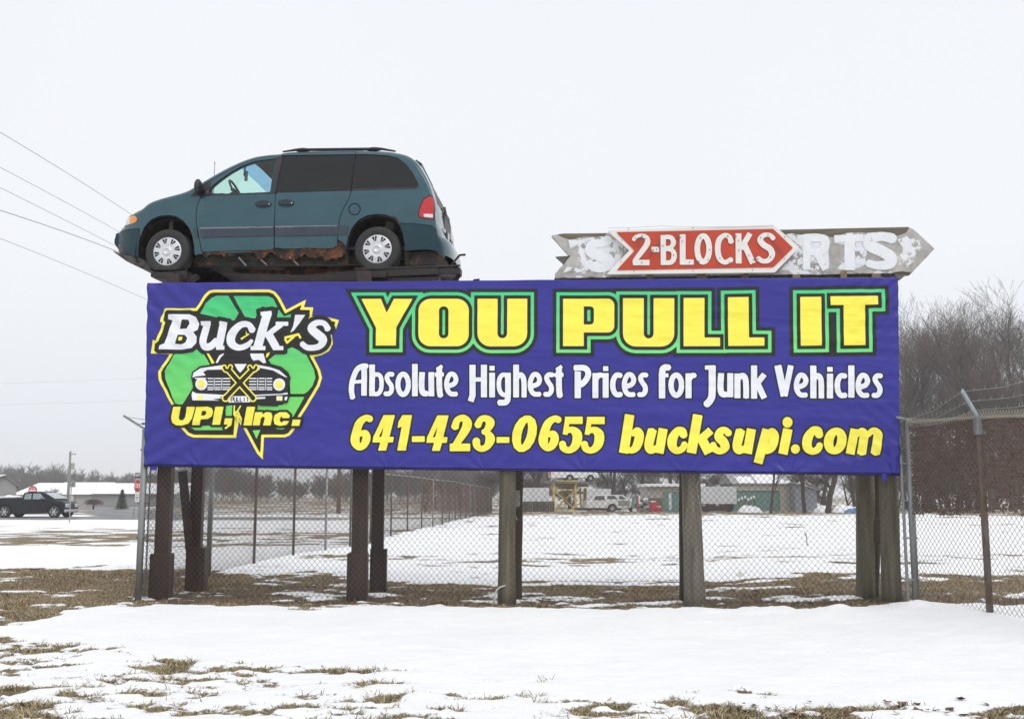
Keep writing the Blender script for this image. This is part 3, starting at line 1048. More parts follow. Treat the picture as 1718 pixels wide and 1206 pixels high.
# ---- the round car logo.  L = 3.656x survey scale from (240, 460)
def L(ps):
    return [E(p, o=(240, 460)) for p in ps]
def LS(ps, w=None, sm=True, closed=False):
    ps = [tuple(p) + ((w,) if len(p) == 2 else ()) for p in ps]
    if sm and len(ps) > 2:
        ps = [tuple(p) for p in smooth_pts(ps, closed, 5)]
    return L(ps)
OUT = [(430, 97), (780, 97), (812, 110), (840, 145), (880, 222), (1003, 158), (988, 206), (1047, 207), (1036, 262), (1100, 260), (1203, 285), (1182, 345), (1158, 370), (1166, 430), (1140, 475), (1095, 500), (1045, 512),
       (1085, 590), (1098, 640), (1085, 690), (962, 890), (925, 962), (900, 990), (870, 1002), (742, 1002), (737, 1138), (700, 1098), (612, 940), (590, 880), (572, 1005), (310, 1003), (272, 988), (240, 950), (170, 905), (178, 812), (95, 650), (92, 600),
       (165, 495), (48, 490), (62, 408), (82, 412), (122, 300), (108, 298), (112, 268), (136, 212), (325, 212), (380, 125), (402, 104)]
base1, base2 = Art().poly(L(OUT)), Art().poly(L([tuple(p) for p in miter(OUT, -17)]))
green = Art()
for g in ([(420, 148), (450, 135), (525, 135), (590, 243), (562, 290), (470, 272), (355, 246), (385, 185)],
          [(555, 136), (770, 138), (800, 152), (826, 205), (715, 220), (690, 275), (630, 270)],
          [(832, 218), (866, 262), (918, 246), (905, 276), (822, 275)],
          [(195, 495), (330, 465), (372, 490), (412, 560), (305, 632), (308, 700), (240, 808), (198, 795), (135, 640), (132, 600)],
          [(770, 530), (820, 490), (915, 452), (1000, 495), (1048, 590), (1058, 640), (1042, 690), (1012, 725), (990, 738), (905, 738), (900, 640), (880, 600), (800, 575)],
          [(892, 757), (992, 757), (922, 880), (820, 838), (700, 838), (672, 806), (860, 806)],
          [(285, 935), (485, 930), (494, 958), (318, 958)], [(505, 812), (550, 808), (546, 900), (512, 890)], [(672, 960), (718, 957), (697, 1012)], [(800, 948), (880, 945), (850, 955)]):
    green.poly(L(g))
bucks = Art()
bucks.poly(L([(158, 250), (290, 250), (330, 268), (348, 308), (338, 345), (312, 360), (332, 388), (330, 425), (300, 458), (240, 467), (100, 466), (106, 442), (136, 430), (184, 287), (154, 278)]),
           [L([(245, 282), (283, 284), (290, 308), (272, 338), (228, 340)]), L([(218, 376), (258, 376), (274, 396), (264, 424), (240, 436), (200, 432)])])
for st, w, sm in (([(358, 306), (420, 306)], 26, 0), ([(398, 305), (372, 400), (378, 445), (415, 448), (456, 410)], 46, 1), ([(498, 296), (467, 448)], 50, 0), ([(450, 456), (502, 456)], 26, 0), ([(470, 306), (500, 306)], 22, 0),
                  ([(676, 352, 46), (650, 314, 36), (598, 318, 42), (546, 375, 56), (545, 428, 52), (588, 455, 38), (640, 440, 34), (672, 408, 20)], None, 1),
                  ([(768, 238), (702, 460)], 56, 0), ([(724, 248), (790, 240)], 26, 0), ([(660, 458), (752, 458)], 26, 0), ([(850, 312), (752, 388)], 34, 0), ([(816, 308), (892, 308)], 26, 0), ([(772, 372), (818, 455)], 50, 0), ([(798, 458), (862, 458)], 26, 0),
                  ([(1138, 345, 40), (1112, 306, 34), (1064, 304, 38), (1034, 336, 50), (1072, 374, 56), (1106, 408, 54), (1080, 448, 38), (1012, 455, 36), (972, 428, 34)], None, 1)):
    bucks.stroke(LS(st, w, bool(sm)))
bucks.poly(L([(936, 254), (999, 254), (926, 350), (904, 364), (922, 322)]))
bits = Art()
for g in ([(224, 389), (247, 389), (242, 411), (220, 412)], [(392, 490), (408, 492), (440, 548), (424, 555)], [(598, 398), (636, 378), (632, 350), (642, 370), (658, 372), (606, 408)], [(760, 492), (780, 482), (772, 505), (752, 526)]):
    bits.poly(L(g))
bits.stroke(L([(870, 395, 16), (960, 372, 16)])).stroke(L([(872, 400, 14), (885, 425, 14), (930, 385, 14)])).stroke(L([(955, 372, 14), (968, 398, 14)]))
upi = Art()
for pp, hh in (([(187, 815), (240, 815), (224, 882), (230, 897), (247, 897), (258, 885), (272, 815), (324, 815), (306, 890), (285, 921), (245, 933), (205, 931), (180, 915), (175, 888)], []),
               ([(327, 815), (402, 815), (430, 825), (438, 850), (428, 878), (400, 893), (360, 895), (352, 930), (302, 930)], [(367, 844), (387, 844), (391, 856), (381, 868), (361, 868)]),
               ([(448, 815), (502, 815), (478, 928), (424, 928)], []), ([(506, 885), (556, 885), (546, 930), (508, 957), (499, 945), (520, 928), (497, 926)], []),
               ([(640, 815), (694, 815), (669, 932), (615, 932)], []), ([(690, 848), (738, 848), (736, 861), (757, 847), (790, 850), (799, 875), (786, 932), (735, 932), (748, 885), (738, 879), (728, 890), (719, 932), (671, 932)], []),
               ([(800, 895), (808, 866), (840, 848), (884, 848), (906, 868), (902, 888), (858, 889), (851, 878), (842, 898), (850, 911), (862, 901), (903, 901), (885, 928), (842, 936), (808, 925)], []), ([(920, 893), (973, 893), (963, 935), (911, 935)], [])):
    upi.poly(L(pp), [L(hh)] if hh else [])
thin = Art()
for st in ([(563, 808), (562, 870)], [(602, 810), (572, 860), (606, 930)], [(570, 845), (562, 1000)]):
    thin.stroke(LS(st, 9, False))
lg = layers("logo", [(base1, 0, 0.002, 1, False), (base2, 0, 0.004, 0, False), (green, 0, 0.006, 2, False)], bs, [VBLACK, VYELLOW, VGREEN2], banner, res=0.008)
layers("wordmark", [(bucks, 27 * px2m, 0.012, 0, False), (bucks, 0, 0.014, 2, False), (bits, 0, 0.014, 1, False), (upi, 13 * px2m, 0.016, 0, False), (upi, -2.2 * px2m, 0.018, 1, False), (thin, 0, 0.012, 1, False)], bs, [VBLACK, VYELLOW, VWHITE], lg, res=0.006)
cb, cw, cy, cl_ = Art(), Art(), Art(), Art()
cb.poly(L([(298, 640), (305, 605), (352, 572), (440, 556), (470, 500), (495, 485), (745, 488), (775, 552), (850, 572), (892, 605), (908, 640), (893, 705), (905, 745), (890, 795), (835, 800), (830, 815), (720, 812), (690, 795), (300, 788), (296, 740), (314, 705)]))
for g in ([(306, 640), (314, 610), (355, 582), (500, 562), (505, 590), (400, 592), (372, 605), (388, 625), (330, 632)], [(565, 556), (640, 556), (618, 590), (600, 610), (582, 590)],
          [(448, 548), (470, 505), (496, 490), (500, 494), (478, 520), (462, 550)], [(660, 492), (742, 492), (758, 548), (742, 552), (712, 530), (680, 536), (668, 520)],
          [(306, 722), (330, 735), (500, 745), (500, 752), (470, 758), (500, 764), (430, 772), (480, 780), (308, 778), (302, 745)],
          [(700, 560), (780, 575), (840, 595), (880, 630), (890, 640), (870, 634), (800, 595), (720, 580)], [(690, 745), (850, 738), (890, 730), (890, 742), (700, 752)], [(690, 760), (755, 758), (755, 768), (690, 772)],
          [(322, 640), (392, 640), (394, 646), (326, 648)], [(530, 754), (662, 752), (662, 790), (530, 792)], [(872, 758), (890, 755), (885, 778), (872, 778)], [(822, 752), (858, 752), (858, 780), (822, 780)], [(700, 600), (720, 590), (716, 575), (690, 585)]):
    cw.poly(L(g))
for yy in (645, 663, 681, 699, 712):
    for (a, b) in ((400, 435), (445, 482), (492, 540), (655, 700), (712, 750), (762, 796)):
        cw.stroke(L([(a, yy, 7), (b, yy, 7)]))
for xx in (440, 487, 706, 756):
    cw.stroke(L([(xx, 640, 4), (xx, 716, 4)]))
for c in ((362, 678), (838, 682)):
    cw.poly(L(ell(c[0], c[1], 37, 38, 22)))
    cy.poly(L(ell(c[0], c[1], 22, 23, 18)))
cy.poly(L([(338, 748), (372, 748), (372, 772), (338, 772)])); cy.poly(L([(830, 758), (850, 758), (850, 776), (830, 776)]))
FONT = {'P': [[(0, 1), (0, 0), (.6, 0), (.75, .15), (.75, .4), (.6, .55), (0, .55)]], 'U': [[(0, 0), (0, .8), (.2, 1), (.55, 1), (.75, .8), (.75, 0)]], 'L': [[(0, 0), (0, 1), (.65, 1)]], 'I': [[(.3, 0), (.3, 1)]], 'T': [[(0, 0), (.8, 0)], [(.4, 0), (.4, 1)]],
        'S': [[(.7, .15), (.55, 0), (.15, 0), (0, .15), (0, .38), (.15, .5), (.55, .5), (.7, .62), (.7, .85), (.55, 1), (.15, 1), (0, .85)]], 'O': [[(.2, 0), (.55, 0), (.75, .2), (.75, .8), (.55, 1), (.2, 1), (0, .8), (0, .2), (.2, 0)]], 'N': [[(0, 1), (0, 0), (.7, 1), (.7, 0)]],
        'E': [[(.65, 0), (0, 0), (0, 1), (.65, 1)], [(0, .5), (.55, .5)]], 'W': [[(0, 0), (.2, 1), (.45, .3), (.7, 1), (.9, 0)]], 'A': [[(0, 1), (.35, 0), (.7, 1)], [(.12, .65), (.58, .65)]], 'Y': [[(0, 0), (.38, .5), (.76, 0)], [(.38, .5), (.38, 1)]], 'D': [[(0, 0), (0, 1), (.5, 1), (.72, .8), (.72, .2), (.5, 0), (0, 0)]],
        'R': [[(0, 1), (0, 0), (.55, 0), (.72, .15), (.72, .38), (.55, .52), (0, .52)], [(.38, .52), (.72, 1)]]}
def write(art, text, x, y, h, adv, w, conv=lambda p: p):
    for k, ch in enumerate(text):
        for st in FONT.get(ch, []):
            art.stroke([conv((x + adv * k + a * h * 0.78, y + b * h, w)) for a, b in st])
write(cl_, "PULLIT", 546, 760, 26, 18.5, 5, lambda p: E(p, o=(240, 460)))
crp = layers("car_picture", [(cb, 0, 0.020, 0, False), (cw, 0, 0.022, 1, False), (cy, 0, 0.024, 2, False), (cl_, 0, 0.024, 0, False)], bs, [VBLACK, VWHITE, VYELLOW], lg, res=0.005)
wy, wd = Art(), Art()
for A_, gr in ((wy, 9), (wd, 0)):
    A_.stroke(L([(528, 592, 26 + 2 * gr), (678, 762, 26 + 2 * gr)])); A_.stroke(L([(676, 590, 26 + 2 * gr), (514, 762, 26 + 2 * gr)]))
    for c in ((679, 764), (513, 764)):
        A_.poly(L(ell(c[0], c[1], 15 + gr, 16 + gr, 18)))
    A_.stroke(LS([(502, 572), (510, 592), (532, 592), (544, 570)], 16 + 2 * gr)); A_.stroke(LS([(700, 570), (692, 590), (672, 592), (656, 572)], 16 + 2 * gr))
    
layers("crossed_wrenches", [(wy, 0, 0.026, 1, False), (wd, 0, 0.028, 0, False)], bs, [VBLACK, VYELLOW], lg, res=0.005)
# ================================================================== the green minivan parked on top
_y1, _y2 = 14.20, 13.95
H1, H2 = at(279, 421, _y1), at(632, 417, _y2)
VA = np.array([H2[0] - H1[0], H2[1] - H1[1], 0.0]); VA /= np.linalg.norm(VA)     # nose -> tail
VN = np.array([-VA[1], VA[0], 0.0])                                            # away from the road
VO = np.array([H1[0], H1[1], H1[2]])
WBASE = float(np.dot(H2 - H1, VA))
RISE = float((H2[2] - H1[2]) / WBASE)
WID = 1.93
def vside(px, py, inset=0.0):
    p = hit(px, py, VO + VN * inset, VN) - VO
    x = float(np.dot(p, VA))
    return np.array([x, float(p[2]) - RISE * x])
def k1(p): return (180 + p[0] / 4.64, 230 + p[1] / 4.64)
def k2(p): return (460 + p[0] / 4.639, 230 + p[1] / 4.639)
Z_BELT = float(vside(*k1((1000, 452)))[1])
Z_ROOF = float(vside(*k2((300, 112)), 0.2)[1])
Z_MOLD = float(vside(*k1((1000, 735)))[1])
X_NOSE = float(vside(*k1((57, 800)), 0.4)[0])
X_NB = float(vside(*k1((360, 900)))[0])
X_RB = float(vside(*k2((1225, 850)), 0.03)[0])
X_RT = float(vside(*k2((1326, 900)), 0.22)[0])
def tumble(x, z):
    x, z = np.asarray(x, float), np.asarray(z, float)
    a = 0.03 * ((z - Z_MOLD) / 0.55) ** 2
    t = np.clip((z - Z_BELT) / (Z_ROOF - Z_BELT), 0, 1.2)
    a = np.where(z > Z_BELT, 0.03 * ((Z_BELT - Z_MOLD) / 0.55) ** 2 + 0.05 * t + 0.13 * t ** 1.7, a)
    n = np.clip((X_NB - x) / (X_NB - X_NOSE), 0, 1)
    m = np.clip((x - X_RB) / (X_RT - X_RB), 0, 1)
    return a + 0.95 * (1 - np.sqrt(1 - 0.80 * n * n)) + 0.26 * (1 - np.sqrt(1 - 0.96 * m * m))
def vpt(p, k, extra=0.0):
    """side-view tracing -> (x, z), allowing for the body's tumblehome"""
    px, py = k(p)
    q = vside(px, py)
    for _ in range(5):
        q = vside(px, py, float(tumble(q[0], q[1])) + extra)
    return q
def vpoly(ps, k=k1):
    return np.array([vpt(p, k) for p in ps])
KEY = [((57, 800), (57, 806), k1), ((56, 772), (62, 845), k1), ((66, 738), (95, 905), k1), ((122, 684), (130, 920), k1), ((150, 618), (160, 925), k1), ((190, 590), (200, 930), k1),
       ((260, 552), (260, 935), k1), ((330, 517), (330, 935), k1), ((420, 482), (420, 930), k1), ((520, 455), (520, 925), k1), ((600, 432), (610, 925), k1), ((645, 412), (660, 920), k1),
       ((700, 378), (710, 912), k1), ((760, 343), (770, 908), k1), ((850, 290), (850, 905), k1), ((950, 236), (950, 902), k1), ((1050, 191), (1050, 898), k1), ((1150, 158), (1150, 893), k1),
       ((1250, 142), (1250, 888), k1), ((1330, 136), (1330, 884), k1), ((100, 124), (100, 868), k2), ((220, 116), (220, 868), k2), ((400, 110), (400, 868), k2), ((620, 107), (600, 870), k2),
       ((780, 112), (740, 875), k2), ((900, 120), (850, 880), k2), ((1000, 138), (950, 884), k2), ((1060, 163), (1010, 885), k2), ((1110, 205), (1060, 880), k2), ((1150, 262), (1110, 876), k2),
       ((1190, 335), (1160, 874), k2), ((1220, 410), (1200, 874), k2), ((1240, 480), (1230, 880), k2), ((1252, 560), (1255, 888), k2), ((1256, 650), (1280, 900), k2), ((1266, 745), (1272, 902), k2),
       ((1294, 790), (1296, 926), k2), ((1318, 860), (1314, 944), k2), ((1326, 920), (1325, 940), k2)]
Tk = np.array([vpt(a, k, 0.060 if 6 < i < 34 else 0.0) for i, (a, b, k) in enumerate(KEY)])
Lk = np.array([vpt(b, k) for a, b, k in KEY])
def resample(P, n, ref):
    d = np.concatenate([[0], np.cumsum(np.linalg.norm(np.diff(ref, axis=0), axis=1))])
    Q = np.array(smooth_pts(list(P), False, 8))
    Rf = np.array(smooth_pts(list(ref), False, 8))
    d = np.concatenate([[0], np.cumsum(np.linalg.norm(np.diff(Rf, axis=0), axis=1))])
    t = np.linspace(0, d[-1], n)
    return np.stack([np.interp(t, d, Q[:, 0]), np.interp(t, d, Q[:, 1])], 1)
NS, NT, NQ = 330, 84, 30
refc = Tk + 0.3 * Lk
TT, LL = resample(Tk, NS, refc), resample(Lk, NS, refc)
tt = np.concatenate([np.linspace(0, 0.90, NT - 24), np.linspace(0.90, 1, 25)[1:]])
SX = LL[:, None, 0] * (1 - tt) + TT[:, None, 0] * tt
SZ = LL[:, None, 1] * (1 - tt) + TT[:, None, 1] * tt
ruling = np.linalg.norm(TT - LL, axis=1)[:, None]
dist_top = ruling * (1 - tt)[None, :]
kx = np.linspace(0, 1, NS)
def body_inset(extra=0.0):
    r = np.minimum(0.085, 0.5 * ruling)
    e = np.clip(1 - dist_top / r, 0, 1)
    rnd = r * (1 - np.sqrt(np.clip(1 - e ** 2, 0, 1)))
    return tumble(SX, SZ) + rnd * 0.75 + extra
YI = body_inset()
# shallow shaping of the flanks: a soft crease along the molding and the swelling bumpers
def to_local(X, Yv, Z):
    return np.stack([X, Yv, Z + 0 * X], -1)
SIDE = to_local(SX, YI, SZ)
def grid_part(name, mask, mat, parent, inset=0.0, both=True, smooth=True, lat=None):
    """cut a panel out of the flank where mask < 0 and mirror it to the far flank"""
    P = to_local(SX, YI + inset, SZ)
    V, F = clip_grid(P, mask)
    if len(V) == 0:
        return None
    o = mesh_obj(name, V, [tuple(reversed(f)) for f in F], mat, parent, smooth=smooth)
    if both:
        W = V.copy(); W[:, 1] = WID - W[:, 1]
        mesh_obj(name, W, F, mat, parent, smooth=smooth)
    return o
def sdm(ps, k=k1, curve=False):
    p = vpoly(ps, k)
    if curve:
        p = np.array(smooth_pts(list(p), True, 5))
    return sd_poly(p, SX, SZ)
def U_(*a):
    r = a[0]
    for x in a[1:]:
        r = np.minimum(r, x)
    return r
def I_(*a):
    r = a[0]
    for x in a[1:]:
        r = np.maximum(r, x)
    return r
GAP = 0.0065
paint = M("teal_metallic_paint", (0.020, 0.076, 0.098), 0.28, 0.3, var=0.10, vscale=2.2, coat=0.75, spec=0.35, col2=(0.034, 0.092, 0.112), c2scale=1.6, c2lo=0.52, c2hi=0.8, c2stretch=(0.5, 1, 2.0), rough2=0.5)
n_, l_ = paint.node_tree.nodes, paint.node_tree.links
trim_black = M("black_trim", (0.018, 0.018, 0.022), 0.45)
mold_mat = M("slate_molding", (0.030, 0.042, 0.062), 0.42, var=0.15)
under_mat = M("sooty_underbody", (0.020, 0.017, 0.015), 0.8, col2=(0.10, 0.045, 0.02), c2scale=5, c2lo=0.52, c2hi=0.66, bump=0.6, bscale=20)
rust_mat = M("flaking_rust", (0.15, 0.052, 0.020), 0.85, var=0.55, vscale=9, col2=(0.028, 0.018, 0.014), c2scale=6, c2lo=0.43, c2hi=0.53, bump=0.9, bscale=25)
tyre_mat = M("old_tyre_rubber", (0.030, 0.030, 0.031), 0.8, var=0.2, vscale=6, bump=0.2, bscale=60)
hubcap_mat = M("silver_hubcap", (0.66, 0.67, 0.69), 0.32, 0.25, var=0.06, vscale=5)
amber = M("amber_lens", (0.80, 0.30, 0.04), 0.15, var=0.1, vscale=8, coat=0.6)
clear_lens = M("clear_lens", (0.62, 0.64, 0.66), 0.10, 0.3, var=0.15, vscale=8, coat=0.8)
red_lens = M("red_lens", (0.50, 0.008, 0.016), 0.15, var=0.2, vscale=10, coat=0.6)
white_lens = M("white_lens", (0.72, 0.66, 0.67), 0.15, var=0.05, coat=0.5)
g_front = glass("pale_green_glass", (0.74, 0.90, 0.86), 0.02, 0.28)
g_tint = glass("privacy_glass", (0.050, 0.050, 0.058), 0.10, 0.28)
chrome = M("dull_chrome", (0.55, 0.55, 0.56), 0.25, 0.9, var=0.1)

van = thing("minivan", "dark teal minivan with white hubcaps and rusty sills mounted on top of the sign", "minivan", tuple(VO), 0.0)
vm = Matrix(((VA[0], VN[0], 0, VO[0]), (VA[1], VN[1], 0, VO[1]), (VA[2] + RISE, 0, 1, VO[2]), (0, 0, 0, 1)))
van.matrix_world = Matrix(((VA[0], VN[0], 0, VO[0]), (VA[1], VN[1], 0, VO[1]), (0, 0, 1, VO[2]), (0, 0, 0, 1))) @ Matrix.Rotation(-math.atan(RISE), 4, 'Y')
print('RISE', RISE, WBASE)
# -- masks
arch_f = sdm([(238, 960), (243, 850), (258, 770), (285, 705), (335, 645), (400, 615), (470, 607), (535, 617), (590, 650), (635, 705), (662, 770), (676, 850), (686, 960)], curve=False)
arch_r = sdm([(558, 960), (560, 850), (572, 780), (600, 710), (650, 648), (720, 610), (800, 599), (870, 605), (930, 628), (975, 680), (1002, 750), (1018, 830), (1024, 960)], k2)
arches = U_(arch_f, arch_r)
glass_f = sdm([(793, 452), (799, 394), (860, 342), (950, 277), (1045, 224), (1150, 187), (1308, 167), (1266, 431)])
glass_s = sdm([(64, 142), (622, 135), (592, 419), (12, 436)], k2)
glass_q = sdm([(630, 135), (780, 138), (880, 145), (955, 163), (1020, 212), (1075, 283), (1108, 345), (1121, 378), (1092, 401), (600, 411)], k2)
trim_q = sdm([(640, 466), (712, 398), (765, 350), (800, 333), (800, 392), (790, 460)])
trim_b = sdm([(1308, 160), (1358, 155), (1306, 440), (1262, 440)])
trim_low = U_(sdm([(786, 458), (788, 446), (1302, 428), (1302, 441)]), sdm([(596, 418), (598, 404), (1100, 390), (1119, 374), (1124, 388), (1098, 404)], k2))
trims = I_(U_(trim_q, trim_b, trim_low), -U_(glass_f, glass_s, glass_q))
dlo = U_(glass_f, glass_s, glass_q, trim_q, trim_b, trim_low)
door_f = sdm([(722, 478), (700, 525), (690, 575), (690, 640), (700, 710), (716, 790), (738, 893), (1297, 878), (1300, 620), (1306, 440), (1360, 150), (1250, 152), (1150, 170), (1045, 207), (950, 255), (850, 310), (765, 362)])
door_s = sdm([(62, 128), (628, 112), (610, 260), (592, 430), (580, 480), (545, 535), (520, 590), (505, 640), (495, 740), (488, 850), (468, 867), (4, 876), (2, 700), (8, 440)], k2)
fuel = sdm([(623 + 43 * math.cos(a), 562 + 43 * math.sin(a)) for a in np.linspace(0, 2 * math.pi, 20)[:-1]], k2)
head_l = sdm([(126, 688), (136, 650), (150, 624), (182, 612), (214, 614), (228, 634), (222, 654), (200, 670), (160, 682)], curve=True)
tail_l = sdm([(1122, 612), (1132, 545), (1160, 488), (1198, 462), (1224, 460), (1238, 495), (1245, 560), (1240, 640), (1200, 638), (1138, 628)], k2)
bump_f = sdm([(-500, 760), (40, 752), (130, 727), (250, 716), (246, 980), (-500, 980)])
bump_r = sdm([(980, 671), (1100, 677), (1225, 692), (1300, 760), (1480, 800), (1480, 1000), (980, 1000)], k2)
front_end = sdm([(-100, 1000), (-100, 300), (262, 300), (262, 1000)])
pan = I_(-arches + 0.0, -dlo)
rag = 0.05 * fbm(SX * 7, SZ * 9, 301, 4)
sill_rust = U_(sdm([(740, 895), (1000, 905), (1095, 905), (1180, 880), (1300, 872), (1300, 960), (740, 960)]), sdm([(0, 868), (440, 868), (480, 845), (498, 800), (530, 812), (552, 850), (552, 960), (0, 960)], k2)) + rag * 0.5
body_mask = I_(pan, -(door_f - GAP), -(door_s - GAP), -(fuel - 0.009), -(head_l - GAP), -(tail_l - 0.008), -(bump_f - GAP), -(bump_r - GAP), -sill_rust)
body_p = grid_part("body", body_mask, paint, van)
for nm, d in (("front_door", door_f), ("sliding_door", door_s)):
    grid_part(nm, I_(d + GAP * 0.4, pan, -sill_rust), paint, van)
for c_, rx_, rz_ in (((98, 843), 18, 9), ((112, 880), 17, 13)):
    grid_part('bumper_slot', sdm([(c_[0] + rx_ * math.cos(a), c_[1] + rz_ * math.sin(a)) for a in np.linspace(0, 6.28, 15)[:-1]]), trim_black, van, -0.004)
bf = grid_part("front_bumper", I_(bump_f + 0.002, -arches), M("bumper_paint", (0.016, 0.046, 0.060), 0.5, 0.1, var=0.08, spec=0.25), van)
br_ = grid_part("rear_bumper", I_(bump_r + 0.002, -arches), bpy.data.materials["bumper_paint"], van)
fd = grid_part("fuel_door", fuel + 0.004, paint, van)
for tm_ in (trim_q, trim_b, sdm([(786, 458), (788, 446), (1302, 428), (1302, 441)]), sdm([(596, 418), (598, 404), (1100, 390), (1119, 374), (1124, 388), (1098, 404)], k2)):
    low_ = tm_ is not trim_q and tm_ is not trim_b
    grid_part("window_trim", tm_ if low_ else I_(tm_, -U_(glass_f, glass_s, glass_q)), trim_black, van, -0.003 if low_ else 0.004)
grid_part("front_window", I_(glass_f + 0.0), g_front, van, 0.012)
grid_part("sliding_door_window", glass_s, g_tint, van, 0.010)
grid_part("rear_quarter_window", glass_q, g_tint, van, 0.010)
hl = grid_part("headlight", I_(head_l, sdm([(166, 560), (100, 560), (100, 720), (176, 720)])), clear_lens, van, 0.004)
grid_part("turn_signal", I_(head_l, -sdm([(166, 560), (60, 560), (60, 720), (176, 720)])), amber, van, 0.004)
rev = sdm([(1160, 598), (1236, 602), (1232, 629), (1164, 622)], k2)
grid_part("tail_light", I_(tail_l + 0.004, -rev), red_lens, van, -0.004)
grid_part("reversing_light", rev, white_lens, van, -0.005)
grid_part("lamp_seal", I_(tail_l - 0.009, -(tail_l + 0.002)), trim_black, van, 0.003)
mold = U_(sdm([(720, 707), (1294, 699), (1294, 771), (730, 784)]), sdm([(6, 698), (494, 690), (488, 765), (6, 774)], k2), sdm([(666, 716), (698, 714), (708, 786), (676, 790)]), sdm([(500, 690), (580, 688), (574, 702), (566, 762), (496, 764)], k2))
mp_ = grid_part("side_molding", I_(mold, -arches), mold_mat, van, -0.012)
grid_part("molding_ridge", I_(U_(sdm([(720, 705), (1294, 697), (1294, 709), (722, 718)]), sdm([(6, 696), (494, 688), (494, 700), (6, 709)], k2)), -arches), M("painted_molding_highlight", (0.16, 0.19, 0.23), 0.4), mp_, -0.016)  # highlight along the molding's top edge, put in as a lighter colour
for half in (SX - 1.9, 1.9 - SX):
    grid_part("rusty_sill", I_(sill_rust + 0.02 * fbm(SX * 3, SZ * 3, 305, 2) - 0.012, -arches + 0.005, half), rust_mat, van, 0.022)
# rust eating the rear arch lip
lip = I_(U_(arch_r, arch_r) - 0.028 + 0.06 * np.abs(fbm(SX * 9, SZ * 9, 302, 3)), sdm([(880, 590), (985, 590), (1000, 690), (940, 680), (880, 630)], k2))
grid_part("arch_rust", I_(lip, -arches - 0.0), rust_mat, van, -0.002)
# dark liner behind the panel gaps
grid_part("inner_panel", I_(-arches - 0.012, -(dlo + 0.02)), trim_black, van, 0.045)
# -- roof, bonnet, windscreen and tailgate: spans from flank to flank
TOPY = YI[:, -1]
q = np.sin(np.linspace(-1, 1, NQ) * math.pi / 2)
dT = np.gradient(TT, axis=0)
nrm = np.stack([-dT[:, 1], dT[:, 0]], 1)
nrm /= np.linalg.norm(nrm, axis=1)[:, None] + 1e-9
kpos = np.array([vpt(KEY[i][0], KEY[i][2])[0] for i in range(len(KEY))])
keyd = np.concatenate([[0], np.cumsum(np.linalg.norm(np.diff(np.array(smooth_pts(list(refc), False, 8)), axis=0), axis=1))])[::8]
sarc = np.linspace(0, keyd[-1], NS)
bulge = np.interp(sarc, keyd[[0, 2, 4, 8, 12, 17, 20, 25, 27, 30, 34, 36, 38]], [0.03, 0.03, 0.04, 0.06, 0.10, 0.06, 0.05, 0.05, 0.045, 0.02, 0.02, 0.10, 0.09])
half = WID / 2
TOPX = TT[:, None, 0] + nrm[:, None, 0] * (bulge[:, None] * (1 - q[None, :] ** 4))
TOPZ = TT[:, None, 1] + nrm[:, None, 1] * (bulge[:, None] * (1 - q[None, :] ** 4))
TOPQ = TOPY[:, None] + (WID - 2 * TOPY[:, None]) * (q[None, :] + 1) / 2
TOP = np.stack([TOPX, TOPQ, TOPZ], -1)
SA = np.repeat(sarc[:, None], NQ, 1)
dist_edge = np.minimum(TOPQ - TOPY[:, None], WID - TOPY[:, None] - TOPQ)
def band(a, b): return np.maximum(keyd[0] * 0 + np.interp(a, range(len(keyd)), keyd) - SA, SA - np.interp(b, range(len(keyd)), keyd))
wind = I_(band(10.6, 16.7), 0.035 - dist_edge)
tailg = I_(band(28.0, 32.2), 0.16 - dist_edge)
plate = I_(band(33.4, 34.3), 0.5 - dist_edge)
nose_band = band(-1, 3.0)
V, F = clip_grid(TOP, nose_band)
MB().add(V, [tuple(reversed(f)) for f in F]).build("bumper_front_face", bpy.data.materials["bumper_paint"], van, smooth=True)
V, F = clip_grid(TOP, I_(-wind, -tailg, -nose_band))
MB().add(V, [tuple(reversed(f)) for f in F]).build("roof_and_bonnet", paint, van, smooth=True)
V, F = clip_grid(TOP - np.stack([nrm[:, None, 0] + 0 * q, 0 * TOPX, nrm[:, None, 1] + 0 * q], -1) * 0.01, wind)
MB().add(V, F).build("windshield", glass("windshield_glass", (0.74, 0.96, 0.90), 0.02, 0.25), van, smooth=True)
V, F = clip_grid(TOP - np.stack([nrm[:, None, 0] + 0 * q, 0 * TOPX, nrm[:, None, 1] + 0 * q], -1) * 0.01, tailg)
MB().add(V, F).build("tailgate_window", g_tint, van, smooth=True)
# blue-tinted sunshade strip of the windscreen
V, F = clip_grid(TOP - np.stack([nrm[:, None, 0] + 0 * q, 0 * TOPX, nrm[:, None, 1] + 0 * q], -1) * 0.02, I_(wind, band(15.4, 16.7)))
MB().add(V, F).build("sunshade_strip", glass("blue_shade_band", (0.42, 0.58, 0.85), 0.05, 0.1), van, smooth=True)
# headliner
inn = np.stack([TOPX - nrm[:, None, 0] * 0.07, TOPQ, TOPZ - nrm[:, None, 1] * 0.07], -1)
V, F = clip_grid(inn, I_(band(16.6, 27.5), 0.02 - dist_edge))
MB().add(V, F).build("headliner", M("grey_headliner", (0.16, 0.17, 0.18), 0.9), van, smooth=True)
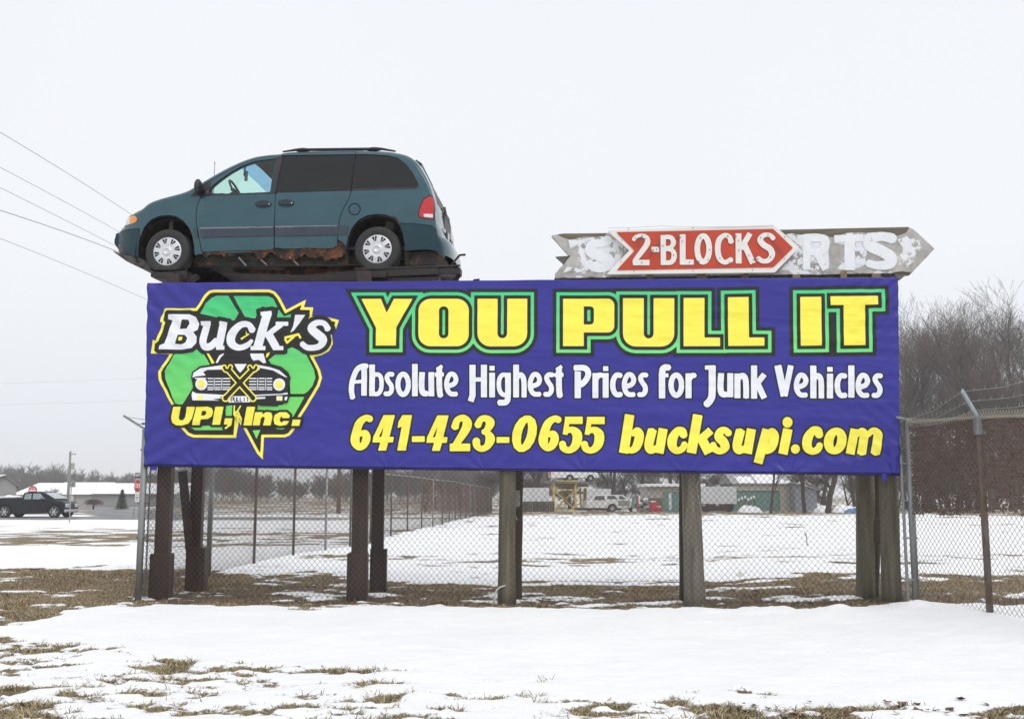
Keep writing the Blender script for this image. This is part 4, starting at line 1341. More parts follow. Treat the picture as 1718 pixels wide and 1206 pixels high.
# rusted-through rocker hanging below the doors
ra, rb_ = vpt((735, 905), k1), vpt((556, 880), k2)
gx, gz_g = np.meshgrid(np.linspace(ra[0], rb_[0], 170), np.linspace(-0.19, 0.05, 30), indexing='ij')
zl_ = np.interp(gx, [ra[0], float(vpt((1090, 905), k1)[0]), float(vpt((1180, 880), k1)[0]), rb_[0]], [ra[1] - 0.01, float(vpt((1090, 902), k1)[1]), float(vpt((1180, 884), k1)[1]), rb_[1] + 0.0])
rgd = 0.025 + 0.045 * sstep(ra[0] + 1.0, ra[0] + 1.6, gx) + 0.16 * fbm(gx * 6, gx * 0, 311, 4)
for sg in (1, -1):
    Pg = np.stack([gx, np.full(gx.shape, 0.028) + 0.02 * np.clip(-gz_g * 4, 0, 1) + 0.012 * fbm(gx * 8, gz_g * 8, 312, 3), zl_ + gz_g], -1)
    if sg < 0:
        Pg[..., 1] = WID - Pg[..., 1]
    V, F = clip_grid(Pg, -gz_g - np.clip(rgd, 0.01, 0.18))
    mesh_obj("rocker_panel", V, F, rust_mat, van)
# underbody: floor pan, frame rails, cross members, exhaust, lower valance
zs = float(vpt((1000, 905), k1)[1])
x0, x1 = float(LL[20, 0]), float(LL[-12, 0])
mb = MB()
mb.box(((x0 + x1) / 2, WID / 2, zs + 0.03), (x1 - x0, WID - 0.66, 0.05))
mb.box((WBASE / 2, WID / 2 - 0.10, zs - 0.02), (WBASE - 0.85, WID - 0.40, 0.13))
mb.box((WBASE / 2, 0.16, zs - 0.06), (WBASE - 0.85, 0.10, 0.17))
for yy in (0.30, WID - 0.30):
    mb.bar((0.30, yy, zs - 0.06), (WBASE - 0.25, yy, zs - 0.05), 0.09, 0.13)
for xx in (0.62, 1.1, 1.62, 2.1, 2.5):
    mb.bar((xx, 0.12, zs - 0.05), (xx + 0.12, WID - 0.35, zs - 0.05), 0.10, 0.06)
mb.build("underbody", under_mat, van)
bare = M("bare_grey_steel", (0.20, 0.19, 0.18), 0.6, col2=(0.09, 0.045, 0.025), c2scale=12)
for (xa, xb, w) in ((1.02, 1.12, 0.035), (1.30, 1.42, 0.035), (1.74, 1.86, 0.035)):
    mb = MB(); mb.bar((xa, 0.055, zs - 0.05), (xb, 0.08, zs - 0.16), w, 0.02)
    mb.build("sill_bracket", bare, van)
mb = MB()
mb.tube([(0.75, 0.6, zs - 0.12), (1.5, 0.62, zs - 0.14), (2.2, 0.55, zs - 0.13), (2.9, 0.5, zs - 0.10), (3.6, 0.5, zs - 0.06)], 0.035, 8)
mb.tube([(1.5, 0.62, zs - 0.13), (1.62, 0.62, zs - 0.12), (2.05, 0.58, zs - 0.12), (2.15, 0.56, zs - 0.12)], [0.04, 0.07, 0.07, 0.04], 10)
mb.build("exhaust_pipe", rust_mat, van, smooth=True)
mb = MB()
val = vpoly([(95, 912), (150, 925), (240, 935), (300, 960), (330, 1035), (420, 1060), (440, 1068), (250, 1012), (160, 972), (105, 925)])
mb.prism([tuple(p) for p in val], 0.10, WID - 0.10)
mb.build("front_valance", M("scuffed_grey_plastic", (0.075, 0.07, 0.062), 0.7, var=0.3, vscale=6, col2=(0.03, 0.026, 0.022), c2scale=6), van, bevel=0.01)
mb = MB()
val = vpoly([(1005, 885), (1200, 876), (1262, 892), (1330, 950), (1250, 985), (1010, 985)], k2)
mb.prism([tuple(p) for p in val], 0.10, WID - 0.10)
mb.build("rear_underside", under_mat, van)
# wheel wells
for nm, cx_ in (("front_wheel_well", 0.0), ("rear_wheel_well", WBASE)):
    for ya, yb in ((0.05, 0.62), (WID - 0.62, WID - 0.05)):
        mb = MB()
        n = 20
        Vv = []
        for j in range(n + 1):
            a = math.pi * (-0.12 + 1.24 * j / n)
            for yy in (ya, yb):
                Vv.append((cx_ + 0.475 * math.cos(a), yy, 0.02 + 0.45 * math.sin(a)))
        Ff = [(2 * j, 2 * j + 1, 2 * j + 3, 2 * j + 2) for j in range(n)]
        inner = ya if ya > 1 else yb
        k0 = 1 if ya < 1 else 0
        Ff.append(tuple(2 * j + k0 for j in range(n + 1)))
        mb.add(Vv, Ff)
        ww = mb.build(nm, under_mat, van)
        yy = (ya + yb) / 2 + (0.15 if ya < 1 else -0.15)
        mb = MB()
        mb.tube([(cx_ + 0.12, yy, 0.05), (cx_ + 0.10, yy - 0.02, 0.42)], 0.05, 8)
        mb.box((cx_ + 0.05, yy, 0.0), (0.5, 0.08, 0.07))
        mb.build("strut", under_mat, ww)
# wheels
RT, RC = 0.322, 0.212
def hubcap_mesh():
    nr, na = 40, 200
    r = np.linspace(0.0, 1.0, nr); a = np.linspace(0, 2 * math.pi, na)
    Rr, Aa = np.meshgrid(r, a, indexing='ij')
    X, Z = RC * Rr * np.cos(Aa), RC * Rr * np.sin(Aa)
    prof = np.interp(r, [0, 0.28, 0.30, 0.36, 0.55, 0.9, 0.97, 1.0], [-0.030, -0.030, -0.022, -0.022, -0.030, -0.020, -0.010, 0.004])
    Y = np.repeat(prof[:, None], na, 1)
    S = np.full(Rr.shape, -1.0)
    for k in range(8):
        c = 2 * math.pi * k / 8 + 0.25
        for sg in (-1, 1):
            aa = c + sg * 0.105
            p0 = np.array([math.cos(c + sg * 0.06) * 0.52, math.sin(c + sg * 0.06) * 0.52]) * RC
            p1 = np.array([math.cos(aa + sg * 0.02) * 0.86, math.sin(aa + sg * 0.02) * 0.86]) * RC
            d = sd_stroke([(p0[0], p0[1], 0.010), (p1[0], p1[1], 0.034)], X, Z)
            S = np.maximum(S, -d)
    V, F = clip_grid(np.stack([X, Y, Z], -1), S)
    return V, F
HV, HF = hubcap_mesh()
def wheel(x, y, sgn, flat=0.0, kind="wheel"):
    w = bpy.data.objects.new("wheel", None)
    COL.objects.link(w); w.parent = van; w.location = (x, y, RISE * x * 0 + 0.0)
    prof = [(0.20, -0.095), (0.232, -0.108), (0.285, -0.112), (0.308, -0.100), (RT, -0.075), (RT + 0.002, 0), (RT, 0.075), (0.308, 0.100), (0.285, 0.112), (0.232, 0.108), (0.20, 0.095)]
    mb = MB(); mb.lathe(prof, 56, 'Y')
    V = []
    for (a, b, c) in mb.v:
        lim = -RT + flat
        if c < lim + 0.05:
            b = b * (1 + 0.25 * min(1, (lim + 0.05 - c) / 0.06))
            c = max(c, lim)
        V.append((a, b * 1.0, c))
    mb.v = V
    mb.build("tyre", tyre_mat, w, smooth=True)
    mb = MB(); mb.lathe([(0.0, -0.06), (0.2, -0.062), (0.215, -0.09), (0.215, 0.09), (0.2, 0.06), (0.0, 0.06)], 32, 'Y')
    mb.build("rim", M("dark_steel_rim", (0.02, 0.02, 0.02), 0.6), w, smooth=False)
    V = HV.copy(); V[:, 1] = sgn * (V[:, 1] - 0.082) * 1.0
    mesh_obj("hubcap", V if sgn > 0 else V, HF, hubcap_mat, w, smooth=True)
    mb = MB(); mb.lathe([(0.0, sgn * -0.116), (0.036, sgn * -0.116), (0.038, sgn * -0.121), (0.05, sgn * -0.121), (0.054, sgn * -0.11)], 20, 'Y')
    mb.build("hub_badge", hubcap_mat, w, smooth=True)
    return w
zr = RISE * WBASE
for x, y, s, fl in ((0, 0.13, 1, 0.05), (WBASE, 0.13, 1, 0.03), (0, WID - 0.13, -1, 0.05), (WBASE, WID - 0.13, -1, 0.03)):
    wheel(x, y, s, fl)
# door handles
def oval(c, rx, rz, k, n=20):
    return [(c[0] + rx * math.cos(2 * math.pi * j / n), c[1] + rz * math.sin(2 * math.pi * j / n)) for j in range(n)]
for nm, c, k in (("door_handle", (1212, 525), k1), ("door_handle", (91, 517), k2)):
    pl = bpy.data.objects.new(nm, None); COL.objects.link(pl); pl.parent = van
    o = sd_poly(vpoly(oval(c, 67, 31, k), k), SX, SZ)
    grid_part("handle_recess", o, bpy.data.materials['bumper_paint'], pl, -0.003)
    lever = sd_poly(vpoly([(c[0] - 58, c[1] - 14), (c[0] + 30, c[1] - 24), (c[0] + 60, c[1] - 6), (c[0] + 56, c[1] + 10), (c[0] - 30, c[1] + 12), (c[0] - 60, c[1] + 2)], k), SX, SZ)
    grid_part("handle_lever", lever, trim_black, pl, -0.016)
    lock = sd_poly(vpoly(oval((c[0] + 47, c[1]), 7, 9, k, 10), k), SX, SZ)
    grid_part("lock", lock, chrome, pl, -0.022)
# mirror, roof rails, aerial, wiper cowl
for sgn, nm in ((1, "door_mirror"), (-1, "door_mirror")):
    c = vpt((732, 402), k1)
    y = -0.04 if sgn > 0 else WID + 0.04
    mb = MB()
    mb.ball((c[0] - 0.02, y, c[1]), (0.05, 0.10, 0.112), 14)
    mb.bar((c[0] + 0.06, y + sgn * 0.05, c[1] - 0.07), (c[0] + 0.10, y + sgn * 0.16, c[1] - 0.08), 0.09, 0.06)
    mb.build(nm, trim_black, van, smooth=True)
for yy in (0.30, WID - 0.30):
    r0, r1, r2, r3 = vside(*k2((60, 116)), 0.3), vside(*k2((215, 100)), 0.3), vside(*k2((770, 94)), 0.3), vside(*k2((938, 112)), 0.3)
    mb = MB()
    mb.tube([(r0[0], yy, r0[1]), (r1[0] - 0.1, yy, r1[1]), (r1[0], yy, r1[1]), (r2[0], yy, r2[1]), (r2[0] + .1, yy, r2[1]), (r3[0], yy, r3[1])], [0.012, 0.02, 0.022, 0.022, 0.02, 0.012], 8)
    for xx, zz in ((r1[0], r1[1] - 0.004), (r2[0], r2[1] - 0.004)):
        mb.ball((xx, yy, zz), (0.13, 0.05, 0.028), 10)
    mb.build("roof_rail", trim_black, van, smooth=True)
a0, a1 = vside(*k1((838, 290)), 1.8), vside(*k1((838, 212)), 1.8)
mb = MB(); mb.tube([(a0[0], 1.75, a0[1] - 0.55), (a1[0], 1.75, a1[1])], [0.006, 0.004], 6); mb.ball((a1[0], 1.75, a1[1]), (0.008, 0.008, 0.02), 6)
mb.build("aerial", trim_black, van)
c = vpt((540, 446), k1)
mb = MB(); mb.ball((c[0], 0.45, c[1] + 0.012), (0.05, 0.03, 0.014), 8); mb.build("washer_jet", trim_black, van)
# tailgate fittings seen edge-on: plate recess, handle, wiper, high brake lamp
def on_top(i, qy, lift=0.02):
    ii = int(np.interp(np.interp(i, range(len(keyd)), keyd), sarc, range(NS)))
    j = int(np.argmin(np.abs(TOPQ[ii] - qy)))
    return np.array([TOPX[ii, j] + nrm[ii, 0] * lift, TOPQ[ii, j], TOPZ[ii, j] + nrm[ii, 1] * lift])
mb = MB(); mb.box(tuple(on_top(33.3, 0.97, -0.012)), (0.05, 0.62, 0.24)); mb.build("plate_recess", trim_black, van, bevel=0.015)
mb = MB(); mb.bar(on_top(32.3, 0.85, 0.012), on_top(32.3, 1.2, 0.015), 0.04, 0.06); mb.bar(on_top(32.3, 0.9, 0.02), on_top(31.2, 1.0, 0.02), 0.03, 0.03); mb.build("rear_wiper", trim_black, van)
mb = MB(); mb.bar(on_top(26.9, 0.97, 0.0), on_top(27.7, 0.97, 0.012), 1.1, 0.03); mb.build("spoiler", paint, van, bevel=0.01)
for k in range(5):
    mb = MB()
    mb.box(tuple(on_top(34.2 + 0.12 * (k % 2), 0.55 + 0.2 * k, 0.0)), (0.05, 0.13, 0.05 + 0.03 * (k % 3)))
    mb.build("broken_trim", trim_black if k % 2 else chrome, van)
p0 = vpt((1262, 668), k2)
mb = MB(); mb.box((p0[0] + 0.0, 0.28, p0[1]), (0.012, 0.10, 0.04)); mb.build("badge", chrome, van)
# interior
mb = MB()
zb_, zf_ = Z_BELT, Z_BELT - 0.55
xw, xs_ = float(vpt((640, 430), k1)[0]), float(vpt((820, 440), k1)[0])
mb.box(((xw + xs_) / 2 - 0.02, WID / 2, zb_ - 0.12), (xs_ - xw + 0.16, WID - 0.3, 0.40))
mb.ball((xs_ - 0.02, 0.5, zb_ + 0.06), (0.16, 0.24, 0.10), 12)
mb.build("dashboard", M("grey_dash", (0.10, 0.10, 0.105), 0.7), van, bevel=0.08)
c = vside(*k1((1030, 425)), 0.5)
zb_ = c[1] + 0.02
mb = MB()
th_ = R_(62)
ring = []
for k in range(33):
    a = 2 * math.pi * k / 32
    ring.append((c[0] - 0.06 - 0.18 * math.sin(a) * math.cos(th_), 0.50 + 0.18 * math.cos(a), zb_ - 0.02 + 0.18 * math.sin(a) * math.sin(th_)))
mb.tube(ring, 0.016, 8)
mb.tube([(c[0] - 0.06, 0.5, zb_ - 0.02), (c[0] - 0.4, 0.5, zb_ - 0.22)], 0.03, 8)
mb.bar((c[0] - 0.06, 0.34, zb_ - 0.03), (c[0] - 0.06, 0.66, zb_ - 0.03), 0.05, 0.03)
zb_ = Z_BELT
mb.build("steering_wheel", M("dark_wheel_rim", (0.05, 0.05, 0.055), 0.5), van, smooth=True)
c = vside(*k1((1075, 305)), WID * 0.52)
mb = MB(); mb.box((c[0], WID * 0.52, c[1]), (0.05, 0.27, 0.085), 0.35); mb.bar((c[0] - 0.03, WID * 0.52, c[1]), (c[0] - 0.02, WID * 0.52, c[1] + 0.16), 0.03, 0.03)
mb.build("rear_view_mirror", trim_black, van, bevel=0.012)
seatm = M("grey_seat_cloth", (0.12, 0.12, 0.125), 0.95, var=0.2, vscale=20)
xsd = float(vpt((1290, 440), k1)[0])
for yy in (0.55, WID - 0.55):
    mb = MB()
    mb.bar((xsd + 0.02, yy, zb_ - 0.5), (xsd + 0.22, yy, zb_ + 0.12), 0.48, 0.14, up=(1, 0, 0)); mb.box((xsd - 0.2, yy, zb_ - 0.45), (0.5, 0.5, 0.16)); mb.box((xsd + 0.24, yy, zb_ + 0.2), (0.09, 0.25, 0.16))
    mb.build("seat", seatm, van, bevel=0.05)
mb = MB()
for xx in (1.95, 2.75):
    mb.bar((xx + 0.3, WID / 2, zb_ - 0.45), (xx + 0.45, WID / 2, zb_ + 0.15), 1.3, 0.14, up=(1, 0, 0))
mb.build("rear_bench", seatm, van, bevel=0.05)
mb = MB(); mb.box((WBASE / 2 + 0.2, WID / 2, zs + 0.09), (WBASE + 1.0, WID - 0.34, 0.04)); mb.build("cabin_floor", trim_black, van)
mb = MB(); mb.box((xw - 0.3, WID / 2, zb_ - 0.45), (0.06, WID - 0.3, 0.7)); mb.build("firewall", trim_black, van)
# ================================================================== steel stand that carries the van
steel = M("rust_brown_painted_steel", (0.038, 0.021, 0.018), 0.6, var=0.35, vscale=3, stretch=(2, 2, 0.4), col2=(0.075, 0.04, 0.028), c2scale=4, c2lo=0.5, c2hi=0.75, c2stretch=(1, 1, 0.3), bump=0.25, bscale=25)
steel_dk = M("black_rusty_steel", (0.020, 0.015, 0.014), 0.6, var=0.3, vscale=4, col2=(0.075, 0.035, 0.02), c2scale=6, c2lo=0.55, c2hi=0.7, bump=0.3, bscale=30)
stand = thing("van_stand", "four rust-brown steel posts with ramps that hold the teal van above the sign", "steel stand", (-3.5, 14.3, 0.0))
SO = np.array([-3.5, 14.3, 0.0])
def stp(px, py, Y):
    return at(px, py, Y)
ztop_post = float(at(285, 462, 14.15)[2])
def steel_post(px_base, Y, w, d, zs_, name="post", sleeve=None, lean=0.0, rot=-0.06):
    p = at(px_base, 1000, Y)
    x = p[0]
    zb = gz(x, Y) - 0.1
    mb = MB()
    mb.bar((x - SO[0], Y - SO[1], zb), (x + lean - SO[0], Y - SO[1], zs_), w, d, up=(math.sin(rot), math.cos(rot), 0))
    o = mb.build(name, steel, stand, bevel=0.008)
    if sleeve:
        mb = MB()
        mb.bar((x - SO[0] + sleeve[2], Y - SO[1], zb - 0.02), (x - SO[0] + sleeve[2], Y - SO[1], zb + sleeve[1] + 0.1), w + sleeve[0], d + sleeve[0], up=(math.sin(rot), math.cos(rot), 0))
        mb.build("post_sleeve", steel, o, bevel=0.01)
    return x
hz = 0.565
steel_post(270, 14.15, 0.185, 0.19, ztop_post, sleeve=(0.075, 0.60, -0.005))
steel_post(325, 15.35, 0.17, 0.17, ztop_post, sleeve=(0.10, 0.62, 0.03))
steel_post(602, 13.98, 0.205, 0.20, ztop_post, sleeve=(0.06, 0.62, -0.02))
steel_post(632, 15.25, 0.175, 0.17, ztop_post, sleeve=(0.06, 0.60, 0.02))
# braces between the posts, seen under the banner
mb = MB()
a, b = at(306, 790, 15.1), at(322, 955, 15.3)
mb.bar(a - SO, b - SO, 0.10, 0.08)
mb.build("brace", steel_dk, stand)
for (xa, xb, Y) in ((at(285, 465, 14.15)[0], at(617, 465, 13.98)[0], 14.1), (at(332, 465, 15.35)[0], at(640, 465, 15.25)[0], 15.3)):
    mb = MB()
    mb.bar((xa - 0.1 - SO[0], Y - SO[1], ztop_post - 0.55), (xb + 0.1 - SO[0], Y - SO[1], ztop_post - 0.55), 0.10, 0.16)
    mb.build("cross_beam", steel_dk, stand)
wz1 = float(H1[2]) - 0.285
wz2 = float(H2[2]) - 0.305
def vw(x, y, z):            # van coordinates -> place, relative to the stand
    return VO + VA * x + VN * y + np.array([0, 0, z]) - SO
zr1, zr2 = wz1 - VO[2], wz2 - VO[2]
# trays under the wheels and rails front to back
for (xx, z) in ((0.0, zr1), (WBASE, zr2)):
    mb = MB()
    mb.bar(vw(xx, -0.05, z - 0.07), vw(xx, WID + 0.05, z - 0.07), 0.30, 0.08)
    mb.build("cross_beam", steel_dk, stand, bevel=0.008)
for yy in (0.13, WID - 0.13):
    mb = MB()
    p = vside(*k2((720, 1040))); q = vside(*k2((1445, 1012)))
    xa, xb = WBASE - 0.30, float(q[0])
    zt = zr2 - 0.02 + RISE * 0
    for w_, dz in ((0.22, 0.0),):
        A0, A1, A2 = vw(xa, yy, zt - 0.02), vw(xb - 0.30, yy, zt + 0.01), vw(xb, yy, zt - 0.0)
        mb.bar(A0, A1, 0.22, 0.115)
        mb.bar(A1, A2, 0.20, 0.09)
        mb.bar(vw(xa, yy - 0.11, zt + 0.045), vw(xb, yy - 0.11, zt + 0.07), 0.02, 0.03)
    mb.build("ramp", steel_dk, stand, bevel=0.006)
    mb = MB()
    mb.bar(vw(-0.22, yy, zr1 - 0.04), vw(0.30, yy, zr1 - 0.03), 0.22, 0.07)
    mb.bar(vw(0.42, yy, zr1 - 0.05), vw(0.05, yy + 0.02, zr1 - 0.26), 0.10, 0.06)
    mb.build("front_tray", steel_dk, stand, bevel=0.006)
    q = vside(*k2((1425, 945)))
    mb = MB()
    mb.tube([vw(xb - 0.16, yy, zt + 0.05), vw(xb - 0.09, yy, zt + 0.16), vw(xb - 0.02, yy, zt + 0.24), vw(xb + 0.06, yy, zt + 0.245)], 0.016, 6)
    mb.tube([vw(xb - 0.02, yy, zt - 0.04), vw(xb - 0.16, yy, zt - 0.20), vw(xb - 0.34, yy, zt - 0.26)], 0.03, 6)
    mb.tube([vw(xb - 0.30, yy, zt - 0.25), vw(xb + 0.16, yy, zt - 0.27)], 0.018, 6)
    mb.build("hook_arm", steel_dk, stand)
    mb = MB()
    pts = [vw(xb - 0.95 + 0.06 * k, yy + 0.02 * (k % 2), zt - 0.17 - 0.05 * math.sin(k * 0.32)) for k in range(11)]
    for k in range(10):
        mb.bar(pts[k], pts[k + 1], 0.035 if k % 2 else 0.012, 0.012 if k % 2 else 0.035)
    mb.build("chain", steel_dk, stand)
    mb = MB()
    mb.box(tuple(vw(WBASE + 0.38, yy, zt - 0.18)), (0.95, 0.16, 0.22), -0.08)
    mb.build("bolster", steel_dk, stand)
for (px0, px1, Y) in ((331, 376, 15.2),):
    mb = MB()
    a0, a1 = at(px0, 470, Y), at(px1, 470, Y)
    mb.box(((a0[0] + a1[0]) / 2 - SO[0], Y - SO[1], ztop_post - 0.12), (a1[0] - a0[0], 0.2, 0.30))
    mb.build("post_head", steel_dk, stand)

# ================================================================== billboard frame: timber poles and backing
wood = M("weathered_grey_timber", (0.150, 0.135, 0.095), 0.85, var=0.35, vscale=3.0, stretch=(6, 6, 0.35), col2=(0.075, 0.06, 0.042), c2scale=2.6, c2lo=0.5, c2hi=0.72, c2stretch=(4, 4, 0.5), bump=0.6, bscale=18)
wood_pale = M("pale_split_timber", (0.245, 0.225, 0.185), 0.85, var=0.25, vscale=3.5, stretch=(7, 7, 0.3), col2=(0.11, 0.095, 0.07), c2scale=3, c2lo=0.5, c2hi=0.7, c2stretch=(5, 5, 0.4), bump=0.6, bscale=20)
wood_dk = M("dark_timber", (0.058, 0.045, 0.032), 0.85, var=0.35, vscale=3, stretch=(6, 6, 0.35), col2=(0.11, 0.085, 0.05), c2scale=3, c2lo=0.55, c2hi=0.7, bump=0.5, bscale=20)  # darker brown timber with lighter tan patches
bb = thing("billboard_frame", "row of weathered round timber poles and planks standing behind the blue banner", "billboard frame", (1.5, 13.4, 0.0))
BBO = np.array([1.5, 13.4, 0.0])
def timber(px, py, Y, r0, r1, mat, z1=4.1, px_top=None, n=14, name="pole"):
    p = at(px, py, Y)
    x0 = p[0]
    zb = gz(x0, Y) - 0.12
    x1 = x0 if px_top is None else at(px_top, 790, Y)[0] + (at(px_top, 790, Y)[0] - x0) * 1.2
    zz = np.linspace(zb, z1, 16)
    mb = MB()
    rr = [r0 + (r1 - r0) * t for t in np.linspace(0, 1, 16)]
    rr[0] *= 1.12; rr[1] *= 1.04
    rng = random.Random(int(px))
    pts = [(x0 + (x1 - x0) * t + rng.uniform(-.006, .006) - BBO[0], Y + rng.uniform(-.006, .006) - BBO[1], z) for t, z in zip(np.linspace(0, 1, 16), zz)]
    mb.tube(pts, rr, n)
    return mb.build(name, mat, bb, smooth=True)
timber(850, 1008, 13.52, 0.112, 0.100, wood, px_top=852)
timber(867, 992, 13.95, 0.062, 0.062, wood_dk, px_top=870)
timber(1166, 1010, 13.42, 0.135, 0.098, wood_pale, px_top=1158)
timber(1152, 995, 13.95, 0.10, 0.072, wood_dk, px_top=1150)
timber(1496, 1004, 13.12, 0.118, 0.112, wood, px_top=1490)
p_split = timber(1452, 998, 13.55, 0.115, 0.125, wood, px_top=1452)
timber(1466, 985, 13.72, 0.05, 0.07, wood_dk, px_top=1474, name="split_stake")
# horizontal planks behind the banner carry it
for z in (2.0, 2.75, 3.45, 4.02):
    mb = MB()
    a, b = np.array([-4.75, ybanner(-4.75) + 0.09, z + 0.05]), np.array([4.6, ybanner(4.6) + 0.09, z - 0.06])
    mb.bar(a - BBO, b - BBO, 0.05, 0.14)
    mb.build("plank", wood, bb)
# bits of conduit, cable and a meter box on the poles
mb = MB()
a, b = at(838, 985, 13.4), at(828, 1014, 13.35)
pts = [np.array([a[0] + (b[0] - a[0]) * t - 0.02 * math.sin(t * 3), a[1], a[2] + 0.06 - (a[2] + 0.06 - b[2]) * t ** 1.6]) - BBO for t in np.linspace(0, 1, 9)]
pts = [at(848, 982, 13.40) - BBO, at(838, 985, 13.38) - BBO, at(832, 992, 13.36) - BBO, at(829, 1002, 13.35) - BBO, at(828, 1018, 13.35) - BBO]
mb.tube(pts, 0.012, 8)
mb.build("conduit", M("white_conduit", (0.5, 0.5, 0.48), 0.5), bb, smooth=True)
mb = MB()
p = at(866, 836, 13.80)
mb.box(tuple(p - BBO), (0.10, 0.10, 0.21))
mb.build("meter_box", M("grey_meter_box", (0.30, 0.31, 0.30), 0.5), bb, bevel=0.008)
mb = MB()
mb.tube([p - BBO + np.array([0.0, -0.04, -0.1]), at(862, 860, 13.72) - BBO, at(868, 872, 13.74) - BBO], 0.006, 5)
mb.build("cable", M("grey_cable", (0.45, 0.45, 0.44), 0.5), bb)
mb = MB()
mb.tube([at(1186, 792, 13.3) - BBO, at(1174, 800, 13.3) - BBO, at(1169, 815, 13.3) - BBO, at(1172, 836, 13.3) - BBO, at(1177, 860, 13.3) - BBO], 0.005, 5)
mb.build("cable", bpy.data.materials["grey_cable"], bb)
mb = MB()
c0 = at(1468, 893, 13.5)
pr = [(at(x, y, 13.5)[0] - BBO[0], at(x, y, 13.5)[2]) for x, y in ((1460, 872), (1476, 870), (1476, 911), (1468, 909), (1459, 902))]
mb.prism(pr, 13.46 - BBO[1], 13.54 - BBO[1])
mb.build("broken_board", wood_dk, bb)

# ================================================================== the old arrow sign above the banner
AY0 = 0.13                                   # behind the banner plane
A_P0 = B_TL - B_N * AY0
A_U = (B_TR - B_TL) * np.array([1, 1, 0]); A_U /= np.linalg.norm(A_U)
def apx(px, py, off=0.0):
    p = hit(px, py, A_P0 + B_N * off, B_N)
    return np.array([np.dot(p - A_P0, A_U), p[2]])
def a7(p, off=0.0):
    q = apx(910 + p[0] / 5.053, 360 + p[1] / 5.053, off)
    return (q[0], q[1]) if len(p) == 2 else (q[0], q[1], p[2] / 5.053 / FPX * 13.6)
def e8(p): return (p[0] + 330 * 5.053,) + tuple(p[1:])
def A7(ps, off=0.0): return [a7(p, off) for p in ps]
def A8(ps, off=0.0): return [a7(e8(p), off) for p in ps]
ao = A_P0 + A_U * 7.0
arrow = thing("arrow_sign", "weathered grey arrow sign with a red 2-BLOCKS arrow panel mounted over it", "arrow sign", (float(ao[0]), float(ao[1]), float(B_TL[2])))
AO = np.array(arrow.location)
def asurf(u, z, off=0.0):
    u, z = np.asarray(u, float), np.asarray(z, float)
    P = A_P0[None, None, :] + A_U * (u[..., None])
    P = P + B_N * (off if np.isscalar(off) else off[..., None])
    P[..., 2] = z
    return P - AO
peel = M("peeling_grey_sheet", (0.40, 0.385, 0.36), 0.75, var=0.28, vscale=7, bump=0.4, bscale=14, col2=(0.76, 0.78, 0.80), c2scale=3.4, c2lo=0.545, c2hi=0.575)
peel_hi = M("peeling_white_paint", (0.72, 0.745, 0.78), 0.7, var=0.10, vscale=8, bump=0.3, bscale=20, col2=(0.30, 0.285, 0.265), c2scale=8, c2lo=0.53, c2hi=0.57)
ghost = M("ghost_letter_white", (0.76, 0.78, 0.80), 0.7, var=0.06, vscale=6, bump=0.2, col2=(0.48, 0.46, 0.43), c2scale=9, c2lo=0.64, c2hi=0.67)
olive = M("olive_bare_plywood", (0.150, 0.135, 0.095), 0.85, var=0.3, vscale=4, stretch=(0.6, 0.6, 5), bump=0.3)
redm = M("sun_faded_red_enamel", (0.50, 0.050, 0.018), 0.55, var=0.10, vscale=3, col2=(0.42, 0.07, 0.04), c2scale=7, c2lo=0.58, c2hi=0.75)
whitem = M("aged_white_enamel", (0.76, 0.75, 0.71), 0.5, var=0.05, vscale=4, col2=(0.50, 0.45, 0.38), c2scale=9, c2lo=0.66, c2hi=0.76)
edge_m = M("dark_sheet_edge", (0.11, 0.105, 0.095), 0.8, var=0.3)
def panel(name, outline, front, back, mats, mf, mback, holes=(), parent=arrow, res=0.02, ragged=None, smooth=False, rel=None):
    """a flat panel with a real edge: front face, back face and a rim"""
    P = np.array(outline)
    lo, hi = P.min(0) - 0.05, P.max(0) + 0.05
    nu, nz_ = int((hi[0] - lo[0]) / res) + 2, int((hi[1] - lo[1]) / res) + 2
    Uu, Zz = np.meshgrid(lo[0] + np.arange(nu) * res, lo[1] + np.arange(nz_) * res, indexing='ij')
    S = sd_poly(P, Uu, Zz)
    if ragged is not None:
        S = np.maximum(S, ragged(Uu, Zz))
    off = front if rel is None else front + rel(Uu, Zz)
    V, F = clip_grid(asurf(Uu, Zz, off), S)
    o = mesh_obj(name, V, F, mats, parent, smooth=smooth)
    sm = o.modifiers.new("solid", 'SOLIDIFY')
    sm.thickness = abs(front - back)
    sm.offset = 0
    return o
grey_out = [(85, 175), (165, 165), (550, 160)]
G = A7([(80, 182), (168, 164), (550, 160), (600, 158)]) + A8([(290, 128), (330, 132), (1435, 108), (1650, 297), (1450, 508), (0, 522)]) + A7([(560, 545), (112, 553), (105, 508), (240, 357), (218, 350), (140, 262), (76, 190)])
board = panel("plywood_backing", [(x, z) for x, z in G], 0.0, -0.03, [olive], 0, 0, res=0.03)
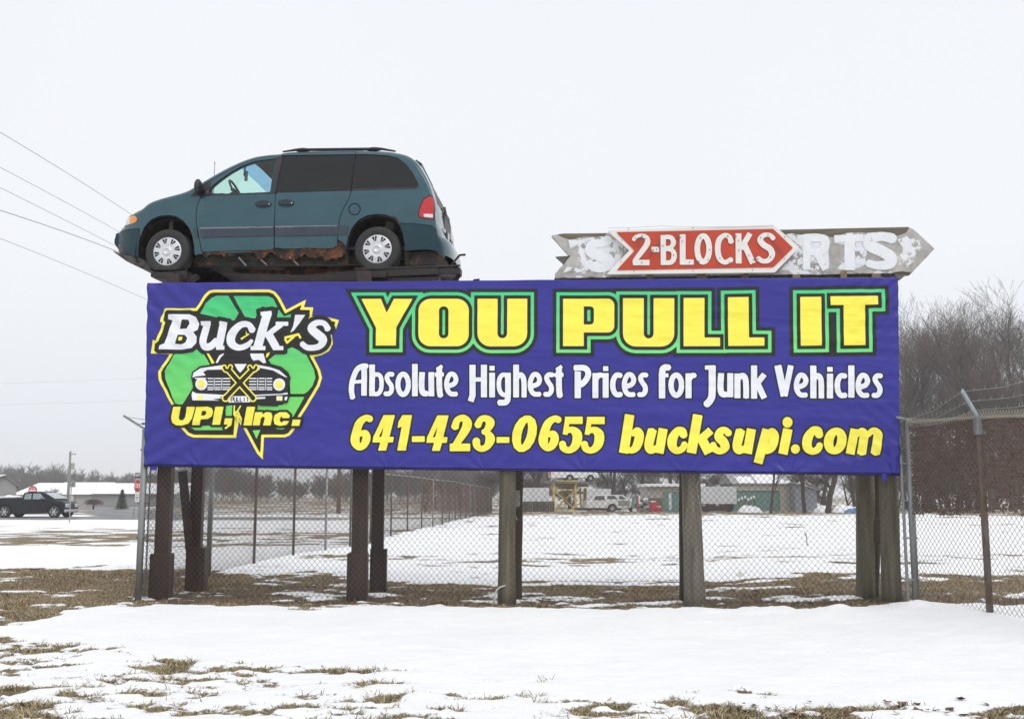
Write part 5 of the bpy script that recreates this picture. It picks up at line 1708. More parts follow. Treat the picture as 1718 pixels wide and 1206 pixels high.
# grey sheet in front; its upper edge has peeled away from the plywood
zpeel_pts_l = A7([(160, 205), (250, 222), (330, 210), (400, 190), (480, 215), (545, 170)])
up = A7([(78, 184), (130, 178), (168, 200), (240, 222), (300, 205), (370, 195), (430, 200), (480, 215), (520, 200), (548, 164)]) + A8([(300, 150), (340, 180), (380, 190), (430, 172), (500, 182), (560, 172), (640, 168), (720, 170), (760, 200), (820, 195), (900, 160), (1060, 158), (1180, 158), (1280, 160), (1330, 190), (1400, 165), (1420, 128), (1455, 118), (1648, 297), (1455, 500), (1380, 488), (1340, 492), (1280, 505), (1100, 505), (700, 515), (0, 518)]) + A7([(560, 540), (114, 546), (106, 508), (240, 357), (218, 350), (140, 262), (78, 192)])
rag2 = lambda u, z: sd_poly(np.array(up), u, z) + 0.02 * fbm(u * 14, z * 14, 401, 3)
panel("grey_sheet", up, 0.035, 0.015, [peel], 0, 0, res=0.014, ragged=rag2, smooth=True, rel=lambda u, z: 0.006 * fbm(u * 2.5, z * 2.5, 402, 3))
# patches where the white paint holds
for poly in (A7([(215, 215), (300, 225), (420, 200), (560, 190), (640, 240), (600, 420), (560, 470), (520, 500), (380, 490), (240, 505), (160, 520), (210, 450), (390, 470), (420, 400), (360, 300), (300, 260), (240, 300)]),
             A8([(385, 178), (440, 168), (520, 182), (560, 172), (640, 168), (700, 172), (745, 190), (765, 230), (750, 320), (760, 440), (720, 480), (540, 480), (440, 470), (340, 490), (450, 350), (520, 300), (470, 240)]),
             A8([(800, 200), (900, 165), (1060, 160), (1290, 162), (1310, 200), (1240, 215), (1100, 240), (1080, 320), (1060, 430), (960, 480), (820, 470), (880, 400), (880, 270), (800, 250)]),
             A8([(1330, 215), (1420, 175), (1470, 240), (1450, 330), (1380, 350), (1380, 290)])):
    panel("white_paint_patch", poly, 0.0465, 0.0445, [peel_hi], 0, 0, res=0.013, ragged=lambda u, z, pp=poly: sd_poly(np.array(pp), u, z) + 0.055 * fbm(u * 7, z * 7, 403, 4), rel=lambda u, z: 0.006 * fbm(u * 2.5, z * 2.5, 402, 3))
# ghosts of the old letters
def aw_letter(name, strokes, mats, offs, parent=arrow, conv=A7, grow=0.0, res=0.008):
    art = Art()
    for st in strokes:
        pts = conv(st[0])
        if len(pts) > 2 and (len(st) < 2 or st[1] != 'L'):
            pts = [tuple(p) for p in smooth_pts(pts, len(st) > 2, 6)]
        art.stroke(pts, len(st) > 2)
    V, F = art.layer(asurf, offs, grow, res)
    o = mesh_obj(name, V, F, mats, parent)
    sm = o.modifiers.new("solid", 'SOLIDIFY'); sm.thickness = 0.012; sm.offset = 0
    return o
GS = [([(565, 225, 80), (500, 250, 70), (425, 265, 75), (410, 320, 90), (480, 360, 85), (560, 390, 90), (560, 440, 80), (480, 465, 70), (400, 440, 60)],)]
aw_letter("ghost_letter", GS, ghost, 0.050)
aw_letter("ghost_letter", [([(570, 200, 60), (565, 475, 60)],), ([(560, 212, 60), (690, 212, 60), (725, 260, 70), (690, 320, 60), (570, 325, 55)],), ([(650, 325, 60), (730, 475, 62)], 'L')], ghost, 0.050, conv=A8)
aw_letter("ghost_letter", [([(800, 215, 60), (1045, 205, 60)],), ([(930, 210, 84), (930, 480, 84)],)], ghost, 0.050, conv=A8)
aw_letter("ghost_letter", [([(1300, 215, 85), (1200, 195, 75), (1110, 215, 85), (1100, 270, 95), (1200, 320, 95), (1275, 370, 95), (1265, 425, 85), (1170, 440, 70), (1080, 420, 60)],)], ghost, 0.052, conv=A8)
# end triangle of bare board and shims under the sign
panel("board_end", A7([(105, 360), (240, 352), (185, 432)]), 0.012, 0.002, [edge_m], 0, 0)
panel("broken_corner", A8([(1300, 505), (1400, 485), (1455, 492), (1440, 520), (1405, 520), (1352, 565), (1340, 540)]), 0.01, -0.02, [olive], 0, 0)
shim = M("raw_timber_block", (0.24, 0.17, 0.10), 0.85, var=0.25, vscale=6, stretch=(1, 1, 5))
for (x0, x1) in ((885, 938), (1305, 1395), (1667 + 20, 1667 + 80), (1667 + 450, 1667 + 515), (1667 + 855, 1667 + 910), (1667 + 1120, 1667 + 1195)):
    q0, q1 = a7((x0, 515)), a7((x1, 555))
    mb = MB()
    c = A_P0 + A_U * (q0[0] + q1[0]) / 2
    mb.box(tuple(np.array([c[0], c[1], (q0[1] + q1[1]) / 2 - 0.05]) - AO), (q1[0] - q0[0], 0.09, 0.26), math.atan2(A_U[1], A_U[0]))
    mb.build("block", shim, arrow)
mb = MB()
q0, q1 = a7((100, 540)), a7((1667 + 1330, 520))
c0, c1 = A_P0 + A_U * q0[0] - B_N * 0.05, A_P0 + A_U * q1[0] - B_N * 0.05
mb.bar(np.array([c0[0], c0[1], q0[1] - 0.02]) - AO, np.array([c1[0], c1[1], q1[1] - 0.01]) - AO, 0.05, 0.06)
mb.build("bottom_rail", wood, arrow)
# the red panel: a shallow sheet-metal box
rp = bpy.data.objects.new("red_panel", None); COL.objects.link(rp); rp.parent = arrow
RO = A7([(550, 158)]) + A8([(288, 120), (495, 299), (290, 510)]) + A7([(545, 526), (738, 326)])
RI = A7([(626, 175)]) + A8([(275, 148), (441, 307), (275, 470)]) + A7([(630, 494), (780, 330)])
panel("white_border", RO, 0.12, 0.06, [whitem], 0, 0, parent=rp)
panel("red_face", RI, 0.155, 0.148, [redm], 0, 0, parent=rp)
BL_ = [([(772, 240, 34), (795, 215, 30), (845, 205, 30), (884, 230, 42), (880, 285, 46), (795, 400, 40), (778, 430, 34)],), ([(766, 432, 46), (906, 432, 46)],),
       ([(922, 322, 44), (986, 322, 44)],), ([(1020, 202, 44), (1022, 452, 44)],), ([(1005, 221, 36), (1080, 221, 38), (1106, 262, 42), (1082, 304, 36), (1020, 312, 30)],), ([(1020, 318, 30), (1092, 328, 36), (1112, 375, 44), (1088, 428, 40), (1010, 433, 38)],),
       ([(1183, 196, 48), (1183, 450, 48)],), ([(1162, 428, 44), (1276, 428, 44)],),
       ([(1355 + 50 * math.cos(2 * math.pi * k / 16), 318 + 108 * math.sin(2 * math.pi * k / 16), 46) for k in range(16)], 'S', 'c'),
       ([(1590, 262, 44), (1572, 216, 40), (1530, 205, 38), (1488, 245, 46), (1476, 320, 46), (1492, 395, 46), (1536, 430, 38), (1594, 405, 44)],),
       ([(1650, 188, 48), (1652, 440, 48)],), ([(1748, 188, 44), (1668, 318, 44)], 'L'), ([(1694, 268, 46), (1772, 440, 48)], 'L')]
BL_ += [([e8(p) for p in [(276, 232, 40), (248, 203, 34), (196, 203, 38), (164, 240, 46), (192, 282, 48), (246, 318, 50), (264, 365, 48), (236, 412, 42), (186, 420, 38), (144, 395, 40)]],)]
aw_letter("letter_row", BL_, [whitem], 0.168, parent=rp)
# stubs and wires left over from the neon tubes
mb = MB()
def a3(p, off):
    q = a7(p)
    P = A_P0 + A_U * q[0] + B_N * off
    return np.array([P[0], P[1], q[1]]) - AO
for (p, q) in (((845, 205), (800, 305)), ((938, 322), (905, 380)), ((978, 270), (982, 305)), ((1120, 228), (1170, 222)), ((1290, 424), (1325, 424)), ((1605, 215), (1635, 213)), ((1667 + 275, 262), (1667 + 360, 372)), ((1667 + 105, 408), (1667 + 150, 404))):
    mb.bar(a3(p, 0.185), a3(q, 0.182), 0.008, 0.008)
mb.build("loose_wire", edge_m, rp)
stub_m = M("grey_stub", (0.20, 0.19, 0.17), 0.6)
for p in ((785, 225), (868, 235), (840, 432), (965, 322), (1017, 290), (1108, 370), (1178, 255), (1240, 430), (1330, 225), (1408, 325), (1395, 410), (1560, 210), (1495, 395), (1575, 430), (1650, 250), (1652, 330), (1737, 372), (1770, 440), (1667 + 170, 225), (1667 + 250, 388), (1667 + 230, 200), (675, 245), (665, 425), (775, 505), (1270, 502), (1270, 142), (730, 152), (1667 + 370, 220), (1667 + 365, 405), (1667 + 100, 495)):
    c = a3(p, 0.178)
    mb = MB()
    mb.ball(tuple(c), (0.007, 0.010, 0.009), 6)
    mb.build("tube_stub", stub_m, rp)
mb = MB()
for (p, q) in (((560, 140), (1000, 124)), ((1000, 124), (1340, 130)), ((1340, 130), (1667 + 280, 118))):
    mb.tube([a3(p, 0.16), a3(((p[0] + q[0]) / 2, (p[1] + q[1]) / 2 + 5), 0.16), a3(q, 0.16)], 0.004, 5)
mb.build("tube_wire", M("pale_tube", (0.6, 0.6, 0.58), 0.4), rp)
# ================================================================== chain-link fences
wire_m = M("old_galvanised_wire", (0.10, 0.093, 0.085), 0.6, 0.3, var=0.4, vscale=0.6, col2=(0.10, 0.06, 0.04), c2scale=0.5, c2lo=0.45, c2hi=0.6)
wire_rust = M("rusty_wire", (0.11, 0.075, 0.058), 0.75, 0.1, var=0.35, vscale=1.5)
galv = M("grey_galvanised_post", (0.26, 0.275, 0.27), 0.5, 0.35, var=0.15, vscale=5, stretch=(3, 3, 0.5), bump=0.1, col2=(0.17, 0.165, 0.15), c2scale=3, c2lo=0.5, c2hi=0.75)
rustpost = M("rusted_fence_post", (0.120, 0.085, 0.062), 0.8, 0.1, var=0.4, vscale=5, stretch=(3, 3, 0.6), col2=(0.15, 0.14, 0.13), c2scale=2.5, c2lo=0.52, c2hi=0.68, bump=0.3)
darkpost = M("dark_fence_post", (0.115, 0.115, 0.11), 0.6, 0.3, var=0.3, vscale=4, stretch=(3, 3, 0.5), col2=(0.09, 0.06, 0.045), c2scale=3, c2lo=0.5, c2hi=0.7)
def mesh_panel(A, B, h, d=0.073, r=0.0023, seed=0, sub=5, sag=0.02, z0=0.03, wob=0.012):
    """diamond mesh between two ground points A and B: every wire a thin three-sided rod"""
    A, B = np.asarray(A, float), np.asarray(B, float)
    Lh = math.hypot(B[0] - A[0], B[1] - A[1])
    ux, uy = (B[0] - A[0]) / Lh, (B[1] - A[1]) / Lh
    nx, ny = uy, -ux
    k = d / (0.083)            # horizontal run per unit rise
    n = int((Lh + h * k) / d) + 1
    segs = []
    for sgn in (1, -1):
        for i in range(n):
            s0 = -h * k + i * d if sgn > 0 else i * d
            s1 = s0 + sgn * h * k
            t0, t1 = 0.0, 1.0
            lo, hi = min(s0, s1), max(s0, s1)
            def tt_at(s): return (s - s0) / (s1 - s0)
            if lo < 0:
                if sgn > 0: t0 = max(t0, tt_at(0))
                else: t1 = min(t1, tt_at(0))
            if hi > Lh:
                if sgn > 0: t1 = min(t1, tt_at(Lh))
                else: t0 = max(t0, tt_at(Lh))
            if t1 - t0 > 0.01:
                segs.append((s0 + (s1 - s0) * t0, h * t0, s0 + (s1 - s0) * t1, h * t1, sgn))
    S = np.array(segs)
    t = np.linspace(0, 1, sub + 1)
    s = S[:, 0:1] + (S[:, 2:3] - S[:, 0:1]) * t
    z = S[:, 1:2] + (S[:, 3:4] - S[:, 1:2]) * t
    # the sheet bellies and shifts a little
    off = wob * 2.2 * fbm(s * 0.8, z * 1.1, 500 + seed, 2) + 0.003 * S[:, 4:5]
    s = s + wob * fbm(s * 1.4, z * 1.4, 510 + seed, 2) * np.clip(np.minimum(s, Lh - s) * 8, 0, 1)
    z = z + wob * fbm(s * 1.2, z * 1.6, 520 + seed, 2)
    gzl = A[2] + (B[2] - A[2]) * s / Lh
    X, Y, Z = A[0] + ux * s + nx * off, A[1] + uy * s + ny * off, gzl + z + z0
    P = np.stack([X, Y, Z], -1)
    N, K = P.shape[:2]
    dirv = np.stack([ux * S[:, 4] * k, uy * S[:, 4] * k, np.ones(N)], -1)
    dirv /= np.linalg.norm(dirv, axis=1)[:, None]
    e1 = np.cross(dirv, np.array([nx, ny, 0.0])); e2 = np.tile(np.array([nx, ny, 0.0]), (N, 1))
    rings = []
    for a in (0.5, 2.594, 4.689):
        rings.append(P + r * (math.cos(a) * e1 + math.sin(a) * e2)[:, None, :])
    V = np.stack(rings, 2)                     # N, K, 3, xyz
    idx = np.arange(N * K * 3).reshape(N, K, 3)
    F = []
    for j in range(3):
        F.append(np.stack([idx[:, :-1, j], idx[:, :-1, (j + 1) % 3], idx[:, 1:, (j + 1) % 3], idx[:, 1:, j]], -1).reshape(-1, 4))
    return V.reshape(-1, 3), np.concatenate(F)
def add_mesh(name, parent, O, spans, mat, h, **kw):
    VV, FF, b = [], [], 0
    for i, (A, B) in enumerate(spans):
        V, F = mesh_panel(A, B, h, seed=i * 3, **kw)
        VV.append(V - O); FF.append(F + b); b += len(V)
    return mesh_obj(name, np.vstack(VV), np.vstack(FF), mat, parent)
def gp(x, y):
    return np.array([x, y, float(gz_base(x, y)) + 0.02])
def post(parent, O, x, y, h, r, mat, lean=(0, 0), name="post", cap=True):
    z = float(gz_base(x, y))
    mb = MB()
    mb.tube([(x - O[0], y - O[1], z - 0.15), (x + lean[0] - O[0], y + lean[1] - O[1], z + h)], r, 12)
    if cap:
        mb.ball((x + lean[0] - O[0], y + lean[1] - O[1], z + h), (r * 1.15, r * 1.15, r * 0.8), 10)
    return mb.build(name, mat, parent, smooth=True)
FH = 2.17
# --- the run under the banner
lx = at(232, 1000, 13.93)[0]
rx = at(1537, 1008, 12.88)[0]
FO = np.array([0.0, 13.4, 0.0])
ff = thing("chain_link_fence", "chain-link fence with bowed wire mesh running under the blue banner between its end posts", "fence", tuple(FO))
A, B = gp(lx, 13.93), gp(rx, 12.88)
nspan = 5
def ffp(t): return np.array([A[0] + (B[0] - A[0]) * t, A[1] + (B[1] - A[1]) * t, A[2] + (B[2] - A[2]) * t])
add_mesh("wire_mesh", ff, FO, [(gp(lx + (rx - lx) * i / nspan, 13.93 + (12.88 - 13.93) * i / nspan), gp(lx + (rx - lx) * (i + 1) / nspan, 13.93 + (12.88 - 13.93) * (i + 1) / nspan)) for i in range(nspan)], wire_m, FH - 0.06)
post(ff, FO, lx, 13.93, FH + 0.05, 0.045, galv, lean=(0.0, 0.0))
post(ff, FO, rx, 12.88, FH + 0.02, 0.042, galv, lean=(0.0, 0.0))
mb = MB(); mb.tube([(A[0] - FO[0], A[1] - FO[1], A[2] + FH - 0.02), (B[0] - FO[0], B[1] - FO[1], B[2] + FH - 0.02)], 0.021, 8)
mb.build("top_rail", galv, ff, smooth=True)
mb = MB()
for z in (0.25, 0.75, 1.2, 1.65):
    mb.tube([(rx - 0.13 - FO[0], 12.86 - FO[1], B[2] + z), (rx + 0.05 - FO[0], 12.86 - FO[1], B[2] + z)], 0.012, 6)
mb.tube([(rx - 0.10 - FO[0], 12.87 - FO[1], B[2] - 0.02), (rx - 0.105 - FO[0], 12.87 - FO[1], B[2] + 1.75)], 0.02, 8)
mb.build("tension_bar", galv, ff)
mb = MB()
for z in (0.35, 0.8, 1.25, 1.6, 1.95, 2.3):
    mb.tube([(lx - 0.05 - FO[0], 13.91 - FO[1], A[2] + z), (lx + 0.11 - FO[0], 13.91 - FO[1], A[2] + z)], 0.012, 6)
mb.tube([(lx + 0.09 - FO[0], 13.92 - FO[1], A[2] + 0.05), (lx + 0.09 - FO[0], 13.92 - FO[1], A[2] + FH)], 0.011, 6)
mb.build("tension_bar", darkpost, ff)
def barb_arm(parent, O, base, tip, mat):
    mb = MB()
    mb.bar(base - O, tip - O, 0.035, 0.03)
    return mb.build("barbed_wire_arm", mat, parent, bevel=0.004)
barb_arm(ff, FO, np.array([lx, 13.93, A[2] + FH + 0.05]), at(207, 697, 13.85), galv)
barb_arm(ff, FO, np.array([rx, 12.88, B[2] + FH + 0.02]), at(1505, 700, 12.75), galv)
mb = MB()
for t in (0.45, 0.9):
    p = np.array([lx, 13.93, A[2] + FH + 0.05]) * (1 - t) + at(207, 697, 13.85) * t
    mb.tube([p - FO, np.array([lx + 0.5, 13.9, p[2] - 0.10]) - FO, np.array([lx + 3, 13.6, p[2] - 0.05]) - FO], 0.003, 4)
mb.build("barbed_wire", wire_m, ff)
# --- the right-hand run towards the road, its mesh rusty and its upper half filled with brown slats
RO_ = np.array([rx, 12.8, 0.0])
fr = thing("chain_link_fence", "rusty chain-link fence with brown privacy infill and barbed-wire arm right of the banner", "fence", tuple(RO_))
p1 = np.array([rx, 12.86]); p2 = at(1661, 1030, 11.65)[:2]; 
dirr = (p2 - p1) / np.linalg.norm(p2 - p1); p3 = p2 + dirr * 2.6
H2_ = FH - 0.02
spans = [(gp(*p1), gp(*p2)), (gp(*p2), gp(*p3))]
add_mesh("wire_mesh", fr, RO_, spans, M("rusty_grey_wire", (0.20, 0.165, 0.14), 0.7, 0.2, var=0.4, vscale=1.2), H2_, r=0.0027, wob=0.02)
post(fr, RO_, p2[0], p2[1], FH - 0.10, 0.038, rustpost, name="post")
mb = MB(); z2 = float(gz_base(*p2))
mb.box((p2[0] - RO_[0], p2[1] - RO_[1], z2 + FH - 0.10), (0.095, 0.095, 0.20)); mb.build("arm_bracket", galv, fr, bevel=0.01)
arm_tip = at(1614, 655, 11.35)
pale_arm = M("pale_blue_grey_arm", (0.36, 0.42, 0.46), 0.5, 0.3, var=0.1)
mb = MB(); mb.bar(np.array([p2[0], p2[1], z2 + FH - 0.02]) - RO_, arm_tip - RO_, 0.048, 0.022, up=(0.2, -1, 0.3)); mb.build("barbed_wire_arm", pale_arm, fr, bevel=0.003)
mb = MB()
b0 = np.array([p2[0], p2[1], z2 + FH - 0.02])
for t, up_ in ((0.30, 0.0), (0.62, 0.02), (0.97, 0.05)):
    p = b0 * (1 - t) + arm_tip * t
    e = p + np.append(dirr * 2.4, 0.06)
    st = np.array([rx, 12.88, p[2] - 0.06 - 0.15 * t])
    pts = [st, st * .5 + p * .5 - np.array([0, 0, 0.05]), p, p * .75 + e * .25 + np.array([0, 0, -0.03]), p * .4 + e * .6 + np.array([0, 0, up_ - 0.02]), e]
    mb.tube([q_ - RO_ for q_ in pts], 0.0024, 4)
    for k in range(28):
        w = k / 28
        c = (st * (1 - w * 2) + p * w * 2) if w < .5 else (p * (2 - 2 * w) + e * (2 * w - 1))
        mb.bar(c - RO_ + np.array([0, 0, -0.02]), c - RO_ + np.array([0.008, 0, 0.012]), 0.003, 0.003)
mb.build("barbed_wire", M("pale_barbed_wire", (0.42, 0.42, 0.40), 0.5, 0.4), fr)
# twisted selvedge along the top
mb = MB()
for (a, b) in spans:
    L_ = np.linalg.norm(b[:2] - a[:2]); n = int(L_ / 0.022)
    for k in range(n):
        t = k / n
        q_ = a + (b - a) * t
        z = q_[2] + H2_ + 0.03 - 0.05 * math.sin(math.pi * t) * (L_ < 2)
        s = 1 if k % 2 else -1
        mb.bar((q_[0] - RO_[0] - 0.015 * s, q_[1] - RO_[1], z - 0.03), (q_[0] - RO_[0] + 0.015 * s, q_[1] - RO_[1], z + 0.035), 0.007, 0.007)
mb.tube([np.append(spans[0][0][:2], spans[0][0][2] + H2_) - RO_, np.append(spans[0][1][:2], spans[0][1][2] + H2_) - RO_, np.append(spans[1][1][:2], spans[1][1][2] + H2_) - RO_], 0.02, 6)
mb.build("top_selvedge", M("pale_weathered_wire", (0.30, 0.27, 0.22), 0.7), fr)
slat_m = M("red_brown_privacy_slat", (0.150, 0.100, 0.080), 0.7, var=0.35, vscale=7, stretch=(1, 1, 6), col2=(0.15, 0.11, 0.085), c2scale=9, c2lo=0.5, c2hi=0.65)
def slats(parent, O, a, b, zlo, zhi, mat, holes=0.06, pitch=0.034, cell=0.035, seed=0, inset=0.012, slope=0.0):
    """woven strips filling the mesh; some cells have been torn out"""
    L_ = np.linalg.norm(b[:2] - a[:2]); ux, uy = (b[:2] - a[:2]) / L_
    n = int(L_ / pitch); m = int((zhi - zlo) / cell)
    rng = np.random.default_rng(seed)
    ii, jj = np.meshgrid(np.arange(n), np.arange(m), indexing='ij')
    keep = rng.random((n, m)) > holes * (1 + 2.5 * np.clip(fbm(ii * 0.12, jj * 0.10, seed + 7, 3) * 2, -0.4, 1.8))
    edge = (jj * cell) < 0.05 * fbm(ii * 0.2, ii * 0, seed, 2)
    keep &= ~edge
    ii, jj = ii[keep], jj[keep]
    k = len(ii)
    s0 = ii * pitch + rng.uniform(0, 0.003, k) + pitch * 0.5 * (jj % 2) * rng.random(k); s1 = s0 + pitch - rng.uniform(0.001, 0.008, k)
    za = zlo + jj * cell + cell * 0.35 * rng.uniform(-1, 1, k); zb_ = za + cell * rng.uniform(0.88, 1.0, k)
    dp = inset * (np.where((ii + jj) % 2, 1, -1) * 0.35) + rng.uniform(-.002, .002, k)
    nx, ny = uy, -ux
    def P(s, z, o):
        g = a[2] + (b[2] - a[2]) * s / L_
        return np.stack([a[0] + ux * s + nx * o - O[0], a[1] + uy * s + ny * o - O[1], z + g * 0 - O[2]], -1)
    V = np.stack([P(s0, za, dp), P(s1, za, dp * 0.2), P(s1, zb_, dp), P(s0, zb_, dp * 0.2)], 1).reshape(-1, 3)
    F = np.arange(k * 4).reshape(k, 4)
    o = mesh_obj("privacy_slats", V, F, mat, parent)
    sm = o.modifiers.new("solid", 'SOLIDIFY'); sm.thickness = 0.003
    return o
slats(fr, RO_, spans[0][0], spans[0][1], 1.215, spans[0][0][2] + H2_ - 0.01, slat_m, 0.045, 0.030, 0.030, 3)
slats(fr, RO_, spans[1][0], spans[1][1], 1.235, spans[1][0][2] + H2_ - 0.01, slat_m, 0.10, 0.034, 0.034, 5)
# --- the long left-hand run going back across the field
LO = np.array([-5.0, 20.0, 0.0])
fl = thing("chain_link_fence", "long chain-link fence receding across the snowy field behind the sign", "fence", tuple(LO))
line = [(lx + 0.03, 14.0), (-5.12, 17.9), (-5.16, 21.2), (-5.06, 24.5), (-4.76, 27.0), (-4.50, 29.4), (-4.42, 33.0), (-4.24, 37.0), (-4.06, 41.0), (-3.83, 44.7), (-3.62, 48.2), (-3.42, 51.8)]
y = 55.2
while y < 96:
    line.append((-3.42 + (y - 51.8) * 0.040, y)); y += 3.4
pts = [gp(*p) for p in line]
add_mesh("wire_mesh", fl, LO, [(pts[i], pts[i + 1]) for i in range(0, 4)], wire_m, FH - 0.06, sub=4)
add_mesh("wire_mesh", fl, LO, [(pts[i], pts[i + 1]) for i in range(4, len(pts) - 1)], wire_m, FH - 0.06, sub=2, r=0.0019)
for i, p in enumerate(line[1:]):
    post(fl, LO, p[0], p[1], FH, 0.030 if i else 0.045, [darkpost, rustpost, rustpost, galv, darkpost, darkpost][i % 6] if i else galv, name="post")
mb = MB()
mb.tube([pts[i] + np.array([0, 0, FH - 0.03]) - LO for i in range(len(pts))], 0.018, 6)
mb.build("top_rail", galv, fl, smooth=True)
far_slat = M("faded_red_brown_slat", (0.135, 0.072, 0.052), 0.75, var=0.3, vscale=1.4, col2=(0.16, 0.115, 0.085), c2scale=0.6, c2lo=0.45, c2hi=0.62)
for i in range(9, len(pts) - 1):
    yv = pts[i][1]
    zl = 1.45 - 30.0 / FPX * yv
    hi_ = pts[i][2] + FH - 0.05
    slats(fl, LO, pts[i], pts[i + 1], max(zl, pts[i][2] + 0.1), hi_, far_slat, 0.12 if i < 11 else 0.05, 0.10, 0.10, 20 + i)
# ================================================================== trees
bark = M("grey_brown_bark", (0.050, 0.039, 0.031), 0.9, var=0.3, vscale=1.5, stretch=(2, 2, 0.4))
twig = M("winter_twigs", (0.120, 0.094, 0.078), 0.9, var=0.2, vscale=0.3)
twig_red = M("reddish_winter_twigs", (0.135, 0.096, 0.078), 0.9, var=0.2, vscale=0.3)
def branch_segments(seed, H, spread=1.0, trunk_r=0.28, levels=5, fork=0.28, dens=1.0):
    rng = np.random.default_rng(seed)
    segs = []
    def grow(p, d, L, r, lev):
        n = 4 if lev < 2 else 3
        q = p.copy()
        pts = [q.copy()]
        for i in range(n):
            d = d + rng.normal(0, 0.075 + 0.006 * lev, 3) + np.array([0, 0, 0.07 if lev > 0 else 0.0])
            d /= np.linalg.norm(d)
            q = q + d * L / n
            pts.append(q.copy())
        rs = np.linspace(r, r * (0.62 if lev < levels else 0.3), n + 1)
        for i in range(n):
            segs.append((*pts[i], *pts[i + 1], rs[i], rs[i + 1], lev))
        if lev >= levels:
            return
        k = int(round(({0: 6, 1: 5, 2: 5, 3: 5, 4: 4}.get(lev, 3)) * dens + rng.uniform(-.5, .5)))
        for j in range(k):
            f = rng.uniform(fork, 1.0) if lev == 0 else rng.uniform(0.25, 1.0)
            if j == 0:
                f = 1.0
            i = min(int(f * n), n - 1)
            b = pts[i] + (pts[i + 1] - pts[i]) * (f * n - i if f < 1 else 1)
            az = rng.uniform(0, 2 * math.pi)
            up = rng.uniform(0.35, 0.85) * spread * (0.55 if j == 0 else 1.0)
            ax = np.array([math.cos(az), math.sin(az), rng.uniform(-.2, .2)])
            nd = d * math.cos(up) + ax * math.sin(up)
            nd /= np.linalg.norm(nd)
            grow(b, nd, L * rng.uniform(0.52, 0.80) * (0.8 if lev == 0 else 1), r * (0.62 if j == 0 else 0.45) * (1 - 0.25 * f), lev + 1)
    grow(np.zeros(3), np.array([rng.normal(0, .04), rng.normal(0, .04), 1.0]), H * 0.46, trunk_r, 0)
    S = np.array(segs)
    top = S[:, 5].max()
    S[:, :6] *= H / top
    return S
def tubes(S, sides, rmin=0.0, scale_r=1.0):
    a, b = S[:, 0:3], S[:, 3:6]
    d = b - a
    d = d / (np.linalg.norm(d, axis=1)[:, None] + 1e-9)
    ref = np.where(np.abs(d[:, 2:3]) > 0.9, np.array([[1.0, 0, 0]]), np.array([[0, 0, 1.0]]))
    e1 = np.cross(d, ref); e1 /= np.linalg.norm(e1, axis=1)[:, None]
    e2 = np.cross(d, e1)
    ra = np.maximum(S[:, 6] * scale_r, rmin)[:, None]; rb = np.maximum(S[:, 7] * scale_r, rmin)[:, None]
    V = []
    for (c, r) in ((a, ra), (b, rb)):
        for k in range(sides):
            t = 2 * math.pi * k / sides
            V.append(c + (e1 * math.cos(t) + e2 * math.sin(t)) * r)
    V = np.stack(V, 1)
    N = len(S)
    base = (np.arange(N) * 2 * sides)[:, None]
    F = []
    for k in range(sides):
        k2 = (k + 1) % sides
        F.append(base + np.array([[k, k2, sides + k2, sides + k]]))
    return V.reshape(-1, 3), np.concatenate(F)
def make_tree(seed, H, label, mat_t, name="bare_tree", rmin=0.0085, **kw):
    S = branch_segments(seed, H, **kw)
    root = thing(name, label, "tree")
    big = S[:, 8] <= 3
    V, F = tubes(S[big], 7)
    mesh_obj("trunk", V, F, bark, root, smooth=True)
    V, F = tubes(S[~big], 3, rmin)
    mesh_obj("crown", V, F, mat_t, root)
    return root
GRP = "bare winter trees behind the lot"
T0 = make_tree(3, 21, "tall bare tree", twig, trunk_r=0.36, levels=6, dens=0.86)
T1 = make_tree(8, 19, "wide bare tree", twig, trunk_r=0.32, levels=6, spread=1.15, dens=0.86)
T2 = make_tree(21, 17, "slim bare tree", twig_red, trunk_r=0.24, levels=6, spread=0.9, dens=0.80)
T3 = make_tree(34, 9, "bushy understory tree", twig_red, trunk_r=0.10, levels=5, spread=1.1, fork=0.06, dens=1.15)
protos = [T0, T1, T2, T3]
first = [True] * 4
def plant(kind, px, Y, H, rot, label, group=GRP, sx=1.0):
    base = [21, 19, 17, 9][kind]
    x = (px - PCX) / FPX * Y
    s = H * (float(np.interp(px, [1500, 1600, 1680, 1760], [1.40, 1.34, 1.16, 1.16])) if Y > 110 and px > 1500 and kind < 3 else 1.0) / base
    z = float(gz_base(x, Y)) - 0.1
    if first[kind]:
        first[kind] = False
        o = protos[kind]
        o.location = (x, Y, z); o.rotation_euler = (0, 0, rot); o["label"] = label
        o.scale = (s * sx, s * sx, s)
    else:
        o = copy_thing(protos[kind], (x, Y, z), rot, label, (s * sx, s * sx, s))
    o["group"] = group
    return o
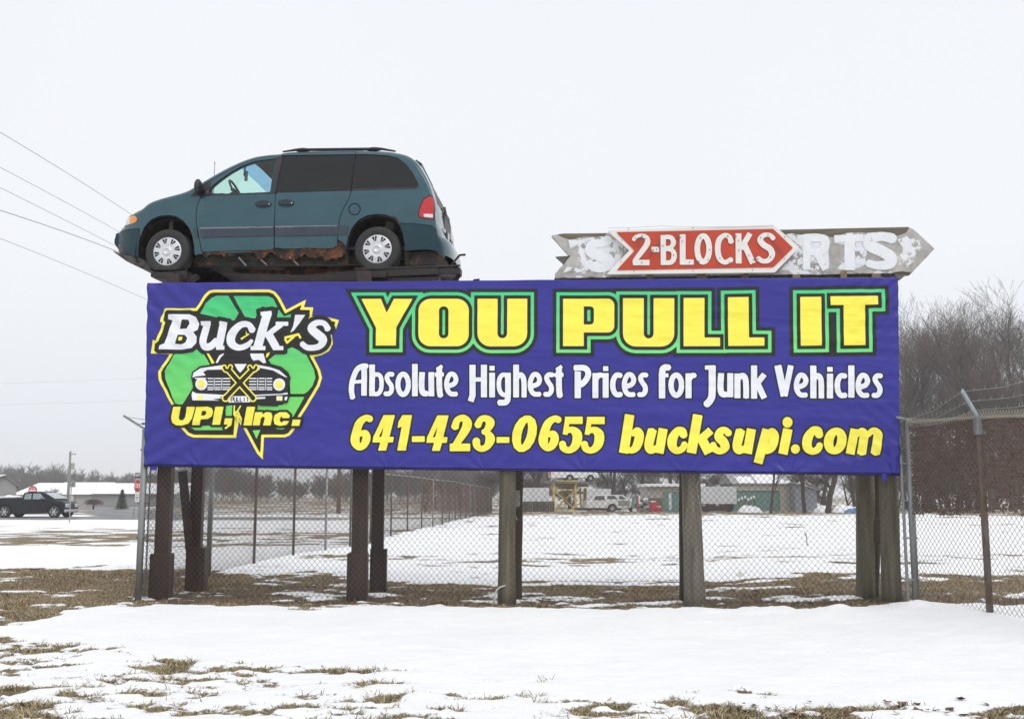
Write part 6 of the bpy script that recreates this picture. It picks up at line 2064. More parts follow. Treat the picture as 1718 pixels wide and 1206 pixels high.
BIG = [(0, 1690, 118, 22.5, 0.4, "tallest bare tree at the right edge above the rusty fence"), (1, 1600, 122, 19.5, 1.9, "bare spreading tree behind the barbed-wire arm"),
       (0, 1560, 128, 18.0, 3.1, "bare tree just right of the banner, second from its edge"), (1, 1530, 120, 17.5, 4.4, "bare tree whose crown starts at the banner's right edge"),
       (2, 1655, 112, 18.5, 5.2, "slim reddish bare tree right of the barbed-wire arm"), (2, 1585, 135, 19.0, 0.9, "slim bare tree farther back behind the barbed-wire arm"),
       (1, 1750, 120, 23.5, 2.6, "bare tree cut by the right edge of the picture"), (0, 1635, 138, 21.5, 2.2, "tall bare tree at the back right of the barbed-wire arm"),
       (2, 1515, 140, 17.5, 1.3, "slim bare tree peeping out at the banner's right edge"), (0, 1620, 126, 20.0, 2.9, "leafless tree with pale twigs left of the barbed-wire arm"), (1, 1665, 128, 21.0, 0.1, "broad leafless tree over the rusty post"), (0, 1545, 134, 19.0, 5.5, "grey leafless tree at the back near the banner"), (0, 1735, 132, 23.0, 1.0, "tall leafless tree at the back by the right edge of the picture"),
       (1, 1705, 136, 22.0, 5.9, "wide bare tree at the back near the right edge"),
       (0, 1490, 122, 15.5, 0.2, "thick bare trunk right of the last timber poles"), (0, 1383, 96, 16.0, 1.1, "thick dark trunk standing beside the blue tarp"),
       (2, 1345, 98, 14.5, 2.0, "slim dark trunk at the end of the teal building"), (2, 1372, 108, 15.0, 3.3, "slim trunk just left of the thick trunk by the blue tarp"),
       (2, 1288, 93, 9.5, 4.7, "small bare tree in front of the teal building"), (1, 1430, 125, 15.5, 0.0, "bare tree behind the blue tarp"),
       (1, 1240, 128, 14.5, 2.9, "bare tree behind the white trailer and teal building"), (0, 1130, 126, 15.0, 5.0, "bare tree behind the end of the beige building"),
       (1, 1075, 130, 15.0, 3.9, "bare tree behind the front of the white wagon"), (0, 1020, 128, 14.5, 1.5, "bare tree behind the roof of the white wagon"),
       (1, 955, 132, 14.5, 0.7, "bare tree behind the yellow scaffold"), (0, 900, 130, 14.5, 2.4, "bare tree behind the white trailer left of the scaffold"),
       (1, 845, 136, 14.5, 4.1, "bare tree behind the middle timber pole")]
for i, (k, px, Y, H, r, lab) in enumerate(BIG):
    plant(k, px, Y, H, r, lab)
UND = [(1500 + i * 24, 124 + (i * 37 % 23), 7.5 + (i * 13 % 5)) for i in range(11)]
for i, (px, Y, H) in enumerate(UND):
    plant(3, px, Y, H, i * 1.3, "low bushy bare tree among the trunks behind the rusty fence", "bushy understory behind the rusty fence", 1.35)
UND2 = [(820 + i * 46, 134 + (i * 29 % 20), 6.5 + (i * 11 % 4)) for i in range(15)]
for i, (px, Y, H) in enumerate(UND2):
    plant(3, px, Y, H, i * 2.1, "low bushy bare tree behind the junk vehicles and sheds", "bushy understory behind the yard", 1.4)
for i_, t_ in enumerate(protos):
    if False:
        bpy.data.objects.remove(t_)
# a far wood along the horizon: nobody could count it
def distant_wood():
    rng = np.random.default_rng(77)
    tm = [branch_segments(100 + i, 1.0, levels=4, dens=1.1, trunk_r=0.011, spread=0.8 + 0.1 * i, fork=0.10) for i in range(4)]
    VV, FF, b = [], [], 0
    def put(px, Y, H, k, wide):
        nonlocal b
        S = tm[k].copy()
        a = rng.uniform(0, 6.28)
        c, s = math.cos(a), math.sin(a)
        for o in (0, 3):
            x, y = S[:, o].copy(), S[:, o + 1].copy()
            S[:, o], S[:, o + 1] = (c * x - s * y) * H * wide, (s * x + c * y) * H * wide
            S[:, o + 2] *= H
        S[:, 6:8] *= H
        x0 = (px - PCX) / FPX * Y
        S[:, [0, 3]] += x0; S[:, [1, 4]] += Y; S[:, [2, 5]] += float(gz_base(x0, Y)) - 0.3
        V, F = tubes(S, 3, 0.028)
        VV.append(V); FF.append(F + b); b += len(V)
    for i in range(95):
        px = rng.uniform(-60, 330)
        prof = np.interp(px, [-60, 60, 130, 150, 200, 240, 330], [1.0, 1.03, 1.02, 0.90, 0.80, 0.78, 0.95])
        Y = rng.uniform(330, 420)
        put(px, Y, 13.2 * prof * rng.uniform(0.72, 1.06) * Y / 380, i % 4, 1.0)
    for i in range(115):
        px = rng.uniform(320, 860)
        prof = np.interp(px, [320, 400, 440, 500, 560, 640, 760], [1.25, 1.15, 0.85, 0.72, 0.80, 1.1, 1.2])
        Y = rng.uniform(235, 320)
        put(px, Y, 9.6 * prof * rng.uniform(0.7, 1.05) * Y / 270, i % 4, 1.1)
    o = mesh_obj("distant_wood", np.vstack(VV), np.vstack(FF), M("far_twigs", (0.105, 0.092, 0.090), 0.9, var=0.15, vscale=0.05))
    o["kind"] = "stuff"
    tag(o, "hazy grey bare wood along the far horizon", "wood")
distant_wood()
# ================================================================== vehicles (generic builder: profiles in metres, nose towards +x)
def hull(mb, prof, w, taper=0.0, zb=0.0, mi=0, wtop=None):
    n = len(prof)
    def hw(z): return w / 2 - taper * max(0.0, z - zb)
    V = [(x, -hw(z), z) for x, z in prof] + [(x, hw(z), z) for x, z in prof]
    F = [tuple(range(n)), tuple(reversed(range(n, 2 * n)))] + [(i, i + n, (i + 1) % n + n, (i + 1) % n) for i in range(n)]
    return mb.add(V, F, mi)
def side_plate(poly, w, taper, zb, sgn, proud=0.012):
    V = [(x, sgn * (w / 2 - taper * max(0.0, z - zb) + proud), z) for x, z in poly]
    f = tuple(range(len(poly)))
    return V, [f if sgn < 0 else tuple(reversed(f))]
dark_glass = M("dark_car_glass", (0.035, 0.042, 0.045), 0.08, var=0.2, vscale=1.2, coat=0.6)
pale_glass = M("pale_car_glass", (0.26, 0.32, 0.34), 0.08, var=0.25, vscale=1.2, coat=0.6)
snow_m = M("settled_snow", (0.86, 0.87, 0.89), 0.8, var=0.03, vscale=6, bump=0.3, bscale=8, spec=0.2)
alloy = M("alloy_rim", (0.62, 0.62, 0.62), 0.45, 0.1, var=0.15, vscale=8)
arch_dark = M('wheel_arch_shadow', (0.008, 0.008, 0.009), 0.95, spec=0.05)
def car_wheel(root, x, y, r, w=0.24, rim_r=0.62):
    o = bpy.data.objects.new("wheel", None); COL.objects.link(o); o.parent = root; o.location = (x, y, r)
    mb = MB(); mb.lathe([(r * 0.6, -w / 2), (r * 0.93, -w / 2), (r, -w * 0.32), (r, w * 0.32), (r * 0.93, w / 2), (r * 0.6, w / 2)], 24, 'Y')
    mb.build("tyre", tyre_mat, o, smooth=True)
    sg = -1 if y < 0 else 1
    mb = MB()
    mb.lathe([(0, sg * w * 0.30), (r * rim_r, sg * w * 0.32), (r * rim_r, 0)], 20, 'Y', mi=1)
    for k in range(6):
        a = 2 * math.pi * k / 6
        mb.bar((0.05 * math.cos(a), sg * w * 0.40, 0.05 * math.sin(a)), (r * rim_r * math.cos(a), sg * w * 0.42, r * rim_r * math.sin(a)), 0.05, 0.09, up=(0, 1, 0))
    mb.lathe([(0, sg * w * 0.46), (0.07, sg * w * 0.46), (0.08, sg * w * 0.35)], 12, 'Y')
    mb.lathe([(r * (rim_r - 0.05), sg * w * 0.43), (r * rim_r, sg * w * 0.46), (r * (rim_r + 0.02), sg * w * 0.3)], 24, 'Y')
    mb.build("rim", [alloy, trim_black], o)
def vehicle(name, label, cat, loc, rotz, paint_, w, lower, cab, taper, zb, wins, wheels, r, arches_=True, group=None, wglass=dark_glass, screens=()):
    root = thing(name, label, cat, loc, rotz, group)
    mb = MB(); hull(mb, lower, w, 0.05, zb - 0.5); mb.build("body", paint_, root, bevel=0.045)
    if cab:
        mb = MB(); hull(mb, cab, w - 0.03, taper, zb); mb.build("cab", paint_, root, bevel=0.04)
    for poly in wins:
        for s in (-1, 1):
            V, F = side_plate(poly, w - 0.03, taper, zb, s)
            mesh_obj("window", V, F, wglass, root)
    for nm, (x0, z0, x1, z1) in screens:
        y0, y1 = (w - 0.03) / 2 - taper * max(0, z0 - zb) - 0.10, (w - 0.03) / 2 - taper * max(0, z1 - zb) - 0.10
        q_ = 0.03 if x0 > x1 else -0.03
        mesh_obj(nm, [(x0 + q_, -y0, z0 + .04), (x0 + q_, y0, z0 + .04), (x1 + q_, y1, z1 + .03), (x1 + q_, -y1, z1 + .03)], [(0, 1, 2, 3)], wglass, root)
    for x in wheels:
        for s in (-1, 1):
            car_wheel(root, x, s * (w / 2 - 0.085), r)
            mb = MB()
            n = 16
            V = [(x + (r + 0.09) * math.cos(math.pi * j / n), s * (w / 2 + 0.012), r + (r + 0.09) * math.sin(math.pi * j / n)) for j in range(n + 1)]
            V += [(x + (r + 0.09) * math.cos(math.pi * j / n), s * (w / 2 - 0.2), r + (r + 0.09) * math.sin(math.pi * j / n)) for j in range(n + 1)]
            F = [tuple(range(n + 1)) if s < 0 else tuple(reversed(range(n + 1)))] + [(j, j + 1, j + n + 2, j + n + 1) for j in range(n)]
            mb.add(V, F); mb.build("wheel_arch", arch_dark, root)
    return root
navy = M("dark_navy_paint", (0.008, 0.010, 0.016), 0.4, 0.0, var=0.1, coat=0.0, spec=0.25)
white_car = M("dirty_white_paint", (0.62, 0.62, 0.60), 0.45, var=0.08, vscale=2, coat=0.2, col2=(0.42, 0.40, 0.36), c2scale=2, c2lo=0.55, c2hi=0.75)
# --- pickup on the road
p = foot(92.5, 867.5)
K = 0.00602 * p[1] / 70.0
def pk(x, y): return ((x - 612) * K, (846 - y) * K)
pick = vehicle("pickup_truck", "dark navy extended-cab pickup truck driving along the road at far left", "pickup truck", (p[0], p[1] + 0.9, p[2] - 0.02), R_(-3), navy, 1.98,
               [pk(-330, 800), pk(-335, 640), pk(240, 622), pk(560, 655), pk(690, 664), pk(722, 684), pk(732, 740), pk(728, 790), pk(240, 800)],
               [pk(235, 640), pk(250, 572), pk(300, 556), pk(440, 556), pk(490, 575), pk(600, 640), pk(610, 662), pk(235, 662)], 0.16, pk(0, 640)[1],
               [[pk(262, 640), pk(268, 580), pk(340, 576), pk(344, 640)], [pk(360, 640), pk(360, 576), pk(440, 576), pk(500, 640)]], [0.0, pk(50, 0)[0]], 0.415,
               wglass=pale_glass, screens=[("windshield", (*pk(598, 640), *pk(478, 573)))])
mb = MB(); mb.box((pk(708, 0)[0], -0.62, pk(0, 710)[1]), (0.30, 0.5, 0.26)); mb.build("headlight", clear_lens, pick, bevel=0.03)
mb = MB(); mb.box((pk(708, 0)[0], 0.62, pk(0, 710)[1]), (0.30, 0.5, 0.26)); mb.build("headlight", clear_lens, pick, bevel=0.03)
mb = MB(); mb.box((pk(724, 0)[0], 0, pk(0, 715)[1]), (0.10, 0.95, 0.30)); mb.build("grille", trim_black, pick, bevel=0.02)
mb = MB(); mb.box((pk(702, 0)[0], 0, pk(0, 768)[1]), (0.46, 1.96, 0.22)); mb.build("front_bumper", chrome, pick, bevel=0.05)
mb = MB(); mb.box((pk(475, 0)[0], -1.1, pk(0, 645)[1]), (0.10, 0.22, 0.20)); mb.build("door_mirror", trim_black, pick, bevel=0.03)
mb = MB(); mb.box((pk(20, 0)[0] - 0.3, 0, pk(0, 618)[1]), (2.1, 1.5, 0.10)); mb.ball((pk(95, 0)[0], 0.0, pk(0, 620)[1]), (0.22, 0.5, 0.13), 10); mb.ball((pk(0, 0)[0], 0.1, pk(0, 620)[1]), (0.3, 0.5, 0.16), 10); mb.build("bed_snow", snow_m, pick, bevel=0.03)
# --- white wagon in the yard
S2 = 0.055
p = foot(1018, 858.3)
def sv(x, y): return ((x - 1030) * S3, (612 - y) * S3)
S3 = 220.0 / 1718 * p[1] / FPX
suv = vehicle("white_wagon", "white sport wagon with grey front door parked in the yard beside the scaffold", "car", (p[0] + 0.4, p[1], p[2] - 0.02), R_(4), white_car, 1.95,
              [sv(690, 560), sv(700, 470), sv(760, 462), sv(1280, 470), sv(1385, 492), sv(1405, 535), sv(1400, 560), sv(1100, 562)],
              [sv(745, 470), sv(790, 405), sv(860, 392), sv(1160, 392), sv(1200, 410), sv(1280, 466), sv(1280, 480), sv(745, 480)], 0.15, sv(0, 465)[1],
              [[sv(790, 458), sv(815, 406), sv(935, 404), sv(935, 458)], [sv(968, 446), sv(972, 402), sv(1060, 402), sv(1105, 446)], [sv(1122, 446), sv(1122, 404), sv(1165, 406), sv(1215, 448)]],
              [0.0, sv(1330, 0)[0], ], 0.39, screens=[("windshield", (*sv(1275, 468), *sv(1196, 410)))])
V, F = side_plate([sv(1106, 460), sv(1264, 466), sv(1258, 530), sv(1108, 532)], 1.97, 0.02, sv(0, 600)[1], -1, 0.02)
mesh_obj("front_door", V, F, M("primer_grey_door", (0.26, 0.25, 0.22), 0.6), suv)
mb = MB(); mb.box((sv(1402, 0)[0], -0.7, sv(0, 505)[1]), (0.16, 0.34, 0.2)); mb.build("headlight", clear_lens, suv, bevel=0.02)
mb = MB(); mb.box((sv(1400, 0)[0], 0, sv(0, 560)[1]), (0.25, 1.9, 0.2)); mb.build("front_bumper", M("grey_bumper_plastic", (0.25, 0.25, 0.25), 0.6), suv, bevel=0.04)
mb = MB(); mb.box((sv(860, 0)[0], 0, sv(0, 572)[1]), (4.6, 1.5, 0.2)); mb.build("undertray", trim_black, suv)
# --- yellow scaffold with a white car on it
yel = M("faded_yellow_steel", (0.58, 0.44, 0.13), 0.6, var=0.15, vscale=2, col2=(0.25, 0.15, 0.07), c2scale=2.5, c2lo=0.56, c2hi=0.7)
p = foot(948, 858)
Sf = 220.0 / 1718 * p[1] / FPX
sc_ = thing("yellow_scaffold", "yellow steel scaffold tower with cross braces holding up a white car", "scaffold", tuple(p))
def sp(x, y, d=0.0): return ((x - 470) * Sf, d, (605 - y) * Sf)
for x in (328, 610):
    for d in (0, 2.2):
        mb = MB(); mb.bar(sp(x, 620, d), sp(x, 215, d), 0.20, 0.20); mb.build("leg", yel, sc_)
for d in (0, 2.2):
    for (a, b) in (((335, 580), (605, 330)), ((335, 330), (605, 580))):
        mb = MB(); mb.bar(sp(*a, d + 0.06), sp(*b, d + 0.06), 0.11, 0.09); mb.build("brace", yel, sc_)
    mb = MB(); mb.bar(sp(328, 585, d), sp(610, 585, d), 0.14, 0.14); mb.bar(sp(328, 325, d), sp(610, 325, d), 0.13, 0.13); mb.bar(sp(360, 215, d), sp(640, 215, d), 0.16, 0.2); mb.build("rail", yel, sc_)
mb = MB(); mb.bar(sp(200, 222, 1.0), sp(880, 240, 1.0), 2.6, 0.22); mb.build("deck", M("grey_brown_deck", (0.17, 0.14, 0.12), 0.8, var=0.3), sc_)
mb = MB()
mb.box(sp(560, 265, 1.6), (3.6, 0.5, 0.35)); mb.bar(sp(750, 300, 1.8), sp(740, 560, 1.8), 0.30, 0.3); mb.bar(sp(440, 350, 1.5), sp(500, 520, 1.6), 0.35, 0.3); mb.box(sp(560, 360, 1.7), (2.6, 0.3, 0.25)); mb.bar(sp(680, 300, 1.5), sp(690, 590, 1.5), 0.16, 0.2)
mb.build("hoist_frame", M("ochre_rusty_steel", (0.34, 0.23, 0.07), 0.7, var=0.3, vscale=2), sc_)
def cv(x, y): return ((x - 535) * Sf, (212 - y) * Sf)
car2 = vehicle("white_car", "white car with red tail light raised on top of the yellow scaffold", "car", (p[0] + 65 * Sf, p[1] + 1.0, p[2] + 393 * Sf), R_(5), M("white_paint", (0.72, 0.72, 0.72), 0.4, var=0.05, coat=0.3), 1.75,
               [cv(275, 172), cv(265, 100), cv(300, 78), cv(820, 82), cv(900, 110), cv(905, 172), cv(500, 172)], [cv(300, 84), cv(360, 20), cv(640, 15), cv(740, 84)], 0.15, cv(0, 84)[1],
               [[cv(350, 76), cv(390, 30), cv(500, 28), cv(500, 76)], [cv(520, 76), cv(520, 28), cv(620, 28), cv(690, 76)]], [cv(525, 0)[0] - 0.0, cv(800, 0)[0]], 0.30)
mb = MB(); mb.box((cv(272, 0)[0], -0.70, cv(0, 112)[1]), (0.18, 0.34, 0.40)); mb.build("tail_light", red_lens, car2, bevel=0.03)
# ================================================================== yard buildings, trailers and junk
def box_thing(name, label, cat, px, py, w, d, h, rot=0.0, group=None):
    p = foot(px, py)
    return thing(name, label, cat, (p[0], p[1] + d / 2, p[2]), rot, group), p
def mpp(Y): return Y / FPX
beige = M("beige_siding", (0.42, 0.40, 0.33), 0.8, var=0.08, vscale=2, stretch=(6, 6, 0.2))
teal_m = M("faded_teal_siding", (0.120, 0.235, 0.205), 0.75, var=0.12, vscale=1.5, stretch=(6, 6, 0.3))
white_s = M("white_trailer_sheet", (0.62, 0.63, 0.65), 0.6, var=0.05, vscale=1, stretch=(3, 3, 0.3))
brown_low = M("brown_stain_boards", (0.16, 0.11, 0.075), 0.85, var=0.2)
Yb = 108.0
def yb_thing(name, label, cat, px, Y, group=None, rot=0.0):
    x = (px - PCX) / FPX * Y
    return thing(name, label, cat, (x, Y, float(gz_base(x, Y))), rot, group)
def hgt(py, Y, px=859):      # height above the yard of a photographed level
    x = (px - PCX) / FPX * Y
    return float(at(px, py, Y)[2] - gz_base(x, Y))
# beige workshop with teal door
b = yb_thing("workshop", "low beige workshop with teal door and snow-edged roof behind the pale timber pole", "building", 1130, Yb)
w = 92 * mpp(Yb); h = hgt(816, Yb)
mb = MB(); mb.box((0, 3, h / 2), (w, 6, h)); mb.build("wall", beige, b)
mb = MB(); mb.box((0, 2.9, h + 0.12), (w + 0.5, 6.8, 0.3)); mb.build("roof", snow_m, b, bevel=0.05)
mb = MB(); mb.box((-5 * mpp(Yb), -0.03, h * 0.40), (30 * mpp(Yb), 0.12, h * 0.78)); dr = mb.build("door", teal_m, b)
mb = MB(); mb.box((-5 * mpp(Yb) - 0.2, -0.11, h * 0.42), (0.28, 0.06, h * 0.66)); mb.build("pale_panel", white_s, dr)
mb = MB(); mb.box((-33 * mpp(Yb), -0.05, h * 0.27), (23 * mpp(Yb), 0.2, h * 0.54)); mb.build("lower_boarding", brown_low, b)
for k in (-42, -33):
    mb = MB(); mb.box((k * mpp(Yb), -0.03, h * 0.72), (6 * mpp(Yb), 0.1, h * 0.36)); mb.build("window", M("grey_blind_window", (0.35, 0.35, 0.34), 0.4) if k == -42 else bpy.data.materials["grey_blind_window"], b)
# long teal building
b = yb_thing("teal_shed", "long teal shed with cream band and snow patches on its roof", "building", 1275, 112)
Y_ = 112.0; w = 95 * mpp(Y_); h = hgt(812, Y_)
mb = MB(); mb.box((0, 3.5, h / 2), (w, 7, h)); mb.build("wall", teal_m, b)
mb = MB(); mb.box((0, -0.05, h * 0.88), (w + 0.1, 0.12, h * 0.26)); mb.build("fascia", beige, b)
mb = MB(); mb.box((38 * mpp(Y_), -0.06, h * 0.38), (17 * mpp(Y_), 0.14, h * 0.76)); mb.build("end_panel", beige, b)
rz = hgt(800, Y_)
mb = MB(); mb.add([(-w / 2 - .2, -0.4, h), (w / 2 + .2, -0.4, h), (w / 2 + .2, 3.5, rz + 0.5), (-w / 2 - .2, 3.5, rz + 0.5), (-w / 2 - .2, 7.4, h), (w / 2 + .2, 7.4, h)], [(0, 1, 2, 3), (3, 2, 5, 4), (0, 3, 4), (1, 5, 2)]); rf = mb.build("roof", M("grey_metal_roof", (0.30, 0.30, 0.30), 0.6), b)
for (x0, x1, t0, t1) in ((-0.40, -0.12, 0.05, 0.62), (-0.08, 0.42, 0.02, 0.95), (0.2, 0.5, 0.0, 0.2)):
    zz = lambda t: h + (rz + 0.5 - h) * t + 0.06
    yy = lambda t: -0.4 + 3.9 * t - 0.05
    mb = MB(); mb.add([(x0 * w, yy(t0), zz(t0)), (x1 * w, yy(t0), zz(t0)), (x1 * w, yy(t1), zz(t1)), (x0 * w, yy(t1), zz(t1))], [(0, 1, 2, 3)]); o = mb.build("snow_patch", snow_m, rf); s_ = o.modifiers.new("s", 'SOLIDIFY'); s_.thickness = 0.08
# grey shed
b = yb_thing("grey_shed", "small grey-blue shed with sloping roof right of the teal shed", "shed", 1348, 110)
h = hgt(815, 110); w = 36 * mpp(110)
mb = MB(); mb.prism([(-w / 2, 0), (w / 2, 0), (w / 2, h * 0.82), (-w / 2, h * 1.1)], 0, 4); mb.build("wall", M("grey_blue_siding", (0.24, 0.26, 0.30), 0.8, var=0.1), b)
mb = MB(); mb.bar((-w / 2 - .3, 2, h * 1.13), (w / 2 + .3, 2, h * 0.83), 4.6, 0.08); mb.build("roof", M("pale_grey_sheet", (0.40, 0.41, 0.43), 0.6), b)
# trailers
def trailer(label, px, Y, wpx, ptop, pbot, und=True, name="box_trailer"):
    b = yb_thing(name, label, "trailer", px, Y, "box trailers in the yard")
    w = wpx * mpp(Y); zt, zb2 = hgt(ptop, Y), hgt(pbot, Y)
    mb = MB(); mb.box((0, 1.3, (zt + zb2) / 2), (w, 2.5, zt - zb2)); mb.build("box_body", white_s, b, bevel=0.03)
    if und:
        mb = MB(); mb.box((-0.1 * w, 1.2, zb2 * 0.55), (w * 0.82, 1.9, zb2 * 0.8)); mb.build("undercarriage", M("dark_red_frame", (0.035, 0.022, 0.022), 0.7) if "dark_red_frame" not in bpy.data.materials else bpy.data.materials["dark_red_frame"], b)
        for k in range(4):
            mb = MB(); mb.box(((-0.38 + 0.18 * k) * w, 0.22, zb2 * 0.84), (0.30, 0.06, 0.12)); mb.build("marker_light", red_lens if k % 2 else white_lens, b)
    for s in (-0.3, 0.3):
        mb = MB(); mb.lathe([(0, -0.14), (0.42, -0.14), (0.46, -0.08), (0.46, 0.08), (0.42, 0.14), (0, 0.14)], 18, 'Y', c=(s * w, 0.5, 0.46)); mb.build("wheel", tyre_mat, b, smooth=False)
    return b
trailer("white box trailer with dark undercarriage standing in front of the teal shed", 1202, 104, 62, 816, 845)
trailer("white box trailer partly hidden left of the yellow scaffold", 897, 116, 48, 818, 842, False)
trailer("white box trailer parked behind the roof of the white wagon", 1001, 118, 46, 820, 846, False)
# plank fence behind the scaffold
b = yb_thing("plank_fence", "low dark plank fence between the middle timber pole and the scaffold", "fence", 897, 103)
for k in range(16):
    mb = MB(); mb.box(((k - 7.5) * 0.24, 0, hgt(841, 103) / 2 + 0.02 * (k % 3)), (0.22, 0.05, hgt(841, 103))); mb.build("plank", bpy.data.materials["dark_timber"], b)
# barrels
redb = M("red_drum_paint", (0.42, 0.03, 0.04), 0.5, var=0.15)
for px, hh, lab in ((1096, 1.0, "tall red drum below the workshop's brown boarding"), (1105, 0.48, "short red can beside the tall red drum")):
    p = foot(px, 858.5)
    b = thing("drum", lab, "drum", tuple(p), 0, "red drums by the workshop")
    r = 0.34 if hh > 0.9 else 0.26
    mb = MB(); mb.lathe([(0, 0), (r, 0), (r, hh * .33), (r + .02, hh * .35), (r, hh * .37), (r, hh * .63), (r + .02, hh * .65), (r, hh * .67), (r, hh), (r - .03, hh), (r - .03, hh - .03), (0, hh - .03)], 18); mb.build("drum_body", redb, b, smooth=False)
    mb = MB(); mb.ball((0, 0, hh), (r * 0.95, r * 0.95, 0.07), 12); mb.build("snow_cap", snow_m, b, smooth=True)
# upright red and teal machine beside the wagon
p = foot(1067, 858.5)
b = thing("upright_machine", "upright red and teal scrap machine standing at the wagon's nose", "machine", tuple(p))
mb = MB(); mb.box((-0.25, 0, 0.95), (0.30, 0.5, 1.2)); mb.bar((-0.25, 0, 1.4), (0.1, 0, 1.7), 0.18, 0.3); mb.build("teal_cabinet", teal_m, b, bevel=0.04)
mb = MB(); mb.box((0.12, -0.1, 0.85), (0.26, 0.4, 1.5)); mb.build("red_panel", M("faded_red_panel", (0.30, 0.08, 0.07), 0.6, var=0.2), b, bevel=0.03)
mb = MB(); mb.box((-0.12, -0.05, 0.16), (0.5, 0.5, 0.32)); mb.build("white_base", white_s, b, bevel=0.03)
# junk pile on wheels left of the drums
b = yb_thing("scrap_pile", "low snowy heap of grey scrap between the machine and the red drum", "scrap pile", 1082, 106)
rng_ = random.Random(4)
for k in range(9):
    mb = MB(); mb.box((rng_.uniform(-0.6, 0.5), rng_.uniform(-.3, .3), 0.25 + 0.17 * k * 0.7), (rng_.uniform(.3, .7), .4, .2), rng_.uniform(0, 3), tilt=('Y', rng_.uniform(-.5, .5)))
    mb.build("scrap_piece", [bpy.data.materials["grey_bumper_plastic"], bpy.data.materials["dark_timber"], white_s][k % 3], b)
# white wire rack, snow heaps, tarp
b = yb_thing("snowy_rack", "rusty rack of upright bars capped with snow before the teal shed", "rack", 1249, 104)
for k in range(6):
    mb = MB(); mb.bar((-0.75 + 0.3 * k, 0, 0), (-0.75 + 0.3 * k, 0, 1.15 + 0.12 * ((k * 7) % 3)), 0.10, 0.1); mb.build("bar", bpy.data.materials["brown_stain_boards"], b)
    mb = MB(); mb.ball((-0.75 + 0.3 * k, 0, 1.2 + 0.12 * ((k * 7) % 3)), (0.12, 0.1, 0.16), 8); mb.build("snow_cap", snow_m, b, smooth=True)
def heap(name, label, cat, px, Y, wpx, h, mat, seed, group=None, d=1.4):
    b = yb_thing(name, label, cat, px, Y, group)
    w = wpx * mpp(Y) / 2
    n, m = 26, 12
    V, F = [], []
    for i in range(n):
        for j in range(m):
            u, v = -1 + 2 * i / (n - 1), -1 + 2 * j / (m - 1)
            e = max(0, 1 - (abs(u) ** 2.2 + abs(v) ** 2.2)) ** 0.6
            z = h * e * (0.8 + 0.5 * float(fbm(np.array([u * 2.2]), np.array([v * 2.0]), seed, 3)[0]))
            V.append((u * w, v * d, z - 0.03))
    F = [(i * m + j, (i + 1) * m + j, (i + 1) * m + j + 1, i * m + j + 1) for i in range(n - 1) for j in range(m - 1)]
    mesh_obj("heap", V, F, mat, b, smooth=True)
    return b
heap("snow_heap", "pointed heap of snow in front of the teal shed", "snow heap", 1254, 101, 40, 0.78, snow_m, 9)
heap("snow_covered_junk", "snow-covered heap left of the thick dark trunk", "snow heap", 1373, 99, 26, 0.75, snow_m, 12)
heap("snow_covered_junk", "broad snow-covered heap behind the blue tarp", "snow heap", 1418, 101, 52, 0.95, snow_m, 15)
heap("blue_tarp", "bright blue tarp draped over a low heap beside the last timber poles", "tarp", 1428, 97.5, 34, 0.55, M("blue_tarp_plastic", (0.035, 0.20, 0.42), 0.4, var=0.2, vscale=2, bump=0.5, bscale=6), 18)
b = yb_thing("stovepipe_stack", "short dark stack capped with snow behind the heaps", "stack", 1377, 108)
mb = MB(); mb.lathe([(0, 0), (0.30, 0), (0.30, hgt(836, 108)), (0.42, hgt(833, 108)), (0.0, hgt(833, 108))], 12); mb.build("barrel", bpy.data.materials["black_trim"], b)
mb = MB(); mb.ball((0, 0, hgt(829, 108)), (0.40, 0.4, 0.34), 10); mb.build("snow_cap", snow_m, b, smooth=True)
# a bare stick left standing in the field
p = foot(1353, 917)
b = thing("stick", "thin forked stick standing in the snow right of the pale timber pole", "stick", tuple(p))
mb = MB(); mb.tube([(0.03, 0, -0.1), (0.01, 0, 0.22), (0, 0, 0.36)], [0.014, 0.012, 0.009], 6); mb.tube([(0.01, 0, 0.24), (-0.05, 0, 0.42)], [0.010, 0.006], 5); mb.build("stem", bark, b)

# ================================================================== across the road, far left
grey_sid = M("grey_siding", (0.30, 0.305, 0.31), 0.8, var=0.06, vscale=1, stretch=(0.2, 0.2, 4))
Yl = 165.0
def lx_(px, Y): return (px - PCX) / FPX * Y
b = yb_thing("gabled_house", "grey gabled house with snowy roof behind the pickup truck at left edge", "house", 2, 120, None, R_(27))
Y_ = 120.0; w = 60 * mpp(Y_); ez, rz = hgt(815, Y_), hgt(799, Y_)
xr = (31 - 2) * mpp(Y_); xp = (15 - 2) * mpp(Y_)
mb = MB(); mb.prism([(-9, 0), (xr, 0), (xr, ez), (xp, rz), (-9, rz)], 0, 9); mb.build("wall", grey_sid, b)
mb = MB(); mb.bar((xp - 0.1, 4.5, rz + 0.08), (xr + 0.35, 4.5, ez - 0.12), 9.6, 0.16); mb.bar((xp + 0.1, 4.5, rz + 0.08), (xp - 9, 4.5, rz + 0.08), 9.6, 0.16); mb.build("roof", M("grey_brown_shingle", (0.20, 0.19, 0.185), 0.8), b)
mb = MB(); mb.add([(xp, -0.5, rz + 0.2), (xp - 5.5, -0.5, ez - 0.7), (xp - 13, -0.5, ez - 0.6), (xp - 13, -0.4, rz + .2)], [(0, 1, 2, 3)]); o = mb.build("roof_snow", snow_m, b); s_ = o.modifiers.new("s", 'SOLIDIFY'); s_.thickness = 0.2
b = yb_thing("long_building", "long low grey building under a wide snow-covered roof across the road", "building", 140, Yl)
def bx(px): return (px - 140) * mpp(Yl)
segs_ = ((28, 73, 809, 830), (73, 161, 808, 829.5), (161, 300, 809.5, 828.5))
